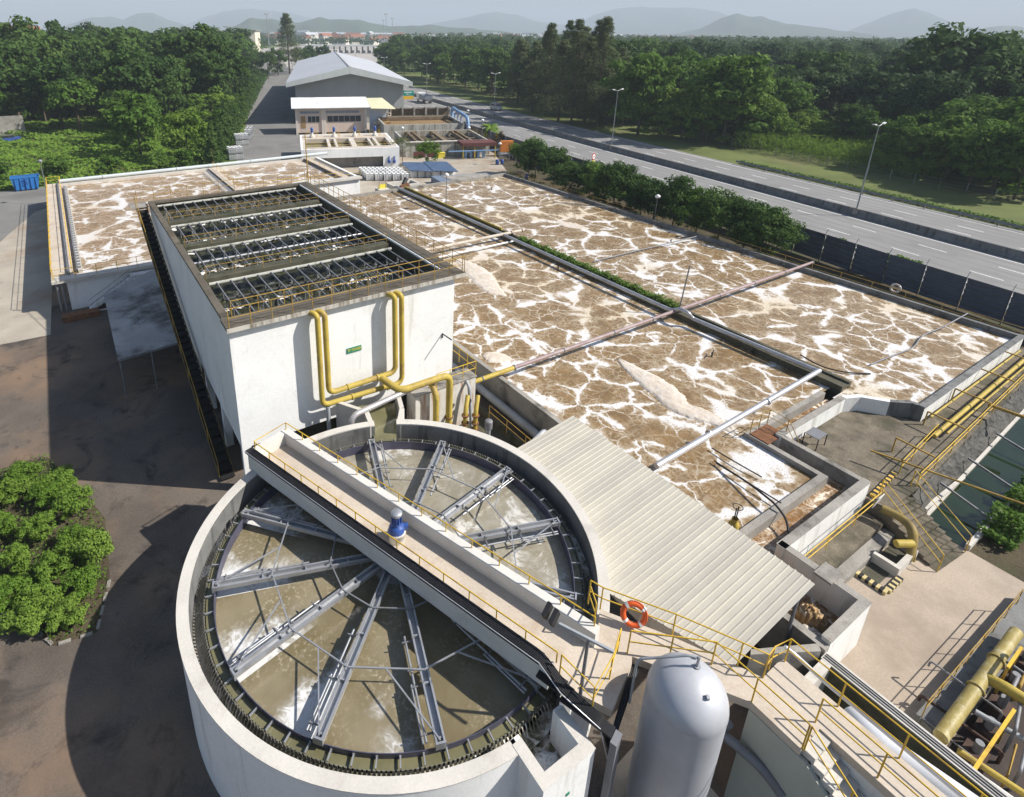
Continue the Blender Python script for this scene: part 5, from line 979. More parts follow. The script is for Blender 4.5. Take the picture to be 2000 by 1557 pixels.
pipe('gooseneck_pipe', 'short mustard stub pipe joining the gooseneck', [at(1750, 1062, 1.0), at(1783, 1062, 1.0)], 0.17, M_YEL, 0, n=12)
lg = thing('timber_ledge', 'weathered stone ledge and drain below the white channel wall', 'ledge', (26, 7, 0)); MB().box(22.7, 29.6, 7.0, 7.95, 0, 0.62).build('ledge', M_MOSS, lg); MB().box(23.0, 29.6, 6.5, 6.98, 0, 0.36).build('lower_ledge', M_CONC, lg)
pt_ = thing('drain_pit', 'dark open pit with striped hazard kerb in the tan yard', 'pit', (27.5, 6, 0)); MB().box(26.3, 29.3, 5.75, 6.45, -0.02, 0.03).build('pit_floor', M_DARKC, pt_); wall('pit_wall', M_RIM, pt_, (27.4, 27.6, 5.5, 6.5, 0, 0.5), (27.6, 29.3, 5.5, 5.7, 0, 0.5))
for k in range(9): MB().box(26.0+k*0.0+0.0, 26.25, 6.4-k*0.13, 6.4-k*0.13+0.12, 0, 0.16).build('hazard_block', M_BLACK if k % 2 else mat('hazard_cream', (0.55, 0.45, 0.22), 0.8, 0.15, 2), pt_)
for k in range(8): MB().box(26.26+k*0.15, 26.26+k*0.15+0.14, 5.28, 5.5, 0, 0.16).build('hazard_block', M_BLACK if k % 2 else mat('hazard_cream', (0.55, 0.45, 0.22), 0.8, 0.15, 2), pt_)
bd = thing('notice_board', 'blank white notice board tied to the yellow rail by the yard stair', 'sign', (29.6, 7.5, 1)); MB().obox((29.75, 7.5, 1.45), (1, 0, 0), 0.28, 0.012, 0.36, (0, -0.2, 1)).build('panel', M_WPLAST, bd)
# caged valves and gate by the weir
gw = thing('weir_gate_platform', 'small rusty grating platform with yellow rails over the effluent channel', 'platform', (29, 12.8, 2)); MB().box(28.4, 30.0, 12.1, 13.1, 2.05, 2.1).build('grating', M_RUST, gw)
railing('gate_railing', 'yellow rail around the small grating platform over the effluent channel', [(28.4, 13.1, 2.1), (30.0, 13.1, 2.1), (30.0, 12.1, 2.1), (29.9, 11.4, 1.3)], M_RAILD, 0.9, 0.9)
cb = thing('steel_cage', 'small black steel cage on the mossy platform by the white wall', 'cage', (31.4, 11.3, PZ)); 
for a_ in (0, 0.9):
    for b_ in (0, 0.7): MB().bar((31.2+a_, 11.0+b_, PZ), (31.2+a_, 11.0+b_, PZ+0.7), 0.04).build('leg', M_BLACK, cb)
MB().box(31.2, 32.1, 11.0, 11.7, PZ+0.68, PZ+0.72).build('top', M_STEELD, cb)
# valve wheel by canopy
vw = thing('gate_valve', 'tall gate valve with handwheel at the canopy\'s right edge', 'valve', at(1432, 1030, 1.8)); q = at(1432, 1030, 1.8)
MB().lathe([(0.22, 1.4), (0.22, 2.0), (0.14, 2.1), (0.14, 2.3)], q[:2], 14).build('body', M_YEL, vw); MB().tube([(q[0]-.08, q[1], 2.3), (q[0]-.08, q[1], 2.9)], 0.025, 6).build('yoke', M_BLACK, vw); MB().tube([(q[0]+.08, q[1], 2.3), (q[0]+.08, q[1], 2.9)], 0.025, 6).build('yoke', M_BLACK, vw)
MB().tube([(q[0]+.2*math.cos(t), q[1]+.2*math.sin(t), 2.92) for t in np.linspace(0, 2*PI, 17)], 0.02, 5).build('handwheel', M_BLACK, vw)

# ------------------------------------------------------------------ dark pipe yard at the bottom right edge
kb = thing('drain_kerb', 'dark concrete drain kerb at the edge of the tan yard', 'kerb', (24, 2.2, 0)); MB().prism(at(1781, 1413)[:2] and [at(1781, 1413)[:2], at(1990, 1170)[:2], at(2030, 1230)[:2], at(1835, 1470)[:2]], 0, 0.5).build('body', M_WETC, kb)
sheet('pipe_yard_floor', [at(1835, 1475)[:2], at(2040, 1220)[:2], (45, -6), (20.5, -6), (20.5, 1.0)], 0.008, mat('shaded_red_brown_floor', (0.055, 0.04, 0.034), 0.8, 0.3, 0.6, dirt=(0.03, 0.03, 0.03), dirt_amt=0.9, dirt_scale=0.5))  # red-brown floor, its colour darkened for the shadow lying over this yard
pipe('yard_main', 'fat blistered mustard main at the bottom right edge', [at(1837, 1440, 1.0), at(1985, 1235, 1.0)], 0.205, mat('blistered_mustard', (0.32, 0.255, 0.085), 0.5, 0.2, 1.5, dirt=(0.5, 0.45, 0.28), dirt_amt=0.8, dirt_scale=2.0, bump=0.5, bscale=12), 0, [(at(1905, 1346, 1.0), np.array(at(1985, 1235, 1.0))-np.array(at(1837, 1440, 1.0))), (at(1945, 1290, 1.0), np.array(at(1985, 1235, 1.0))-np.array(at(1837, 1440, 1.0)))], n=18)
pipe('yard_branch', 'mustard branch pipe leaving the fat main towards the right', [at(1925, 1325, 1.0), at(1960, 1340, 1.2), at(2030, 1385, 1.2)], 0.19, M_YEL, 0.3)
for k, (a_, b_, r_) in enumerate([((1870, 1465), (2030, 1570), 0.1), ((1905, 1390), (2010, 1450), 0.09), ((1935, 1270), (2020, 1330), 0.06), ((1880, 1490), (2000, 1575), 0.05)]):
    pipe('yard_conduit', ['mustard pipe along the near side of the dark pipe yard', 'middle pipe crossing the dark pipe yard', 'thin conduit at the top of the dark pipe yard', 'thin white conduit beside the mustard pipe in the pipe yard'][k], [at(*a_, 0.7), at(*b_, 0.7)], r_, [M_YEL, M_GREYP, M_STEELD, M_WPLAST][k], 0, n=8)
for k, (a_, b_) in enumerate([((1900, 1508), (1981, 1387)), ((1968, 1305), (1995, 1265))]):
    q0, q1 = at(*a_, 1.6), at(*b_, 1.6); t = thing('yellow_frame_bar', ['long yellow frame bar above the dark pipe yard', 'short yellow frame bar above the dark pipe yard'][k], 'frame', q0); MB().bar(q0, q1, 0.09).build('bar', M_RAIL, t); MB().bar(q0, (q0[0], q0[1], 0), 0.07).build('leg', M_RAILD, t); MB().bar(q1, (q1[0], q1[1], 0), 0.07).build('leg', M_RAILD, t)
rg = random.Random(8)
for k in range(5):
    q = at(1900+k*24, 1480-k*45, 0); t = thing('steel_plinth', ['lowest', 'second', 'middle', 'fourth', 'topmost'][k]+' maroon steel plinth in the dark pipe yard at the right edge', 'plinth', q); MB().box(q[0]-0.35, q[0]+0.35, q[1]-0.3, q[1]+0.3, 0, 0.35).build('block', M_DRUST, t); MB().tube([(q[0], q[1], 0.35), (q[0], q[1], 0.75)], 0.12, 10).build('stub', M_STEELD, t)

rg = random.Random(77)
for k in range(16):                              # tangle of thin rusty pipework
    u_, v_ = rg.uniform(1885, 1995), rg.uniform(1270, 1530); L2 = rg.uniform(0.6, 2.2); a_ = rg.choice([0.1, 1.65])+rg.uniform(-.1, .1); z_ = rg.uniform(0.3, 1.1); q = at(u_, v_, z_)
    if u_ < 1837+(1464-v_)*0.66+45: continue
    pipe('small_pipe', NTHP[k]+' of the thin pipes tangled in the dark pipe yard', [(q[0], q[1], 0.02), (q[0], q[1], z_), (q[0]+L2*math.cos(a_), q[1]+L2*math.sin(a_), z_), (q[0]+L2*math.cos(a_), q[1]+L2*math.sin(a_), z_-0.25)], rg.uniform(0.025, 0.06), rg.choice([M_DRUST, M_STEELD, M_STEELD, M_RAILD, M_DRUST]), 0.12, n=7)
railing('pipe_yard_railing', 'thin rusty rail along the drain kerb at the right edge', [at(1800, 1400, 0.5), at(1985, 1180, 0.5)], M_RAILD, 0.8, 1.2, w=0.035)
railing('platform_railing', 'second yellow rail on the landing above the green pool', [(33.0, 7.9, PZ), (38.0, 8.2, PZ)], M_RAIL, 0.85, 1.6)
for k in range(5): q = (34.5+k*4.2, 7.35+k*0.13); t = thing('rail_bracket', NTHP[k]+' rusty cross frame over the platform pipes from the left', 'frame', (*q, PZ)); MB().bar((q[0], q[1]-0.2, PZ+0.9), (q[0]+0.1, q[1]+1.5, PZ+0.9), 0.07).build('crossbar', M_RAILD, t); MB().bar((q[0]+0.1, q[1]+1.5, PZ), (q[0]+0.1, q[1]+1.5, PZ+0.9), 0.06).build('leg', M_RAILD, t)
for k in range(3): q = at(1880+k*45, 975-k*55, 0.6); t = thing('pool_beam', ['near', 'middle', 'far'][k]+' dark steel beam spanning the green pool', 'beam', q); MB().bar((q[0]-0.3, 4.5, 0.5), (q[0]+0.2, 6.7, 0.75), 0.07, 0.1).build('beam', M_STEELD, t)

# ------------------------------------------------------------------ pump pit between tower and basin
ot = thing('rust_streaked_tank', 'rust-streaked white steel tank in the pit between tower and basin', 'tank', (16, 24, 0))
M_STRK = mat('rust_streaked_white', (0.62, 0.60, 0.55), 0.7, 0.1, 1.0, dirt=(0.36, 0.16, 0.05), dirt_amt=0.9, dirt_scale=1.2, streak=True, dthr=0.5)
MB().box(14.2, 18.3, 23.9, 24.9, 0, 3.0).build('shell', M_STRK, ot); MB().box(14.15, 18.35, 23.85, 24.92, 3.0, 3.06).build('lid', M_CONC, ot)
railing('pit_railing', 'yellow rail on top of the rust-streaked tank', [(15.6, 23.95, 3.06), (18.3, 23.95, 3.06), (18.3, 26.5, 3.06)], M_RAIL, 0.95, 1.0)
pipe('pit_pipe', 'big grey main lying along the basin\'s left wall in the pit', [(19.75, 34, 0.9), (19.75, 15.5, 0.9)], 0.24, M_GREYP, 0, [((19.75, 18.5, 0.9), (0, 1, 0))], n=14)
pipe('pit_pipe', 'silver hoop-shaped pipe rising beside the canopy\'s top corner', [(16.3, 17.6, 0.2), (16.3, 17.6, 2.6), (18.9, 18.5, 2.6), (18.9, 18.5, 1.4)], 0.13, M_SILVER, 0.5)
pipe('pit_pipe', 'grey standpipe dropping beside the mustard valves in the pit', [(17.6, 24.9, 2.9), (17.6, 23.6, 2.9), (17.6, 23.2, 0.1)], 0.1, M_GREYP, 0.4)
vs_ = thing('silencer_stack', 'capped grey vent stack standing in the pump pit', 'stack', (16.0, 19.8, 0)); MB().tube([(16.6, 20.4, 0.3), (16.6, 20.4, 2.35)], 0.12, 12).build('pipe', M_GREYP, vs_); MB().lathe([(0.2, 2.3), (0.21, 2.75), (0.19, 2.78), (0.0, 2.79)], (16.6, 20.4), 16).build('cap', M_STEELD, vs_)
bw = thing('blower', 'rusty blower with white belt guard on the pit floor', 'blower', (15.9, 20.6, 0)); MB().tube([(16.0, 20.2, 0.5), (16.5, 19.6, 0.5)], 0.28, 14).build('casing', M_RUST, bw); MB().obox((15.9, 20.9, 0.9), (1, -0.6, 0.1), 0.45, 0.12, 0.3).build('belt_guard', M_STRK, bw)
tag(MB().box(16.5, 18.9, 15.5, 24, 0, 0.02).box(18.9, 19.1, 15.5, 32, 0.0, 0.5).build('pit_kerb', M_DARKC, org=(18, 20, 0)), 'dark oily kerb along the floor of the pump pit', 'kerb')
railing('pit_railing', 'yellow rail along the pipe in the pump pit', [(18.7, 16.5, 0.5), (18.7, 23.0, 0.5)], M_RAILD, 0.9, 1.6)
for k, (x_, y_) in enumerate([(16.9, 22.9), (17.4, 22.6)]):
    t = thing('pump_valve', ['left mustard valve assembly at the pit wall', 'right mustard valve assembly at the pit wall'][k], 'valve', (x_, y_, 0)); MB().tube([(x_, y_, 0), (x_, y_, 1.7), (x_+0.5, y_+0.5, 2.3)], 0.13, 10, 0.4).build('riser', M_YEL, t)
    for z_ in (0.5, 0.9, 1.4): MB().tube([(x_, y_, z_), (x_, y_, z_+0.07)], 0.22, 12).build('flange', M_RUST, t)
# inlet channel feeding the clarifier through the rim gap
ic = thing('inlet_channel', 'short concrete inlet channel entering the clarifier through its rim', 'channel', (11.3, 22.3, 0))
for s_, a_ in ((-1, I1), (1, I0)):
    p0 = pol(RI, a_); p1 = pol(RO+0.9, a_+(-0.02 if s_ > 0 else 0.02)); d_ = Vector((p1[0]-p0[0], p1[1]-p0[1], 0)).normalized(); n_ = Vector((-d_.y, d_.x, 0))*(0.24 if s_ < 0 else -0.24)
    MB().prism([p0, p1, (p1[0]+n_.x, p1[1]+n_.y), (p0[0]+n_.x, p0[1]+n_.y)], 0, RIM+0.004).build('side_wall', M_RIM, ic)
    p2 = (p1[0]+(0.55 if s_ > 0 else -0.9), p1[1]+1.5); n2 = (0.24 if s_ > 0 else -0.24)
    MB().prism([p1, p2, (p2[0]+n2, p2[1]), (p1[0]+n2, p1[1])], 0, RIM).build('side_wall', M_RIM, ic)
a_, b_ = pol(RI-0.5, I1), pol(RI-0.5, I0); c_, d_ = pol(RO+2.2, I0+0.0), pol(RO+2.2, I1+0.06)
sheet('inlet_water', [a_, b_, c_, d_], 3.5, M_GAPW)
# ------------------------------------------------------------------ far plant, built on its own skewed grid
FO = (33.3, 93.2); FA = R(-19.5); FX = (math.cos(FA), math.sin(FA)); FY = (-math.sin(FA), math.cos(FA))
def fr(s, t, z=0.0): return (FO[0]+FX[0]*s+FY[0]*t, FO[1]+FX[1]*s+FY[1]*t, z)
def fbox(mb, s0, s1, t0, t1, z0, z1): return mb.prism([fr(s0, t0)[:2], fr(s1, t0)[:2], fr(s1, t1)[:2], fr(s0, t1)[:2]], z0, z1)
def fpart(name, m, parent, *bx):
    mb = MB()
    for b_ in bx: fbox(mb, *b_)
    return mb.build(name, m, parent)
def fsheet(name, s0, s1, t0, t1, z, m): return sheet(name, [fr(s0, t0)[:2], fr(s1, t0)[:2], fr(s1, t1)[:2], fr(s0, t1)[:2]], z, m)
sheet('far_plant_yard', [(34.8, 74), (34.8, 90), (38, 95), (50, 135), (66, 185), (84, 178), (73, 140), (72, 92), (58, 67.6), (38, 67.6), (37, 74)], 0.006, M_APRON)
WT = 3.4
sd = thing('sedimentation_tank', 'white concrete sedimentation tank with four pools in front of the pink office', 'tank', fr(0, 0))
fpart('front_wall', M_WHITE, sd, (0, 16.4, 0, 0.35, 1.9, WT), (0, 2.8, 0.001, 0.35, 0, 1.9), (13.6, 16.4, 0.001, 0.35, 0, 1.9))
fpart('recess_back', M_CONC, sd, (2.8, 13.6, 1.5, 1.7, 0, 1.95)); fpart('recess_soffit', M_CONC, sd, (2.8, 13.6, 0.36, 1.5, 1.85, 1.95))
fpart('side_wall', M_WHITE, sd, (0, 0.35, 0.36, 15, 0, WT)); fpart('side_wall', M_WHITE, sd, (16.05, 16.4, 0.36, 15, 0, WT)); fpart('back_wall', M_WHITE, sd, (0.36, 16.04, 14.6, 15, 0, WT)); fpart('front_ledge', M_BEIGE, sd, (0.36, 16.04, 0.36, 2.2, 2.9, WT-0.05)); fpart('rear_deck', M_BEIGE, sd, (0.36, 16.04, 10.2, 14.59, 2.6, WT-0.02))
for i_, (a_, b_) in enumerate([(0.36, 0.9), (4.6, 5.1), (5.9, 6.3), (8.6, 9.5), (12.0, 12.4), (13.0, 13.5), (15.4, 16.0)]): fpart('cross_beam', M_RIM, sd, (a_, b_, 2.21, 10.19, 2.7, WT-0.03))
fsheet('sedimentation_water', 0.4, 16.0, 2.0, 10.3, 2.5, M_GAPW)
railing('tank_railing', 'thin yellow rail along the front of the white sedimentation tank', [fr(0.5, 1.0, WT), fr(16, 1.0, WT)], M_RAIL, 0.9, 2.0)
for k, s_ in enumerate((2.2, 6.2, 10.0, 13.8)):
    q = fr(s_, 12.0, WT); t = thing('mixer_motor', ['first', 'second', 'third', 'fourth'][k]+' dark blue mixer motor from the left on the sedimentation tank', 'motor', q)
    MB().lathe([(0.5, WT-0.02), (0.45, WT+0.35), (0.25, WT+0.4), (0.25, WT+0.9)], q[:2], 12).build('pedestal', M_RIM, t); MB().lathe([(0.22, WT+0.9), (0.26, WT+1.6), (0.16, WT+1.8), (0.0, WT+1.85)], q[:2], 12).build('motor', M_BLUE, t)
    railing('mixer_guard', ['first', 'second', 'third', 'fourth'][k]+' yellow guard rail from the left around a mixer motor', [fr(s_-0.9, 13.2, WT), fr(s_+0.9, 13.2, WT), fr(s_+0.9, 11.2, WT)], M_RAIL, 0.9, 0.9)
for k in range(2):
    q = fr(14.6+k*0.9, -0.1, 0.9); t = thing('gate_actuator', ['left', 'right'][k]+' small blue valve on the white tank\'s front wall', 'valve', q); MB().lathe([(0.2, 0.7), (0.28, 1.0), (0.12, 1.3), (0.08, 1.9)], q[:2], 10).build('body', M_BLUE, t)
# old stained tank
OZ = 2.7
od = thing('old_settling_tank', 'old stained concrete settling tank beside the white sedimentation tank', 'tank', fr(19, 7.7))
M_OLD = mat('old_stained_concrete', (0.42, 0.41, 0.37), 0.9, 0.15, 0.5, dirt=(0.14, 0.115, 0.08), dirt_amt=0.85, dirt_scale=0.6, streak=True, dthr=0.48); M_BRN = mat('brown_stained_beam', (0.20, 0.15, 0.10), 0.9, 0.25, 0.8, dirt=(0.07, 0.05, 0.03), dirt_amt=0.8, dirt_scale=0.8)
fpart('front_wall', M_OLD, od, (18.9, 35, 7.7, 8.1, 0, OZ)); fpart('front_lip', M_RIM, od, (18.8, 35.1, 7.5, 8.2, OZ, OZ+0.12)); fpart('side_wall', M_OLD, od, (18.9, 19.3, 8.11, 21, 0, OZ)); fpart('side_wall', M_OLD, od, (34.6, 35, 8.11, 21, 0, OZ)); fpart('back_wall', M_OLD, od, (19.31, 34.59, 20.6, 21, 0, OZ))
for a_, b_ in ((21.2, 21.5), (22.4, 22.8), (26.4, 27.2), (30.5, 30.8), (31.6, 32.0)): fpart('cross_beam', M_BRN, od, (a_, b_, 8.12, 20.58, OZ-0.5, OZ-0.05))
fpart('cross_beam', M_BRN, od, (19.31, 34.59, 14.0, 14.5, OZ-0.7, OZ-0.55))
fsheet('old_tank_water', 19.3, 34.6, 8.1, 20.6, 1.6, mat('brown_still_water', (0.085, 0.06, 0.03), 0.2, 0.3, 0.6, spec=0.5))
railing('tank_railing', 'rusty yellow rail down the right side of the old stained tank', [fr(34.9, 8, OZ), fr(34.9, 21, OZ)], M_RAILD, 0.9, 1.6)
railing('tank_railing', 'thin rusty rail across the middle of the old stained tank', [fr(19.5, 14.2, OZ), fr(34.5, 14.2, OZ)], M_RAILD, 0.9, 1.8)
# frame tank farther back
od2 = thing('rear_settling_tank', 'rear settling tank with a row of dark concrete frames and brown water', 'tank', fr(19, 26))
fpart('front_wall', M_OLD, od2, (17.5, 35, 26, 26.4, 0, 3.2)); fpart('back_wall', M_OLD, od2, (17.5, 35, 39.6, 40, 0, 4.0)); fpart('side_wall', M_OLD, od2, (17.5, 17.9, 26.41, 39.59, 0, 3.3)); fpart('side_wall', M_OLD, od2, (34.6, 35, 26.41, 39.59, 0, 3.3)); fpart('launder', M_BRN, od2, (18, 34.5, 36.4, 37.4, 2.7, 3.4)); fpart('top_beam', M_CONC, od2, (20.5, 34.9, 38.2, 38.6, 5.0, 5.3)); fpart('panel', M_BRN, od2, (20.5, 34.5, 38.7, 38.8, 3.4, 5.0))
for k in range(6): fpart('column', M_CONC, od2, (20.6+k*2.75, 21.0+k*2.75, 37.5, 38.19, 2.5, 5.4))
fsheet('rear_tank_water', 17.9, 34.6, 26.4, 39.6, 2.6, mat('tan_still_water', (0.30, 0.20, 0.10), 0.35, 0.15, 0.4, spec=0.4))
pipe('blue_gantry_pipe', 'pale blue pipe gantry arching over the right end of the rear tank', [fr(35.4, 38, 2.5), fr(35.4, 38, 5.2), fr(35.6, 25.5, 4.6), fr(35.7, 24.8, 1.8)], 0.36, M_LBLUE, 1.0, n=12)
for k in range(4): pipe('blue_branch', ['first', 'second', 'third', 'last'][k]+' pale blue branch drop below the gantry pipe counting from the back', [fr(35.5, 36-k*2.6, 5.0-k*0.1), fr(34.9, 36-k*2.6, 4.4), fr(34.9, 36-k*2.6, 3.2)], 0.14, M_LBLUE, 0.3, n=8)
# office
of = thing('plant_office', 'small pink plant office with white roof in front of the warehouse', 'office', fr(-1, 36))
OA = fr(-0.6, 36.5); 
def ob(mb, s0, s1, t0, t1, z0, z1): return fbox(mb, s0-0.6, s1-0.6, t0+36.5, t1+36.5, z0, z1)
def opart(name, m, parent, *bx):
    mb = MB()
    for b_ in bx: ob(mb, *b_)
    return mb.build(name, m, parent)
opart('wall', M_PINK, of, (0, 15.6, 0, 6, 0.35, 5.6)); opart('plinth', M_DARKC, of, (0.3, 15.3, 0.3, 5.7, 0, 0.36))
for s_ in (-0.05, 5.6, 6.1, 15.2): opart('pilaster', mat('pale_pilaster', (0.64, 0.58, 0.52), 0.9, 0.05, 0.5), of, (s_, s_+0.45, -0.22, -0.002, 0, 5.6))
mb = MB(); P_ = [fr(-1.4, 35.4, 5.75), fr(15.8, 35.4, 5.75), fr(15.8, 43.5, 7.2), fr(-1.4, 43.5, 7.2)]; mb.add(P_+[(x, y, z+0.14) for x, y, z in P_], [(3, 2, 1, 0), (4, 5, 6, 7), (0, 1, 5, 4), (1, 2, 6, 5), (2, 3, 7, 6), (3, 0, 4, 7)]); mb.build('roof', mat('white_roof', (0.70, 0.70, 0.70), 0.8, 0.05, 0.3, dirt=(0.42, 0.41, 0.40), dirt_amt=0.6, dirt_scale=0.4), of)
M_FR = mat('grey_window_frame', (0.35, 0.36, 0.38), 0.5, 0.05, 1)
for a_, b_, z0, z1, n_ in ((2.6, 5.2, 2.6, 4.0, 3), (6.9, 14.4, 2.6, 4.0, 6), (1.0, 5.2, 4.5, 5.1, 5), (6.6, 14.0, 4.5, 5.1, 9)):
    f_ = opart('window', M_FR, of, (a_, b_, -0.06, -0.004, z0, z1)); w_ = (b_-a_)/n_
    for k in range(n_): opart('pane', M_GLASS if z0 < 4 else mat('louvre_glass', (0.2, 0.24, 0.3), 0.3, 0.1, 1), f_, (a_+k*w_+0.06, a_+(k+1)*w_-0.06, -0.08, -0.061, z0+0.08, z1-0.08))
opart('door', mat('tan_door', (0.30, 0.19, 0.09), 0.7, 0.1, 1), of, (1.1, 2.1, -0.06, -0.004, 1.4, 4.0))
mb = MB(); P_ = [fr(15.9, 34.8, 5.6), fr(21.5, 34.8, 5.4), fr(19.6, 43, 7.0), fr(15.9, 43, 7.0)]; mb.add(P_+[(x, y, z+0.1) for x, y, z in P_], [(3, 2, 1, 0), (4, 5, 6, 7), (0, 1, 5, 4), (1, 2, 6, 5), (2, 3, 7, 6), (3, 0, 4, 7)]); mb.build('side_canopy', mat('pale_yellow_sheet', (0.62, 0.60, 0.40), 0.6, 0.06, 0.5), of); opart('side_cladding', mat('pale_blue_cladding', (0.45, 0.52, 0.62), 0.6, 0.06, 0.5), of, (16.4, 20.2, 0.5, 0.6, 0, 5.0))
ppt = thing('scrap_heap', 'tangled heap of scrap pipes beside the office', 'scrap', fr(17.5, 33)); rg = random.Random(4)
for k in range(22):
    a_ = fr(16+rg.uniform(0, 4), 31+rg.uniform(0, 3), rg.uniform(0.2, 3.0)); b_ = fr(16+rg.uniform(0, 4), 31+rg.uniform(0, 3), rg.uniform(0.2, 3.2)); MB().bar(a_, b_, rg.uniform(0.06, 0.16)).build('scrap_bar', rg.choice([M_RUST, M_STEEL, M_RAIL, M_YEL]), ppt)
# warehouse
WA = R(-21.5); WXv = (math.cos(WA), math.sin(WA)); WYv = (-math.sin(WA), math.cos(WA)); W0 = (50.6, 143.0); WW, WLn, WE, WR = 26.6, 104.0, 10.4, 13.6
def wp(s, t, z=0.0): return (W0[0]+WXv[0]*s+WYv[0]*t, W0[1]+WXv[1]*s+WYv[1]*t, z)
wh = thing('warehouse', 'big grey metal-clad warehouse with a low gable roof behind the office', 'warehouse', wp(0, 0))
npn = 22
for k in range(npn):
    s0_, s1_ = WW*k/npn, WW*(k+1)/npn; zt = lambda s: WE+(WR-WE)*(1-abs(s/WW*2-1)); d_ = 0.05 if k % 2 else 0.0
    mb = MB(); V = [wp(s0_, d_, 0), wp(s1_, d_, 0), wp(s1_, d_, zt(s1_)-0.25), wp(s0_, d_, zt(s0_)-0.25)]; V += [(x+WYv[0]*0.2, y+WYv[1]*0.2, z) for x, y, z in V]; mb.add(V, [(0, 1, 2, 3), (7, 6, 5, 4), (0, 4, 5, 1), (3, 2, 6, 7), (0, 3, 7, 4), (1, 5, 6, 2)]); mb.build('cladding_panel', M_WHGREY, wh)
MB().prism([wp(0, 0.3)[:2], wp(0, WLn)[:2], wp(0.25, WLn)[:2], wp(0.25, 0.3)[:2]], 0, WE-0.2).build('side_wall', M_WHGREY, wh); MB().prism([wp(WW, 0.3)[:2], wp(WW, WLn)[:2], wp(WW-0.25, WLn)[:2], wp(WW-0.25, 0.3)[:2]], 0, WE-0.2).build('side_wall', M_WHGREY, wh)
MB().prism([wp(0.3, WLn-0.3)[:2], wp(WW-0.3, WLn-0.3)[:2], wp(WW-0.3, WLn)[:2], wp(0.3, WLn)[:2]], 0, WE-0.2).build('rear_wall', M_WHGREY, wh)
OVF, OVS = 2.2, 2.0; slope = (WR-WE)/(WW/2)
for sgn, s_e in ((-1, -OVS), (1, WW+OVS)):
    ze = WR-slope*abs(s_e-WW/2); P_ = [wp(WW/2, -OVF, WR), wp(s_e, -OVF, ze), wp(s_e, WLn+1, ze), wp(WW/2, WLn+1, WR)]
    mb = MB(); mb.add(P_+[(x, y, z+0.12) for x, y, z in P_], [(0, 1, 2, 3), (7, 6, 5, 4), (0, 4, 5, 1), (1, 5, 6, 2), (2, 6, 7, 3)]); mb.build('roof_slope', M_ROOFG, wh)
    F_ = [wp(WW/2, -OVF-0.15, WR+0.2), wp(s_e, -OVF-0.15, ze+0.2), wp(s_e, -OVF-0.15, ze-0.9), wp(WW/2, -OVF-0.15, WR-1.5)]
    mb = MB(); mb.add(F_+[(x+WYv[0]*0.12, y+WYv[1]*0.12, z) for x, y, z in F_], [(0, 1, 2, 3), (7, 6, 5, 4), (0, 4, 5, 1), (2, 6, 7, 3), (1, 5, 6, 2)]); mb.build('fascia', M_FASC, wh)
    mb = MB(); a_, b_ = wp(s_e, -OVF, ze-0.5), wp(s_e, WLn+1, ze-0.5); mb.bar(a_, b_, 0.1, 1.2); mb.build('gutter', M_FASC if sgn < 0 else mat('dark_gutter', (0.08, 0.09, 0.11), 0.6, 0.1, 0.5), wh)
MB().bar(wp(WW/2, -OVF, WR+0.16), wp(WW/2, WLn, WR+0.16), 0.5, 0.12).build('ridge_cap', M_WHGREY, wh)
# containers (totes)
M_CAGE = mat('tote_cage', (0.50, 0.51, 0.52), 0.5, 0.1, 2, metal=0.4)
tote0 = None; ORD = ['first', 'second', 'third', 'fourth', 'fifth', 'sixth']
def tote(label, p, rz, group, z=0.0):
    global tote0
    if tote0 is None:
        t = thing('liquid_tote', label, 'tote', (0, 0, 0), group)
        mb = MB(); mb.box(-0.55, 0.55, -0.45, 0.45, 0.16, 1.06); mb.build('bottle', mat('tote_plastic', (0.72, 0.72, 0.70), 0.5, 0.06, 1.5), t); MB().box(-0.6, 0.6, -0.5, 0.5, 0, 0.13).build('pallet', M_STEELD, t); MB().lathe([(0.12, 1.06), (0.12, 1.12), (0, 1.12)], (0, 0), 10).build('cap', M_BLACK, t)
        mb = MB()
        for x_ in (-0.58, -0.2, 0.2, 0.58):
            for y_ in (-0.48, 0.48): mb.bar((x_, y_, 0.13), (x_, y_, 1.07), 0.03)
        for z_ in (0.4, 0.7, 1.06): mb.bar((-0.58, -0.48, z_), (0.58, -0.48, z_), 0.03); mb.bar((-0.58, 0.48, z_), (0.58, 0.48, z_), 0.03); mb.bar((-0.58, -0.48, z_), (-0.58, 0.48, z_), 0.03); mb.bar((0.58, -0.48, z_), (0.58, 0.48, z_), 0.03)
        mb.build('cage', M_CAGE, t); tote0 = t; r = t
    else: r = copy_tree(tote0)
    r['label'] = label; r['group'] = group; r.location = (p[0], p[1], z); r.rotation_euler = (0, 0, rz); WLOC[r.name] = (p[0], p[1], z); return r
for k in range(5):
    for j in range(5):
        q = fr(9.6+k*1.35+j*0.15, -4.2-j*1.15-k*0.25); tote('white caged tote behind the basin end, %s rank from the left, %s from the back' % (ORD[k], ORD[j]), q, FA, 'totes behind the basin')
for k in range(3):
    q = fr(17.2+k*1.4, -3.0); tote(['left', 'middle', 'right'][k]+' white caged tote in the short rank behind the blue sheets', q, FA, 'totes behind the blue sheets')
for s_ in range(2):
    for k in range(4):
        b_ = (25.6+s_*4.8, 107.2+s_*13.6); q = (b_[0]+(k % 2)*1.25, b_[1]+(k//2)*1.15)
        for z_ in (0, 1.14): tote('%s %s white tote in the %s stack beside the hedge' % (['lower', 'upper'][z_ > 0], ['front left', 'front right', 'rear left', 'rear right'][k], ['nearer', 'farther'][s_]), q, -0.3, ['nearer stack of totes', 'farther stack of totes'][s_], z_)
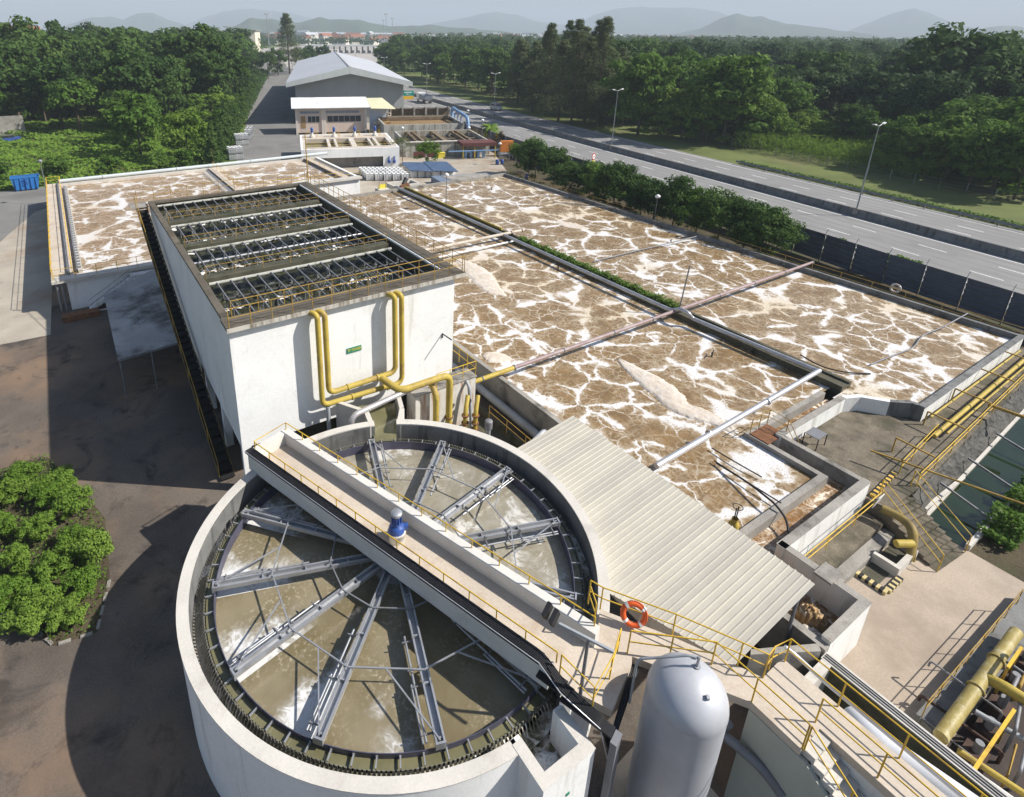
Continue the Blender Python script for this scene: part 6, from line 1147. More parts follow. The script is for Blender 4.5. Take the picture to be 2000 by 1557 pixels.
for k in range(3):
    q = (33.6+k*0.9, 126+k*2.2)
    for z_ in (0, 1.14): tote('%s white tote of the %s pair in the building\'s shade beside the hedge' % (['lower', 'upper'][z_ > 0], ['nearest', 'middle', 'farthest'][k]), q, -0.3, 'totes in the shade', z_)
M_TARP = mat('blue_tarpaulin', (0.07, 0.11, 0.19), 0.5, 0.12, 0.8, dirt=(0.14, 0.18, 0.25), dirt_amt=0.5, dirt_scale=1.0, bump=0.3, bscale=3)
for k in range(2):
    t = thing('blue_sheet_roof', ['left', 'right'][k]+' blue sheet cover over totes behind the basin', 'cover', fr(17+k*4, -9)); s0_ = 16.6+k*3.6
    mb = MB(); P_ = [fr(s0_, -8.6-k*0.8, 1.25), fr(s0_+3.9, -9.6-k*0.8, 1.15), fr(s0_+3.4, -4.6, 1.6), fr(s0_-0.6, -4.2, 1.7)]; mb.add(P_+[(x, y, z-0.05) for x, y, z in P_], [(0, 1, 2, 3), (7, 6, 5, 4), (0, 4, 5, 1), (1, 5, 6, 2), (2, 6, 7, 3), (3, 7, 4, 0)]); mb.build('sheet', M_TARP, t)
    for j in range(3): q = fr(s0_+0.6+j*1.25, -8.0-k*0.8); MB().box(q[0]-0.5, q[0]+0.5, q[1]-0.45, q[1]+0.45, 0, 1.05).build('covered_block', mat('tote_plastic', (0.72, 0.72, 0.70)), t)
t = thing('concrete_hopper', 'open concrete hopper at the corner of the near basin\'s end', 'hopper', (38, 71, 0)); wall('side', M_RIM, t, (38.2, 42.4, 70.2, 70.5, 0, 1.7), (38.2, 42.4, 72.4, 72.7, 0, 1.7)); wall('side', M_RIM, t, (38.2, 38.5, 70.51, 72.39, 0, 1.7), (42.1, 42.4, 70.51, 72.39, 0, 1.7)); MB().box(38.5, 42.1, 70.5, 72.4, 0.3, 0.32).build('floor', M_DARKC, t)
t = thing('concrete_block', 'small pale concrete block with a yellow sign frame beside the hopper', 'block', (36.2, 71, 0)); MB().box(35.8, 37.4, 70.0, 71.4, 0, 1.5).build('body', M_RIM, t); MB().box(36.0, 37.2, 70.7, 70.76, 1.5, 2.1).build('sign_plate', M_SIGNY, t); MB().bar((36.1, 70.7, 1.5), (36.1, 70.7, 4.0), 0.05).bar((37.1, 70.7, 1.5), (37.1, 70.7, 4.0), 0.05).bar((36.1, 70.7, 4.0), (37.1, 70.7, 4.0), 0.05).build('frame', M_STEELD, t)
t = thing('foam_pump', 'rusty pump with black motor at the head of the divider', 'pump', (38.6, 68.6, 1)); MB().obox((38.8, 68.4, 2.0), (1, 0, 0.3), 0.6, 0.4, 0.3).build('casing', M_RUST, t); MB().tube([(38.9, 68.9, 2.2), (39.6, 69.4, 2.8)], 0.3, 10).build('motor', M_BLACK, t)
t = thing('sand_bed_cover', 'low grey-blue covered bed behind the far basin\'s end wall', 'cover', (50, 72, 0)); mb = MB(); P_ = [(46.5, 70.0), (55.0, 68.4), (56.4, 73.2), (47.5, 75.5)]; mb.prism(P_, 0, 1.0); mb.build('body', mat('blue_grey_cover', (0.16, 0.20, 0.27), 0.6, 0.15, 0.5), t); mb = MB(); mb.prism([(48.6, 70.4), (54.8, 69.2), (56.0, 72.8), (48.8, 74.6)], 1.0, 1.04); mb.build('top_sheet', M_CONC, t)
t = thing('pump_shed', 'small pump shed with maroon roof edge beside the old tank', 'shed', fr(30, 3)); fpart('roof', mat('maroon_sheet', (0.12, 0.045, 0.04), 0.7, 0.15, 0.6), t, (28.6, 35.2, 4.0, 7.4, 2.35, 2.95)); 
for s_ in (28.8, 31.0, 34.9): fpart('post', M_YEL, t, (s_, s_+0.2, 4.2, 4.4, 0, 2.34))
fpart('blue_beam', M_LBLUE, t, (26.0, 35.4, 3.6, 3.75, 1.55, 1.7)); 
for k in range(2): MB().tube([fr(29.6+k*2.4, 5, 0.1), fr(29.6+k*2.4, 5, 1.3), fr(30.6+k*2.4, 5, 1.3), fr(30.6+k*2.4, 5, 0.1)], 0.25, 10, 0.5).build('pipe_bend', M_LBLUE, t)
t = thing('orange_cabinet', 'orange steel cabinet beside the pump shed', 'cabinet', fr(37, 6)); fpart('body', mat('orange_paint', (0.55, 0.18, 0.03), 0.6, 0.1, 1), t, (36.4, 38.8, 5.2, 6.0, 0.8, 2.9)); fpart('leg', M_STEELD, t, (36.5, 36.7, 5.3, 5.5, 0, 0.79), (38.5, 38.7, 5.3, 5.5, 0, 0.79))
t = thing('yellow_bin', 'small orange-yellow bin in front of the old tank', 'bin', fr(25, 6)); fpart('body', M_SIGNY, t, (24.6, 25.9, 5.8, 6.6, 0, 0.9)); fpart('lid', M_SIGNY, t, (24.55, 25.95, 5.75, 6.65, 0.9, 1.0))
for k in range(2):
    t = thing('maroon_panel', ['left', 'right'][k]+' maroon steel panel leaning against the old tank', 'panel', fr(20.5+k*2.6, 7)); fpart('sheet', mat('maroon_sheet', (0.18, 0.05, 0.05)), t, (20.2+k*2.7, 22.4+k*2.7, 6.9, 7.1, 0, 1.1))
t = thing('pipe_rack', 'rack of stored steel pipes and frames near the basin\'s far corner', 'rack', fr(36, 1)); rg = random.Random(6)
for k in range(4):
    for j in range(2): q = fr(35.2+k*1.3, 0.8+j*1.6); MB().bar(q, (q[0], q[1], 1.5), 0.08).build('leg', M_STEELD, t)
for k in range(9): q = fr(34.8, 0.6+rg.random()*2, 0.8+rg.random()*0.9); q2 = fr(39.6, 0.6+rg.random()*2, 0.8+rg.random()*0.9); MB().bar(q, q2, 0.09).build('stored_pipe', M_STEEL, t)
for k in range(2): q = fr(33.6+k*0.9, -1.2); t = thing('blue_drum', ['left', 'right'][k]+' blue plastic drum near the basin\'s far corner', 'drum', q); MB().lathe([(0.0, 0.0), (0.28, 0.0), (0.3, 0.3), (0.28, 0.6), (0.3, 0.85), (0.0, 0.88)], q[:2], 12).build('body', M_BLUE, t)
q = at(968, 338, 0); t = thing('blue_drum', 'blue drum standing on the grass beside the far basin corner', 'drum', (58.6, 66, 0)); MB().lathe([(0.0, 0.0), (0.3, 0.0), (0.32, 0.3), (0.3, 0.6), (0.3, 0.9), (0.0, 0.92)], (61.5, 69.5), 12).build('body', M_BLUE, t)
for k, (s_, t_, z_, h_) in enumerate([(17.9, 5.5, 0, 5.6), (33.5, 8.0, OZ, 3.6), (33.8, -1.6, 0, 3.6), (34.8, 22.5, OZ, 3.5), (31.0, 8.3, OZ, 2.2)]): lamp('plant_lamp', ['slim lamp between the white tank and the old tank', 'slim lamp on the old tank\'s front right corner', 'slim lamp by the pipe rack near the basin corner', 'slim lamp at the old tank\'s rear right corner', 'short lamp on the front edge of the old tank'][k], fr(s_, t_, z_), h_)
buoy('small pale lifebuoy on the rail of the rear settling tank', fr(20.2, 36.0, 4.1), (0, -1, 0.1), mat('faded_buoy', (0.5, 0.42, 0.36)), 0.35, 0.1)

# ------------------------------------------------------------------ highway furniture
lp0 = None
def hlamp(label, p):
    global lp0
    if lp0 is None:
        t = thing('street_lamp', label, 'street lamp', (0, 0, 0), 'lamps on the highway median'); MB().tube([(0, 0, 0), (0, 0, 11.6)], [0.10, 0.05], 10).build('pole', mat('galvanised_pole', (0.25, 0.27, 0.27), 0.5, 0.05, 1, metal=0.3), t)
        for s_ in (-1, 1): MB().tube([(0, 0, 11.5), (s_*0.9, 0, 11.75)], 0.04, 6).build('arm', M_STEEL, t); MB().obox((s_*1.2, 0, 11.8), (1, 0, 0.15*s_), 0.32, 0.13, 0.06).build('lantern', M_WPLAST, t)
        MB().box(-0.3, 0.3, -0.3, 0.3, 0, 1.08).build('plinth', M_CONC, t); lp0 = t; r = t
    else: r = copy_tree(lp0)
    r['label'] = label; r.location = p; return r
for k, (u_, v_) in enumerate([(1703, 412), (1219, 291), (987, 230)]): q = at(u_, v_, 0); hlamp(['nearest', 'second nearest', 'third nearest'][k]+' twin-headed street lamp on the highway median', (med(q[1]), q[1], 0.02))
for k, y_ in enumerate((175.6, 223, 271, 318)): hlamp(['fourth', 'fifth', 'sixth', 'farthest'][k]+' twin-headed street lamp along the highway median', (med(y_), y_, 0.02))
# sheet fence along the plant boundary
def fen(y): return med(y)-20.4
fc = thing('sheet_fence', 'dark blue-grey corrugated sheet fence between the plant and the highway', 'fence', (fen(10), 10, 0))
pl = 2.95; prof = [(0, 0.15)]
for k in range(11): z_ = 0.15+k*0.26; prof += [(0.05 if k % 2 else -0.05, z_+0.03), (0.05 if k % 2 else -0.05, z_+0.23)]
V = []
for y_ in (0, pl): V += [(px, y_, pz) for px, pz in prof]
n_ = len(prof); fpanel = data(MB().add(V, [(i, n_+i, n_+i+1, i+1) for i in range(n_-1)]), 'fence_sheet', M_FENCE)
fpost = data(MB().bar((0, 0, 0), (0, 0, 3.0), 0.06).bar((0, 0, 3.0), (0.3, 0, 3.5), 0.03), 'post', mat('dark_post', (0.06, 0.065, 0.075), 0.7, 0.2, 1))
y_ = -6.0
while y_ < 118:
    x0_, x1_ = fen(y_), fen(y_+3); a_ = -math.atan2(x1_-x0_, 3.0); inst(fpanel, 'fence_sheet', fc, (x0_, y_, 0), (0, 0, a_)); inst(fpost, 'post', fc, (x0_-0.08, y_, 0), (0, 0, a_)); y_ += 3.0
# road sign, speed sign
q = at(797, 207, 0); sgn = thing('direction_sign', 'green and yellow direction sign on two posts beside the warehouse corner', 'sign', (q[0], q[1], 0))
c_ = aty(797, 186, q[1]); nx = Vector((math.cos(R(-18)), math.sin(R(-18)), 0))
MB().obox((q[0], q[1], c_[2]+0.55), nx, 1.75, 0.05, 0.75).build('green_panel', mat('sign_teal', (0.0, 0.25, 0.20), 0.5, 0.05, 1), sgn); MB().obox((q[0], q[1], c_[2]-0.75), nx, 1.75, 0.05, 0.5).build('yellow_panel', mat('sign_amber', (0.70, 0.40, 0.03), 0.5, 0.05, 1), sgn)
for s_ in (-1.2, 1.2): MB().tube([(q[0]+nx.x*s_, q[1]+nx.y*s_+0.08, 0), (q[0]+nx.x*s_, q[1]+nx.y*s_+0.08, c_[2]+1.2)], 0.06, 6).build('post', M_STEELD, sgn)
lettering('500 m', 0.55, M_WPLAST, sgn, (q[0]-0.02, q[1]-0.07, c_[2]+0.3), (PI/2, 0, R(-18)))
MB().obox((q[0]-0.02, q[1]-0.07, c_[2]+0.85), nx, 1.2, 0.02, 0.12).build('upper_line', M_WPLAST, sgn)
q = at(1188, 336, 0); ys_ = q[1]; xs_ = fen(ys_)+3.2; ssg = thing('speed_sign', 'round red-ringed speed sign on a post behind the fence', 'sign', (xs_, ys_, 0))
MB().tube([(xs_, ys_, 0), (xs_, ys_, 3.2)], 0.05, 6).build('post', M_STEELD, ssg); rr_ = Vector((0.2, -1, 0)).normalized()
def disc(nm, r_, off_, m_): MB().tube([Vector((xs_, ys_, 3.0))+rr_*off_, Vector((xs_, ys_, 3.0))+rr_*(off_+0.02)], r_, 24).build(nm, m_, ssg)
disc('red_disc', 0.55, 0.06, mat('sign_red', (0.5, 0.02, 0.02), 0.5, 0.05, 1)); disc('white_disc', 0.40, 0.085, M_WPLAST); MB().obox((xs_+0.02, ys_-0.13, 3.0), (1, 0.2, 0.25), 0.2, 0.01, 0.08).build('worn_marking', M_STEELD, ssg); MB().obox((xs_, ys_-0.1, 2.15), (1, 0.2, 0), 0.35, 0.02, 0.22).build('lower_plate', M_SIGNY, ssg)
# wire fence on the far verge
wf = thing('wire_fence', 'thin wire fence of leaning posts across the verge below the forest', 'fence', (med(40)+27, 40, 0)); wpst = data(MB().tube([(0, 0, 0), (0, 0, 1.7)], 0.05, 6), 'post', M_CONC)
for y_ in np.arange(20, 100, 3.4): inst(wpst, 'post', wf, (med(y_)+27+0.5*math.sin(y_*0.1), y_, 0))
for z_ in (0.6, 1.1, 1.6): MB().tube([(med(y_)+27+0.5*math.sin(y_*0.1), y_, z_) for y_ in np.arange(20, 100, 3.4)], 0.015, 4).build('wire', M_STEELD, wf)
# van, truck, motorcycle
def wheel(parent, x, y, z, r, w, rot):
    d = Vector((math.cos(rot), math.sin(rot), 0)); p = Vector((x, y, z)); o = MB().tube([p-d*w/2, p+d*w/2], r, 16).build('wheel', M_BLACK, parent); MB().tube([p-d*(w/2+0.01), p+d*(w/2+0.01)], r*0.55, 12).build('rim', M_STEEL, o)
q = at(973, 215, 0); yv = q[1]; xv = med(yv)+9.4; vh = math.atan2(med(yv+5)-med(yv), 5.0)
van = thing('van', 'silver van driving on the far carriageway past the third lamp', 'van', (xv, yv, 0)); fwd_ = Vector((-math.sin(vh), -math.cos(vh), 0)); sid = Vector((math.cos(vh), -math.sin(vh), 0))
def loc(a, b, z): return (xv+fwd_.x*a+sid.x*b, yv+fwd_.y*a+sid.y*b, z)
sec = [(-2.25, 0.35, 1.0), (-2.3, 1.0, 1.02), (-2.15, 1.9, 0.95), (-1.9, 2.05, 0.85), (0.95, 2.05, 0.85), (1.75, 1.25, 0.98), (2.3, 1.0, 0.95), (2.35, 0.35, 0.95)]
V = [loc(a, b*s, z) for s in (-1, 1) for a, z, b in [(p[0], p[1], 0.85*p[2]) for p in sec]]; n_ = len(sec)
MB().add(V, [tuple(range(n_)), tuple(range(2*n_-1, n_-1, -1))]+[(i, n_+i, n_+(i+1) % n_, (i+1) % n_) for i in range(n_)]).build('body', mat('silver_car_paint', (0.42, 0.45, 0.46), 0.3, 0.04, 1, metal=0.3, spec=0.5), van)
MB().quad(loc(1.02, 0.68, 2.0), loc(1.02, -0.68, 2.0), loc(1.74, -0.76, 1.3), loc(1.74, 0.76, 1.3)).build('windscreen', M_GLASS, van)
for s_ in (-1, 1):
    MB().quad(loc(-1.9, s_*0.83, 1.9), loc(0.8, s_*0.80, 1.9), loc(1.3, s_*0.86, 1.3), loc(-2.0, s_*0.88, 1.3)).build('side_window', M_GLASS, van)
    MB().obox(loc(2.36, s_*0.6, 0.85), sid, 0.16, 0.03, 0.1).build('headlight', M_WPLAST, van)
    for a_ in (-1.4, 1.45): p_ = loc(a_, s_*0.78, 0.33); wheel(van, *p_, 0.33, 0.22, math.atan2(sid.y, sid.x))
q = at(812, 205, 0); yt = q[1]+4; xt = med(yt)-4.0; vh = math.atan2(med(yt+5)-med(yt), 5.0); fT = Vector((math.sin(vh), math.cos(vh), 0)); sT = Vector((math.cos(vh), -math.sin(vh), 0))
tk = thing('tipper_truck', 'white-cabbed tipper truck on the near carriageway beside the warehouse', 'truck', (xt, yt, 0))
def tl(a, b, z): return (xt+fT.x*a+sT.x*b, yt+fT.y*a+sT.y*b, z)
MB().obox(tl(3.2, 0, 1.9), fT, 1.1, 1.2, 1.1).build('cab', M_WPLAST, tk); MB().obox(tl(4.32, 0, 2.3), sT, 1.0, 0.02, 0.45).build('windscreen', M_GLASS, tk); MB().obox(tl(-0.9, 0, 1.0), fT, 3.0, 0.5, 0.15).build('chassis', M_STEELD, tk)
mb = MB(); mb.add([tl(1.8, -1.15, 1.3), tl(1.8, 1.15, 1.3), tl(-3.8, 1.15, 1.3), tl(-3.8, -1.15, 1.3), tl(1.9, -1.25, 2.7), tl(1.9, 1.25, 2.7), tl(-4.2, 1.25, 2.5), tl(-4.2, -1.25, 2.5)], [(0, 1, 2, 3), (0, 4, 5, 1), (1, 5, 6, 2), (2, 6, 7, 3), (3, 7, 4, 0)]); mb.build('tipper_body', mat('grey_tipper', (0.3, 0.33, 0.38), 0.6, 0.1, 1), tk)
for a_ in (3.3, -1.6, -2.9):
    for s_ in (-1, 1): wheel(tk, *tl(a_, s_*1.05, 0.5), 0.5, 0.3, math.atan2(sT.y, sT.x))
q = at(818, 171, 0); xm, ym = med(q[1])+9.5, q[1]
mc = thing('motorcycle', 'motorcycle ridden along the far carriageway near the forest edge', 'motorcycle', (xm, ym, 0)); wheel(mc, xm, ym-0.65, 0.3, 0.3, 0.1, 0); wheel(mc, xm, ym+0.65, 0.3, 0.3, 0.1, 0); MB().obox((xm, ym, 0.65), (0, 1, 0), 0.6, 0.14, 0.2).build('body', M_BLACK, mc); MB().bar((xm-0.35, ym-0.5, 1.05), (xm+0.35, ym-0.5, 1.05), 0.05).build('handlebar', M_BLACK, mc); MB().obox((xm, ym+0.2, 0.88), (0, 1, 0), 0.4, 0.13, 0.06).build('saddle', M_BLACK, mc)
# rider: skin-modifier figure, seated
def person(name, label, base, joints, edges, radii, m, parts=()):
    me = bpy.data.meshes.new('body'); me.from_pydata([tuple(j) for j in joints], edges, []); o = bpy.data.objects.new(name, me); COL.objects.link(o); o.location = base
    bpy.context.view_layer.objects.active = o; sk_ = o.modifiers.new('skin', 'SKIN'); o.modifiers.new('sub', 'SUBSURF').levels = 1
    for i, r_ in enumerate(radii): me.skin_vertices[0].data[i].radius = (r_, r_)
    me.skin_vertices[0].data[0].use_root = True; bpy.context.view_layer.update()
    m2 = bpy.data.meshes.new_from_object(o.evaluated_get(bpy.context.evaluated_depsgraph_get())); o.modifiers.clear(); o.data = m2; m2.materials.clear(); m2.materials.append(m); WLOC[o.name] = tuple(base); return tag(o, label, 'person')
J = [(0, 0, 0), (0, -0.05, 0.25), (0, -0.08, 0.5), (0, -0.1, 0.62), (0, -0.12, 0.74), (0.19, -0.08, 0.5), (0.28, -0.25, 0.3), (0.3, -0.5, 0.25), (-0.19, -0.08, 0.5), (-0.28, -0.25, 0.3), (-0.3, -0.5, 0.25), (0.12, 0.02, -0.02), (0.17, -0.38, -0.05), (0.17, -0.3, -0.45), (0.17, -0.42, -0.5), (-0.12, 0.02, -0.02), (-0.17, -0.38, -0.05), (-0.17, -0.3, -0.45), (-0.17, -0.42, -0.5)]
E_ = [(0, 1), (1, 2), (2, 3), (3, 4), (2, 5), (5, 6), (6, 7), (2, 8), (8, 9), (9, 10), (0, 11), (11, 12), (12, 13), (13, 14), (0, 15), (15, 16), (16, 17), (17, 18)]
rid = person('person', 'rider in dark clothes and pale helmet on the motorcycle', (xm, ym+0.2, 0.98), J, E_, [0.15, 0.14, 0.16, 0.06, 0.11, 0.07, 0.055, 0.045, 0.07, 0.055, 0.045, 0.1, 0.075, 0.055, 0.05, 0.1, 0.075, 0.055, 0.05], M_STEELD)
MB().lathe([(0.0, 1.60), (0.12, 1.64), (0.15, 1.74), (0.12, 1.86), (0.0, 1.9)], (xm, ym+0.08), 12).build('helmet', M_WPLAST, rid)

# ------------------------------------------------------------------ toll plaza and distant buildings
sheet('toll_plaza_apron', [(118, 330), (170, 330), (240, 470), (420, 600), (520, 900), (380, 1000), (200, 700), (150, 470)], 0.008, mat('pale_plaza_concrete', (0.40, 0.37, 0.34), 0.9, 0.08, 0.05))
tp = thing('toll_plaza', 'long flat toll plaza canopy on columns far down the highway', 'toll plaza', far(675, 100, 640))
A_, B_ = np.array(far(590, 80, 640)), np.array(far(757, 82, 640)); nrm = np.array([-(B_-A_)[1], (B_-A_)[0], 0]); nrm /= np.linalg.norm(nrm)
A_[2] = B_[2] = 7.6; P_ = [A_-nrm*7, B_-nrm*7, B_+nrm*7, A_+nrm*7]
mb = MB(); mb.prism([tuple(p[:2]) for p in P_], 6.6, 7.9); mb.build('roof', M_FASC, tp)
for k in range(15):
    p = A_+(B_-A_)*(k+0.5)/15; mb = MB(); mb.box(p[0]-0.6, p[0]+0.6, p[1]-0.6, p[1]+0.6, 0, 6.6); mb.build('column', M_STEELD, tp); mb = MB(); mb.box(p[0]-1.3, p[0]+1.3, p[1]-4, p[1]-1.5, 0, 2.8); mb.build('booth', M_STEELD, tp)
for k in range(2): p = A_+(B_-A_)*(0.2+k*0.05); MB().box(p[0]-2.5, p[0]+2.5, p[1]-5.6, p[1]-5.4, 4.4, 6.2).build('lane_sign', M_BLUE, tp)
wb = thing('white_office_block', 'white four-storey block beyond the toll plaza', 'building', far(800, 92, 660)); c_ = far(799, 92, 660)
ang = math.atan2(c_[1], c_[0])-PI/2; dx, dy = (math.cos(ang), math.sin(ang)), (-math.sin(ang), math.cos(ang))
def wbx(s0, s1, t0, t1, z0, z1): return MB().prism([(c_[0]+dx[0]*s+dy[0]*t, c_[1]+dx[1]*s+dy[1]*t) for s, t in ((s0, t0), (s1, t0), (s1, t1), (s0, t1))], z0, z1)
wbx(-8, 9, 0, 16, 0, 17.5).build('wall', M_WHITE, wb); wbx(-20, -8.01, 2, 16, 0, 15.5).build('side_wing', M_WHGREY, wb); wbx(9.01, 14, 2, 14, 12, 14.5).build('roof_wing', M_FASC, wb)
for zz in (4, 8, 12):
    for ss_ in (-3.5, 3.0): wbx(ss_, ss_+3.4, -0.25, -0.01, zz, zz+2).build('window', M_GLASS, wb)
rb_ = thing('roadside_warehouse', 'cream gabled shed at the road\'s bend above the left trees', 'shed', (118, 385, 0)); c_ = at(484, 122, 0)
ang = R(-20); dx, dy = (math.cos(ang), math.sin(ang)), (-math.sin(ang), math.cos(ang))
def rbx(s0, s1, t0, t1, z0, z1): return MB().prism([(c_[0]+dx[0]*s+dy[0]*t, c_[1]+dx[1]*s+dy[1]*t) for s, t in ((s0, t0), (s1, t0), (s1, t1), (s0, t1))], z0, z1)
rbx(-34, 6.4, 0, 60, 6.5, 21).build('wall', mat('cream_cladding', (0.66, 0.60, 0.50), 0.8, 0.05, 0.1), rb_); rbx(-34, 6.3, 0.1, 60, 0, 6.49).build('lower_wall', M_CONC, rb_)
mb = MB(); g3 = lambda s, t, z: (c_[0]+dx[0]*s+dy[0]*t, c_[1]+dx[1]*s+dy[1]*t, z); mb.add([g3(-14, -2, 23.2), g3(7.6, -2, 21.02), g3(7.6, 62, 21.02), g3(-14, 62, 23.2), g3(-14, -2, 23.7), g3(7.6, -2, 21.5), g3(7.6, 62, 21.5), g3(-14, 62, 23.7)], [(3, 2, 1, 0), (4, 5, 6, 7), (0, 1, 5, 4), (1, 2, 6, 5), (2, 3, 7, 6), (3, 0, 4, 7)]); mb.build('roof', mat('green_grey_roof', (0.22, 0.25, 0.22), 0.7, 0.05, 0.2), rb_)
for k, (u_, v0_, v1_, D_) in enumerate([(755, 98, 28, 560), (767, 98, 36, 640), (750, 96, 40, 700), (527, 110, 28, 430)]):
    b_ = far(u_, v0_, D_); t_ = far(u_, v1_, D_); t = thing('flood_mast', ['tallest', 'second tallest', 'third', 'left'][k]+' slender floodlight mast near the toll plaza', 'mast', (b_[0], b_[1], 0)); MB().tube([(b_[0], b_[1], 0), (b_[0], b_[1], t_[2])], [0.35, 0.2], 8).build('pole', M_STEEL, t); MB().box(b_[0]-1.4, b_[0]+1.4, b_[1]-0.5, b_[1]+0.5, t_[2]-0.5, t_[2]+0.6).build('lamp_ring', M_STEEL, t)
# ------------------------------------------------------------------ vegetation
def crown_mesh(name, m, seed, h=10.0, r=(4, 4), z0=0.3, clumps=50, per=60, leaf=0.3, shape='round', crad=0.24, droop=0.0, aspect=0.6):
    """Crown of leaf clumps spread through a volume; trunk top inside it."""
    rg = np.random.default_rng(seed); zc = h*(0.5+z0/2); rz = h*(1-z0)/2; C = []; N = []
    for k in range(clumps):
        if shape == 'cone':
            t = rg.random()**0.8; a_ = rg.uniform(0, 2*PI); rr_ = r[0]*(1-t)**0.85*rg.uniform(0.35, 1.0)+0.05*r[0]; c = np.array([rr_*math.cos(a_), rr_*math.sin(a_), h*(z0+(1-z0)*t)]); q = r[0]*crad*(1.1-0.7*t)
        else:
            d = rg.normal(size=3); d[2] = abs(d[2]) if rg.random() < 0.72 else d[2]; d /= np.linalg.norm(d); f = rg.uniform(0.5, 1.0)
            if shape == 'flat': d[2] *= 0.55
            w = 1+0.22*math.sin(3*math.atan2(d[1], d[0])+seed)+0.15*math.sin(5*math.atan2(d[1], d[0])+seed*2)
            c = np.array([d[0]*r[0]*f*w, d[1]*r[1]*f*w, zc+d[2]*rz*f]); q = min(r[0], rz)*crad*rg.uniform(0.7, 1.35)
        u = rg.normal(size=(per, 3)); u /= np.linalg.norm(u, axis=1)[:, None]; u[:, 2] = u[:, 2]*0.8+0.15
        C.append(c+u*q*rg.uniform(0.55, 1.05, (per, 1))*np.array([1.15, 1.15, 0.8])); N.append(u+np.array([0, 0, 0.35]))
    P = np.concatenate(C); NN = np.concatenate(N)
    V, F = leaf_cloud(len(P), lambda g, n: (P, NN), leaf, seed+50, 0.45, aspect, droop)
    return fast(name, V, F, m, link=False)
def trunk_mesh(name, h, r, seed, limbs=5, spread=2.0):
    rg = random.Random(seed); mb = MB(); pts = [(0, 0, -0.1), (rg.uniform(-.1, .1)*r*3, rg.uniform(-.1, .1)*r*3, h*0.5), (rg.uniform(-.3, .3), rg.uniform(-.3, .3), h)]
    mb.tube(pts, [r, r*0.75, r*0.3], 7, cap=False)
    for k in range(limbs):
        a_ = rg.uniform(0, 2*PI); z_ = h*rg.uniform(0.4, 0.8); mb.tube([(0, 0, z_), (math.cos(a_)*spread*0.5, math.sin(a_)*spread*0.5, z_+h*0.12), (math.cos(a_)*spread, math.sin(a_)*spread, z_+h*0.28)], [r*0.45, r*0.3, r*0.12], 5, cap=False)
    return data(mb, name, M_TRUNK)
PROTO = {}
def proto(kind):
    if kind in PROTO: return PROTO[kind]
    L_ = []
    def add(cm, tm): L_.append((cm, tm))
    if kind == 'forest':
        for s in range(6): add(crown_mesh('crown', LF_FOREST if s % 3 else LF_DARK, 100+s, 16, (5.8, 5.4), 0.12, 62, 46, 0.50, 'round', 0.27), trunk_mesh('trunk', 10, 0.3, s, 4, 2.5))
    if kind == 'mid':
        for s in range(4): add(crown_mesh('crown', LF_MID, 200+s, 12, (4.6, 4.4), 0.06, 70, 62, 0.34, 'round', 0.24), trunk_mesh('trunk', 7, 0.22, s, 5, 2.2))
    if kind == 'dark':
        for s in range(4): add(crown_mesh('crown', LF_DARK, 300+s, 15, (5.0, 4.8), 0.06, 74, 62, 0.40, 'round', 0.24), trunk_mesh('trunk', 9, 0.28, s, 5, 2.4))
    if kind == 'light':
        for s in range(3): add(crown_mesh('crown', LF_LIGHT, 400+s, 8, (4.0, 3.8), 0.06, 64, 66, 0.26, 'round', 0.24), trunk_mesh('trunk', 5, 0.16, s, 5, 1.8))
    if kind == 'tier':
        for s in range(2): add(crown_mesh('crown', LF_MID, 450+s, 11, (4.6, 4.6), 0.2, 46, 70, 0.34, 'flat', 0.26), trunk_mesh('trunk', 8, 0.2, s, 6, 2.5))
    if kind == 'cas':
        for s in range(4): add(crown_mesh('crown', LF_CAS, 500+s, 20, (4.4, 4.4), 0.06, 100, 52, 0.40, 'cone', 0.34, 0.3, 0.16), trunk_mesh('trunk', 18, 0.24, s, 6, 1.6))
    if kind == 'cyp':
        for s in range(2): add(crown_mesh('crown', LF_DARK, 600+s, 6, (1.25, 1.25), 0.03, 46, 60, 0.17, 'cone', 0.36), trunk_mesh('trunk', 4, 0.08, s, 2, 0.4))
    if kind == 'shrub':
        for s in range(4): add(crown_mesh('crown', LF_DARK if s < 3 else LF_MID, 700+s, 4.6, (2.2, 2.1), 0.04, 62, 90, 0.15, 'round', 0.26, 0.0, 0.45), trunk_mesh('trunk', 2.5, 0.08, s, 4, 0.9))
    if kind == 'bush':
        for s in range(3): add(crown_mesh('crown', LF_MID, 800+s, 2.2, (1.4, 1.4), 0.05, 40, 60, 0.12, 'round', 0.28), trunk_mesh('trunk', 1.0, 0.05, s, 3, 0.5))
    if kind == 'near':
        for s in range(4): add(crown_mesh('crown', LF_NEAR, 900+s, 1.9, (1.05, 1.0), 0.05, 40, 120, 0.07, 'round', 0.30, 0.0, 0.7), trunk_mesh('trunk', 1.0, 0.04, s, 4, 0.5))
    if kind == 'wisp':
        add(crown_mesh('crown', LF_CAS, 950, 5, (2.4, 2.2), 0.25, 40, 40, 0.16, 'round', 0.26, 0.3, 0.2), trunk_mesh('trunk', 3.5, 0.09, 3, 7, 1.4))
    if kind == 'dry':
        add(crown_mesh('crown', LF_DRY, 960, 12, (3.6, 3.4), 0.25, 44, 50, 0.3, 'round', 0.25), trunk_mesh('trunk', 8, 0.2, 3, 7, 1.8))
    PROTO[kind] = L_; return L_
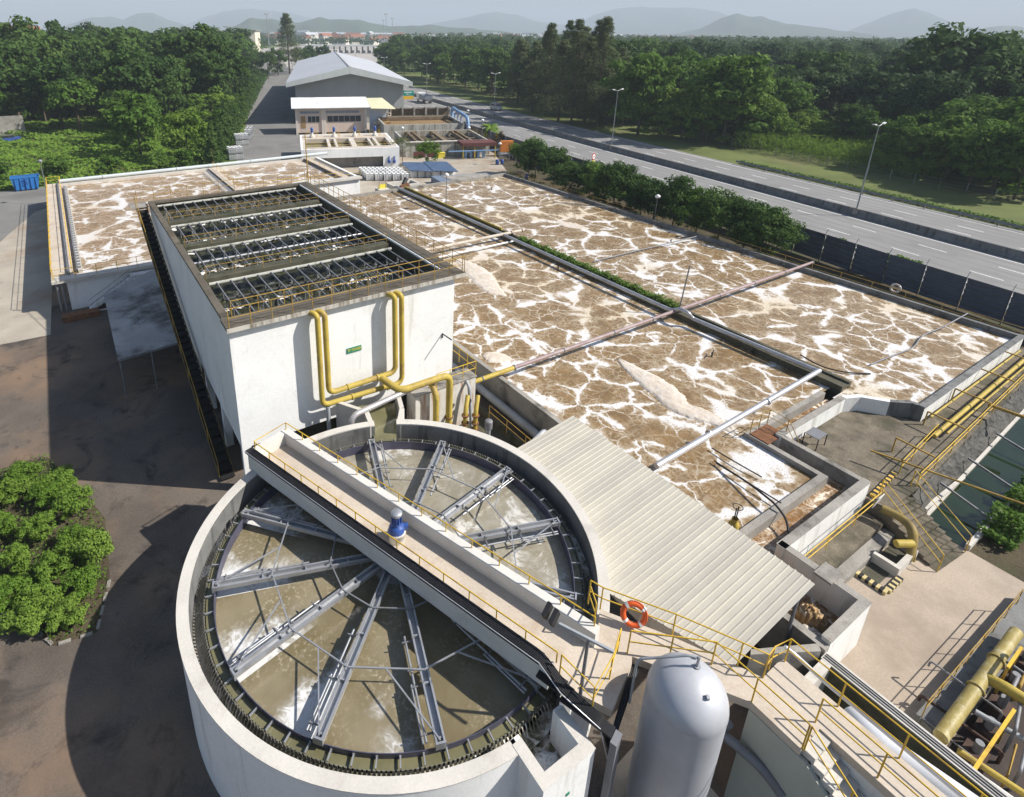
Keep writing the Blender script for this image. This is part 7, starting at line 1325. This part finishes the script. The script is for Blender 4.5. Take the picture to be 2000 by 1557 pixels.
NTH = ['first', 'second', 'third', 'fourth', 'fifth', 'sixth', 'seventh', 'eighth', 'ninth', 'tenth', 'eleventh', 'twelfth', 'thirteenth', 'fourteenth', 'fifteenth', 'sixteenth', 'seventeenth', 'eighteenth', 'nineteenth', 'twentieth', 'twenty-first', 'twenty-second', 'twenty-third', 'twenty-fourth', 'twenty-fifth', 'twenty-sixth', 'twenty-seventh', 'twenty-eighth']
def across(p):
    d = np.array([p[0], p[1], -CH]); return float(d @ RGT)/float(d @ FWD)
def order(objs, what):
    for k, o in enumerate(sorted(objs, key=lambda o: across(o.location))): o['label'] = NTH[k]+' from the left of the '+what
TRG = random.Random(21)
def tree(name, kind, p, h=1.0, label='', cat='tree', group=None, wide=None, pick=None):
    L_ = proto(kind); cm, tm = L_[TRG.randrange(len(L_)) if pick is None else pick % len(L_)]
    t = thing(name, label, cat, (p[0], p[1], 0), group, TRG.uniform(0, 6.28)); w = wide or h*TRG.uniform(0.9, 1.12); t.scale = (w, w, h)
    for me, nm in ((tm, 'trunk'), (cm, 'crown')):
        o = bpy.data.objects.new(nm, me); COL.objects.link(o); o.parent = t
    return t
# --- near left planting bed
bed = [at(0, 1195)[:2], at(50, 1215)[:2], at(105, 1262)[:2], at(190, 1235)[:2], at(215, 1130)[:2], at(205, 1010)[:2], at(150, 950)[:2], (-3.6, 33.2), (-14, 34), (-14, 24)]
sheet('planting_bed', bed, 0.012, M_SOIL)
kbm = data(MB().box(-0.2, 0.2, -0.06, 0.06, 0, 0.07), 'kerb_stone', M_CONC)
kt = thing('bed_kerb', 'broken kerb of small stones around the leafy bed at the left edge', 'kerb', (*bed[2], 0))
for i in range(0, 4):
    a_, b_ = Vector((*bed[i], 0)), Vector((*bed[i+1], 0)); n_ = int((b_-a_).length/0.6)
    for k in range(n_): q = a_+(b_-a_)*((k+0.5)/n_); inst(kbm, 'kerb_stone', kt, (q.x, q.y, 0), (0, 0, math.atan2(b_.y-a_.y, b_.x-a_.x)))
NB = [(25, 950), (95, 960), (150, 985), (10, 1020), (80, 1030), (140, 1050), (188, 1075), (40, 1095), (105, 1110), (165, 1130), (15, 1160), (80, 1175), (135, 1195), (55, 1205), (-40, 960), (-40, 1060), (-40, 1150), (115, 930), (50, 925)]
order([tree('leafy_shrub', 'near', at(u_, v_+24, 0), TRG.uniform(0.45, 0.85), '', 'shrub', 'shrubs in the left bed', pick=k, wide=TRG.uniform(0.6, 0.85)) for k, (u_, v_) in enumerate(NB)], 'bright green shrubs in the left planting bed')
def pool_bush(rg, n):
    x = rg.uniform(33.2, 40, n); y = rg.uniform(3.3, 4.7, n); return np.stack([x, y, rg.uniform(0.1, 1.0, n)*np.abs(np.sin(x*1.3))+0.1], 1), np.tile([0, -0.2, 1.0], (n, 1))
V, F = leaf_cloud(2600, pool_bush, 0.11, 33, 0.6); tag(fast('pool_creeper', V, F, LF_MID), 'leafy creeper along the near kerb of the green pool', 'creeper', kind='stuff')
def samp_bed(rg, n):
    P = []
    while len(P) < n:
        x, y = rg.uniform(-12, -1), rg.uniform(20.5, 34)
        c = False
        for i in range(len(bed)):
            (x1, y1), (x2, y2) = bed[i], bed[i-1]
            if (y1 > y) != (y2 > y) and x < (x2-x1)*(y-y1)/(y2-y1)+x1: c = not c
        if c: P.append((x, y, rg.uniform(0.02, 0.4)))
    return np.array(P), np.tile([0, 0, 1.0], (n, 1))
V, F = leaf_cloud(5000, samp_bed, 0.07, 31, 0.6); tag(fast('undergrowth', V, F, LF_MID), 'low weeds filling the planting bed at the left edge', 'weeds', kind='stuff')
# --- shrubs between basin and fence
SH = [(29.5, 58.9, 1.0), (32.2, 59.3, 1.08), (35.0, 59.0, 1.12), (38.0, 59.5, 1.1), (41.0, 59.4, 1.15), (44.2, 60.0, 0.95), (50.5, 60.0, 1.2), (54.0, 61.0, 1.0), (59.5, 61.2, 0.8), (64.0, 62.2, 1.05), (68.5, 62.4, 1.15), (71.5, 63.8, 1.1), (47.3, 61.5, 0.9), (57.0, 62.5, 0.9)]
for k, (y_, x_, s_) in enumerate(SH): tree('dense_shrub', 'shrub', (x_, y_), s_*1.22, ORD[k] + ' tall dense shrub from the near end beside the far basin wall' if k < 6 else ['seventh', 'eighth', 'ninth', 'tenth', 'eleventh', 'twelfth', 'thirteenth', 'fourteenth'][k-6]+' dense shrub in the row beside the far basin wall', 'shrub', 'shrubs along the far basin wall', wide=1.2, pick=k)
VT = []
for k, (u_, v_) in enumerate([(1125, 345), (1150, 372), (1185, 385), (1210, 398), (1100, 350), (1240, 410), (1060, 330), (1640, 500), (1700, 535), (1750, 548), (1600, 490)]):
    q = at(u_, v_, 0); VT.append(tree('low_bush', 'bush', (max(57.0, q[0]), q[1]), TRG.uniform(0.7, 1.15), '', 'bush', 'bushes inside the fence'))
order(VT, 'low bushes between the basin and the fence')
for k, (s_, t_) in enumerate([(38.5, 12), (40, 9), (41, 6), (39, 15)]): tree('garden_bush', 'bush' if k else 'dry', fr(s_, t_), 0.95 if k else 0.3, ['reddish dry bush behind the orange cabinet', 'leafy bush behind the orange cabinet', 'leafy bush right of the orange cabinet', 'leafy bush below the palm'][k], 'bush')
tree('round_tree', 'light', fr(21.3, 0.0), 0.55, 'small round bright green tree among the totes behind the basin', pick=1, wide=0.5)
tree('wispy_tree', 'wisp', fr(17.6, 4.0), 0.9, 'thin wispy grey-green tree before the old stained tank', pick=0)
def palm(label, p, h=5.0, n=16, L_=2.6, seed=1):
    t = thing('palm', label, 'palm', (*p, 0)); MB().tube([(*p, 0), (p[0]+0.15, p[1], h*0.5), (p[0], p[1], h)], [0.2, 0.15, 0.13], 8).build('trunk', M_TRUNK, t); rg = random.Random(seed)
    for k in range(n):
        a_ = 2*PI*k/n+rg.uniform(-.15, .15); up = rg.uniform(-0.1, 1.0); V = []; F = []; m_ = 9; c = np.array([p[0], p[1], h])
        for j in range(m_+1):
            t_ = j/m_; r_ = L_*t_*math.cos(up*0.6); z_ = L_*(math.sin(up)*t_-0.75*t_*t_); q = c+np.array([math.cos(a_)*r_, math.sin(a_)*r_, z_]); w = 0.55*math.sin(PI*min(1, t_*0.9+0.1))+0.03; s = np.array([-math.sin(a_), math.cos(a_), 0]); V += [q+s*w+np.array([0, 0, -w*0.5]), q, q-s*w+np.array([0, 0, -w*0.5])]
        F = [f for j in range(m_) for f in ((3*j, 3*j+1, 3*j+4, 3*j+3), (3*j+1, 3*j+2, 3*j+5, 3*j+4))]; MB().add(V, F).build('frond', LF_LIGHT, t)
    return t
palm('feathery green palm beside the old stained tank', fr(38.6, 19.0)[:2], 3.6)
# --- left side
def hedge_x(y): return 22.6+0.352*(y-100)
for k in range(9): y_ = 101+k*3.6; tree('cypress_tree', 'cyp', (hedge_x(y_)-2.2+TRG.uniform(-.3, .3), y_), TRG.uniform(1.0, 1.35), ['nearest', 'second', 'third', 'fourth', 'fifth', 'sixth', 'seventh', 'eighth', 'farthest'][k]+' dark conical cypress along the plant road on the left', 'tree', 'cypresses by the plant road')
tree('olive_tree', 'light', (18.4, 108.5), 1.15, 'rounded olive-green tree by the ponds on the left', pick=0, wide=1.05)
tree('broad_tree', 'mid', (11.8, 116), 0.92, 'darker broad-leaved tree left of the olive-green one', pick=1)
tree('tiered_tree', 'tier', (4, 150), 1.25, 'tall tree with flat tiered branches in the left thicket', pick=0)
tree('tiered_tree', 'tier', (-14, 158), 1.1, 'smaller tiered tree at the far left of the thicket', pick=1)
tree('tiered_tree', 'tier', (30, 176), 1.3, 'tiered tree standing in the middle of the left thicket', pick=1)
for k, (x_, y_) in enumerate([(-9, 104), (-1, 106), (6, 104), (13, 102.5), (-17, 107), (17, 103)]): tree('verge_bush', 'bush', (x_, y_), 1.5, ORD[k]+' dark bush of those at the service road below the thicket', 'bush', 'bushes above the service road')
KLAB = {'dark': 'tall dark evergreen tree in the thicket left of the plant road', 'mid': 'mid-green leafy tree in the thicket left of the plant road', 'light': 'pale green young tree in the thicket left of the plant road', 'dry': 'brown dry-leaved tree in the thicket left of the plant road'}
cnt = 0; pts_ = []
for _ in range(2600):
    y_ = TRG.uniform(128, 360); x_ = TRG.uniform(-75, hedge_x(y_)-5.0)
    if y_ < 168 and x_ < hedge_x(y_)-26 and not (y_ > 150 and TRG.random() < 0.35): continue
    mind = 5.6 if y_ < 230 else 8.0
    if any((x_-a_)**2+(y_-b_)**2 < mind*mind for a_, b_ in pts_): continue
    if x_ < -22-(y_-128)*0.18: continue
    pts_.append((x_, y_)); r_ = TRG.random(); edge = hedge_x(y_)-x_ < 13
    kd = 'dry' if r_ < 0.02 else ('light' if r_ < 0.12 else ('mid' if r_ < 0.46 else 'dark'))
    hh = {'dark': TRG.uniform(0.9, 1.35), 'mid': TRG.uniform(0.95, 1.4), 'light': TRG.uniform(0.9, 1.4), 'dry': 1.0}[kd]
    if y_ > 165 and x_ > -5: hh *= 1.2
    if y_ < 150: hh *= 0.68
    if hedge_x(y_)-x_ < 15 and y_ > 185: hh *= 0.6
    tree('thicket_tree', kd, (x_, y_), hh, KLAB[kd], 'tree', 'trees of the left thicket'); cnt += 1
    if cnt >= 190: break
order([tree('hedge_tree', 'dark' if k % 3 else 'mid', (hedge_x(132+k*5.2)-4.0, 132+k*5.2), 0.42-0.003*k+TRG.uniform(0, .12), '', 'tree', 'hedge trees along the plant road') for k in range(26)], 'leafy trees in the hedge line by the plant road')
def gcover(rg, n):
    P = []; 
    x = rg.uniform(-34, 40, n*3); y = rg.uniform(101.5, 172, n*3); ok = (x < 22.6+0.352*(y-100)-5)
    x, y = x[ok][:n], y[ok][:n]; hgt = 0.35+0.9*np.abs(np.sin(x*0.31+1.2*np.sin(y*0.17)))*np.abs(np.cos(y*0.23))+0.5*(np.sin(x*0.9+y*0.6) > 0.4)
    z = hgt*rg.uniform(0.55, 1.0, len(x)); return np.stack([x, y, z], 1), np.tile([0.1, -0.35, 1.0], (len(x), 1))
V, F = leaf_cloud(36000, gcover, 0.30, 61, 0.5, 0.7); tag(fast('ground_creeper', V, F, LF_NEAR), 'bright green creeper carpeting the clearing left of the ponds', 'creeper', kind='stuff')
def rstrip(rg, n):
    y = rg.uniform(100, 330, n); x = hedge_x(y)-rg.uniform(0.3, 6.0, n); return np.stack([x, y, rg.uniform(0.1, 1.5, n)], 1), np.tile([0.3, -0.3, 1.0], (n, 1))
V, F = leaf_cloud(9000, rstrip, 0.3, 62, 0.6); tag(fast('hedge_bottom', V, F, LF_DARK), 'low scrub along the foot of the hedge by the plant road', 'scrub', kind='stuff')
hut = thing('old_wall', 'grey derelict wall among the bushes at the left edge', 'wall', (-10, 165, 0)); MB().box(-12, -6, 152, 152.4, 0, 4.5).build('slab', M_CONC, hut)
q = at(18, 278, 0); bc = thing('parked_car', 'small dark blue car half hidden in the bushes at the left edge', 'car', (*q[:2], 0)); MB().obox((q[0], q[1], 0.6), (1, 0.2, 0), 2.0, 0.8, 0.35).build('body', M_BLUE, bc); MB().obox((q[0]-0.1, q[1], 1.15), (1, 0.2, 0), 1.1, 0.7, 0.28).build('cabin', M_GLASS, bc)
for s_ in (-1.3, 1.3): wheel(bc, q[0]+s_, q[1]-0.8+s_*0.2, 0.32, 0.32, 0.2, PI/2)
# --- right side of the highway
CAS = [(1040, 262), (1065, 270), (1090, 280), (1115, 288), (1140, 285), (1165, 292), (1185, 288), (1100, 262), (1130, 268), (1155, 272), (1010, 250), (1200, 285), (1020, 240), (1060, 250)]
order([tree('casuarina_tree', 'cas', at(u_, v_-44, 0), TRG.uniform(0.9, 1.15)*(1.12 if 1040 < u_ < 1170 else 0.9), '', 'tree', 'casuarinas beyond the highway', wide=TRG.uniform(1.1, 1.4), pick=k) for k, (u_, v_) in enumerate(CAS)], 'feathery grey-green casuarinas beyond the highway')
order([tree('roadside_tree', 'mid' if k % 3 else 'dark', (med(120+k*9.2)+27+TRG.uniform(0, 9), 120+k*9.2), TRG.uniform(0.95, 1.35), '', 'tree', 'roadside trees towards the toll plaza') for k in range(24)], 'broad trees along the far verge towards the plaza')
VT = []
for k, (u_, v_, s_) in enumerate([(1245, 285, 1.5), (1290, 290, 1.35), (1330, 292, 1.3), (1370, 300, 1.35), (1410, 305, 1.45), (1445, 300, 1.35), (1480, 305, 1.15), (1260, 255, 1.6), (1320, 262, 1.5), (1390, 270, 1.5), (1455, 280, 1.35), (1215, 270, 1.3), (1510, 295, 1.1), (1345, 245, 1.7), (1540, 300, 0.8)]):
    VT.append(tree('verge_tree', 'light' if k % 4 else 'mid', at(u_, v_-22, 0), s_*1.05, '', 'tree', 'bright trees behind the verge'))
order(VT, 'bushy bright trees right of the casuarinas'); VT = []
for k, (u_, v_, s_) in enumerate([(1760, 372, 0.9), (1800, 380, 0.95), (1845, 392, 1.0), (1890, 405, 1.05), (1935, 412, 1.1), (1980, 425, 1.15), (1870, 360, 1.25), (1930, 370, 1.35), (1990, 380, 1.4), (1820, 350, 1.1), (2030, 400, 1.4), (1770, 345, 0.9)]):
    VT.append(tree('verge_tree', ('mid', 'light', 'mid')[k % 3], at(u_, v_-36, 0), s_*(0.85 if k % 3 != 1 else 1.1), '', 'tree', 'verge trees at the right edge'))
order(VT, 'green trees on the verge at the right edge')
VT = []; pl_ = []
for _ in range(900):
    y_ = TRG.uniform(14, 118); o_ = TRG.uniform(30, 52); x_ = med(y_)+o_
    if any((x_-a_)**2+(y_-b_)**2 < 22 for a_, b_ in pl_) or (40 < y_ < 64 and o_ < 42) or (y_ < 48 and o_ < 36): continue
    pl_.append((x_, y_)); VT.append(tree('edge_bush', ('light', 'mid', 'light', 'dark')[len(VT) % 4], (x_, y_), TRG.uniform(0.35, 0.75), 'leafy bush at the forest edge above the wire fence', 'bush', 'bushes at the forest edge'))
    if len(VT) >= 60: break
tree('umbrella_tree', 'tier', at(1770, 332, 0), 0.62, 'low umbrella-shaped tree on the verge near the right lamp', pick=0, wide=1.25)
def reeds(rg, n):
    x = rg.uniform(116, 146, n); y = rg.uniform(36, 70, n); return np.stack([x, y, rg.uniform(0.6, 3.4, n)], 1), rg.normal(size=(n, 3))*[1, 1, 0.2]
V, F = leaf_cloud(14000, reeds, 0.65, 71, 0.2, 0.10, -0.6); tag(fast('reed_bed', V, F, LF_LIGHT), 'tall grey-green reeds between the verge and the forest', 'reeds', kind='stuff')
def verge(rg, n):
    y = rg.uniform(18, 60, n); x = np.array([med(a) for a in y])+13.4+rg.uniform(0, 1.4, n); return np.stack([x, y, rg.uniform(0.05, 0.6, n)], 1), np.tile([0, 0, 1.0], (n, 1))
V, F = leaf_cloud(3500, verge, 0.16, 72, 0.7); tag(fast('verge_hedge', V, F, LF_MID), 'low clipped hedge along the guard rail', 'hedge', kind='stuff')
for k, (u_, v_) in enumerate([(1650, 205), (1560, 215), (1745, 245), (1855, 240)]): q = at(u_, v_+65, 0); palm(ORD[k]+' pale banana plant from the left at the forest edge'.replace(' from the left', ' counted from the left' if k else ' counted from the left'), q[:2], 2.6, 9, 3.2, k)
FPTS = []; cnt = 0
for _ in range(9000):
    az = TRG.uniform(R(27), R(94)); D_ = 150+TRG.random()**1.25*230; x_, y_ = D_*math.sin(az), D_*math.cos(az)
    if x_ < med(y_)+38 or (y_ < 66 and x_ < 142): continue
    md = 7.4 if D_ < 260 else 9.5
    if any((x_-a_)**2+(y_-b_)**2 < md*md for a_, b_ in FPTS): continue
    FPTS.append((x_, y_)); s_ = TRG.uniform(0.85, 1.2)*(1.22 if (az > R(71) and D_ > 170) else (0.82 if D_ < 190 else 1.0))
    tree('forest_tree', 'forest' if TRG.random() < 0.78 else ('dark' if TRG.random() < 0.6 else 'mid'), (x_, y_), s_*1.04, 'dark broad-crowned tree in the forest beyond the highway', 'tree', 'trees of the forest beyond the highway'); cnt += 1
    if cnt >= 290: break
def ufloor(rg, n):
    az = rg.uniform(R(26), R(95), n*2); D_ = 128+rg.random(n*2)*150; x, y = D_*np.sin(az), D_*np.cos(az); ok = (x > np.interp(y, [0, 31, 121, 225], [81, 85.5, 98.8, 117.5])+33) & ~((y < 66) & (x < 122)); x, y = x[ok][:n], y[ok][:n]
    return np.stack([x, y, rg.uniform(0.2, 3.2, len(x))*(0.5+0.5*np.abs(np.sin(x*0.4)*np.cos(y*0.37)))], 1), np.tile([0, -0.3, 1.0], (len(x), 1))
V, F = leaf_cloud(26000, ufloor, 0.5, 81, 0.6); tag(fast('forest_undergrowth', V, F, LF_FOREST), 'dark undergrowth on the forest floor beyond the highway', 'undergrowth', kind='stuff')
def mass(rg, n_crowns, per, region, size, hlo, hhi, rad):
    P = []; N = []
    for _ in range(n_crowns):
        x, y = region(rg); h = rg.uniform(hlo, hhi); u = rg.normal(size=(per, 3)); u[:, 2] = np.abs(u[:, 2])+0.05; u /= np.linalg.norm(u, axis=1)[:, None]; r_ = rad*rg.uniform(0.7, 1.3)
        P.append(np.array([x, y, h*0.55])+u*np.array([r_, r_, h*0.45])*rg.uniform(0.85, 1.05, (per, 1))); N.append(u)
    P = np.concatenate(P); N = np.concatenate(N); return leaf_cloud(len(P), lambda g, n: (P, N), size, 5, 0.4, 0.7)
def reg_far(rg):
    while True:
        az = rg.uniform(R(24), R(96)); D_ = 370+rg.random()**1.3*900
        x, y = D_*math.sin(az), D_*math.cos(az)
        if x > med(y)+60+max(0, y-420)*0.75: return x, y
V, F = mass(np.random.default_rng(8), 2300, 62, reg_far, 1.0, 12, 21, 6.5); tag(fast('far_forest', V, F, LF_FOREST), 'far-off forest canopy stretching to the horizon on the right', 'forest', kind='stuff')
def reg_left(rg):
    while True:
        D_ = 340+rg.random()*900; az = rg.uniform(R(-16), R(21)); x, y = D_*math.sin(az), D_*math.cos(az)
        if x < hedge_x(y)-10: return x, y
V, F = mass(np.random.default_rng(9), 700, 55, reg_left, 1.0, 10, 19, 6.0); tag(fast('far_wood', V, F, LF_DARK), 'far-off belt of trees behind the left thicket', 'wood', kind='stuff')
def reg_mid(rg):
    while True:
        D_ = 780+rg.random()*1500; az = rg.uniform(R(13), R(46)); x, y = D_*math.sin(az), D_*math.cos(az)
        if rg.random() < 0.8: return x, y
V, F = mass(np.random.default_rng(10), 900, 40, reg_mid, 1.6, 8, 15, 9.0); tag(fast('town_trees', V, F, LF_FOREST), 'scattered trees among the far-off town', 'wood', kind='stuff')
tp_ = far(563, 100, 330); tree('lone_conifer', 'cas', tp_, 1.5, 'tall lone feathery conifer behind the warehouse', pick=2, wide=1.9)
for k, (u_, D_) in enumerate([(540, 320), (585, 345), (605, 370), (520, 300), (630, 390)]): q = far(u_, 100, D_); tree('bend_tree', 'dark', q, 0.9, ORD[k]+' dark tree of the group around the tall conifer at the road bend', 'tree', 'trees at the road bend')
# --- distant town
hv = []
for s in range(4):
    rg = random.Random(s); w_, d_, h_ = 9+s*2, 8, 6+s*1.5; mb = MB(); mb.box(-w_/2, w_/2, -d_/2, d_/2, 0, h_); nb = len(mb.f); mb.add([(-w_/2-.6, -d_/2-.6, h_), (w_/2+.6, -d_/2-.6, h_), (w_/2+.6, d_/2+.6, h_), (-w_/2-.6, d_/2+.6, h_), (-w_/2-.6, 0, h_+3), (w_/2+.6, 0, h_+3)], [(0, 1, 5, 4), (2, 3, 4, 5), (0, 4, 3), (1, 2, 5), (3, 2, 1, 0)])
    o = mb.build('house', [M_TOWNW, M_REDROOF if s != 3 else M_ROOFG]); 
    for i, p in enumerate(o.data.polygons): p.material_index = 1 if i >= nb else 0
    hv.append(o.data); bpy.data.objects.remove(o)
rg = random.Random(33)
for k in range(150):
    u_ = rg.uniform(490, 1130) if k < 120 else rg.uniform(1200, 1420); D_ = rg.uniform(900, 2400) if k < 120 else rg.uniform(1500, 2400); q = far(u_, 70, D_); o = bpy.data.objects.new('town_house', hv[rg.randrange(4)]); COL.objects.link(o); o.location = (q[0], q[1], 0); s_ = rg.uniform(0.8, 1.4); o.scale = (s_*rg.uniform(1, 2.6), s_, s_*1.1); o.rotation_euler = (0, 0, rg.uniform(0, 3.1)); tag(o, 'pale house with a red or grey roof in the far-off town', 'house', 'houses of the far-off town')
for k in range(7):
    q = far(4+k*11, 55, 430); t = thing('terrace_house', ['first', 'second', 'third', 'fourth', 'fifth', 'sixth', 'seventh'][k]+' white terrace house with terracotta roof from the left edge, above the thicket', 'house', (q[0], q[1], 0), 'terrace above the left thicket'); hh = 19.6+0.5*(k % 2)
    MB().box(q[0]-2.0, q[0]+2.0, q[1]-5, q[1]+5, 0, hh).build('wall', M_WHITE, t)
    MB().add([(q[0]-2.15, q[1]-5.6, hh), (q[0]+2.15, q[1]-5.6, hh), (q[0]+2.15, q[1]+5.6, hh), (q[0]-2.15, q[1]+5.6, hh), (q[0]-2.15, q[1], hh+2.6), (q[0]+2.15, q[1], hh+2.6)], [(0, 1, 5, 4), (2, 3, 4, 5), (0, 4, 3), (1, 2, 5), (3, 2, 1, 0)]).build('roof', M_REDROOF, t)
    for z_ in (13.5, 16.5): MB().box(q[0]-1.2, q[0]+1.2, q[1]-5.06, q[1]-5.01, z_, z_+1.5).build('window', M_GLASS, t)
for k in range(9):
    u_ = [880, 905, 930, 960, 1000, 700, 740, 640, 1030][k]; q = far(u_, 70, 1150+k*90); o = bpy.data.objects.new('town_shed', hv[3]); COL.objects.link(o); o.location = (q[0], q[1], 0); o.scale = (5.5, 3, 1.2); o.rotation_euler = (0, 0, -0.5); tag(o, 'long pale industrial shed in the far-off town', 'shed', 'sheds of the far-off town')

# ------------------------------------------------------------------ haze
hm = bpy.data.materials.new('haze'); hm.use_nodes = True; nt = hm.node_tree; nt.nodes.remove(nt.nodes['Principled BSDF']); pv = nt.nodes.new('ShaderNodeVolumePrincipled'); pv.inputs['Color'].default_value = (0.78, 0.89, 1.0, 1); pv.inputs['Density'].default_value = 0.00030; pv.inputs['Anisotropy'].default_value = 0.0
L(nt, pv.outputs[0], nt.nodes['Material Output'].inputs['Volume'])
o = MB().box(-9200, 9300, -9200, 9300, -1.1, 340).build('haze', hm); o['kind'] = 'stuff'; tag(o, 'pale blue haze over the whole landscape', 'haze')
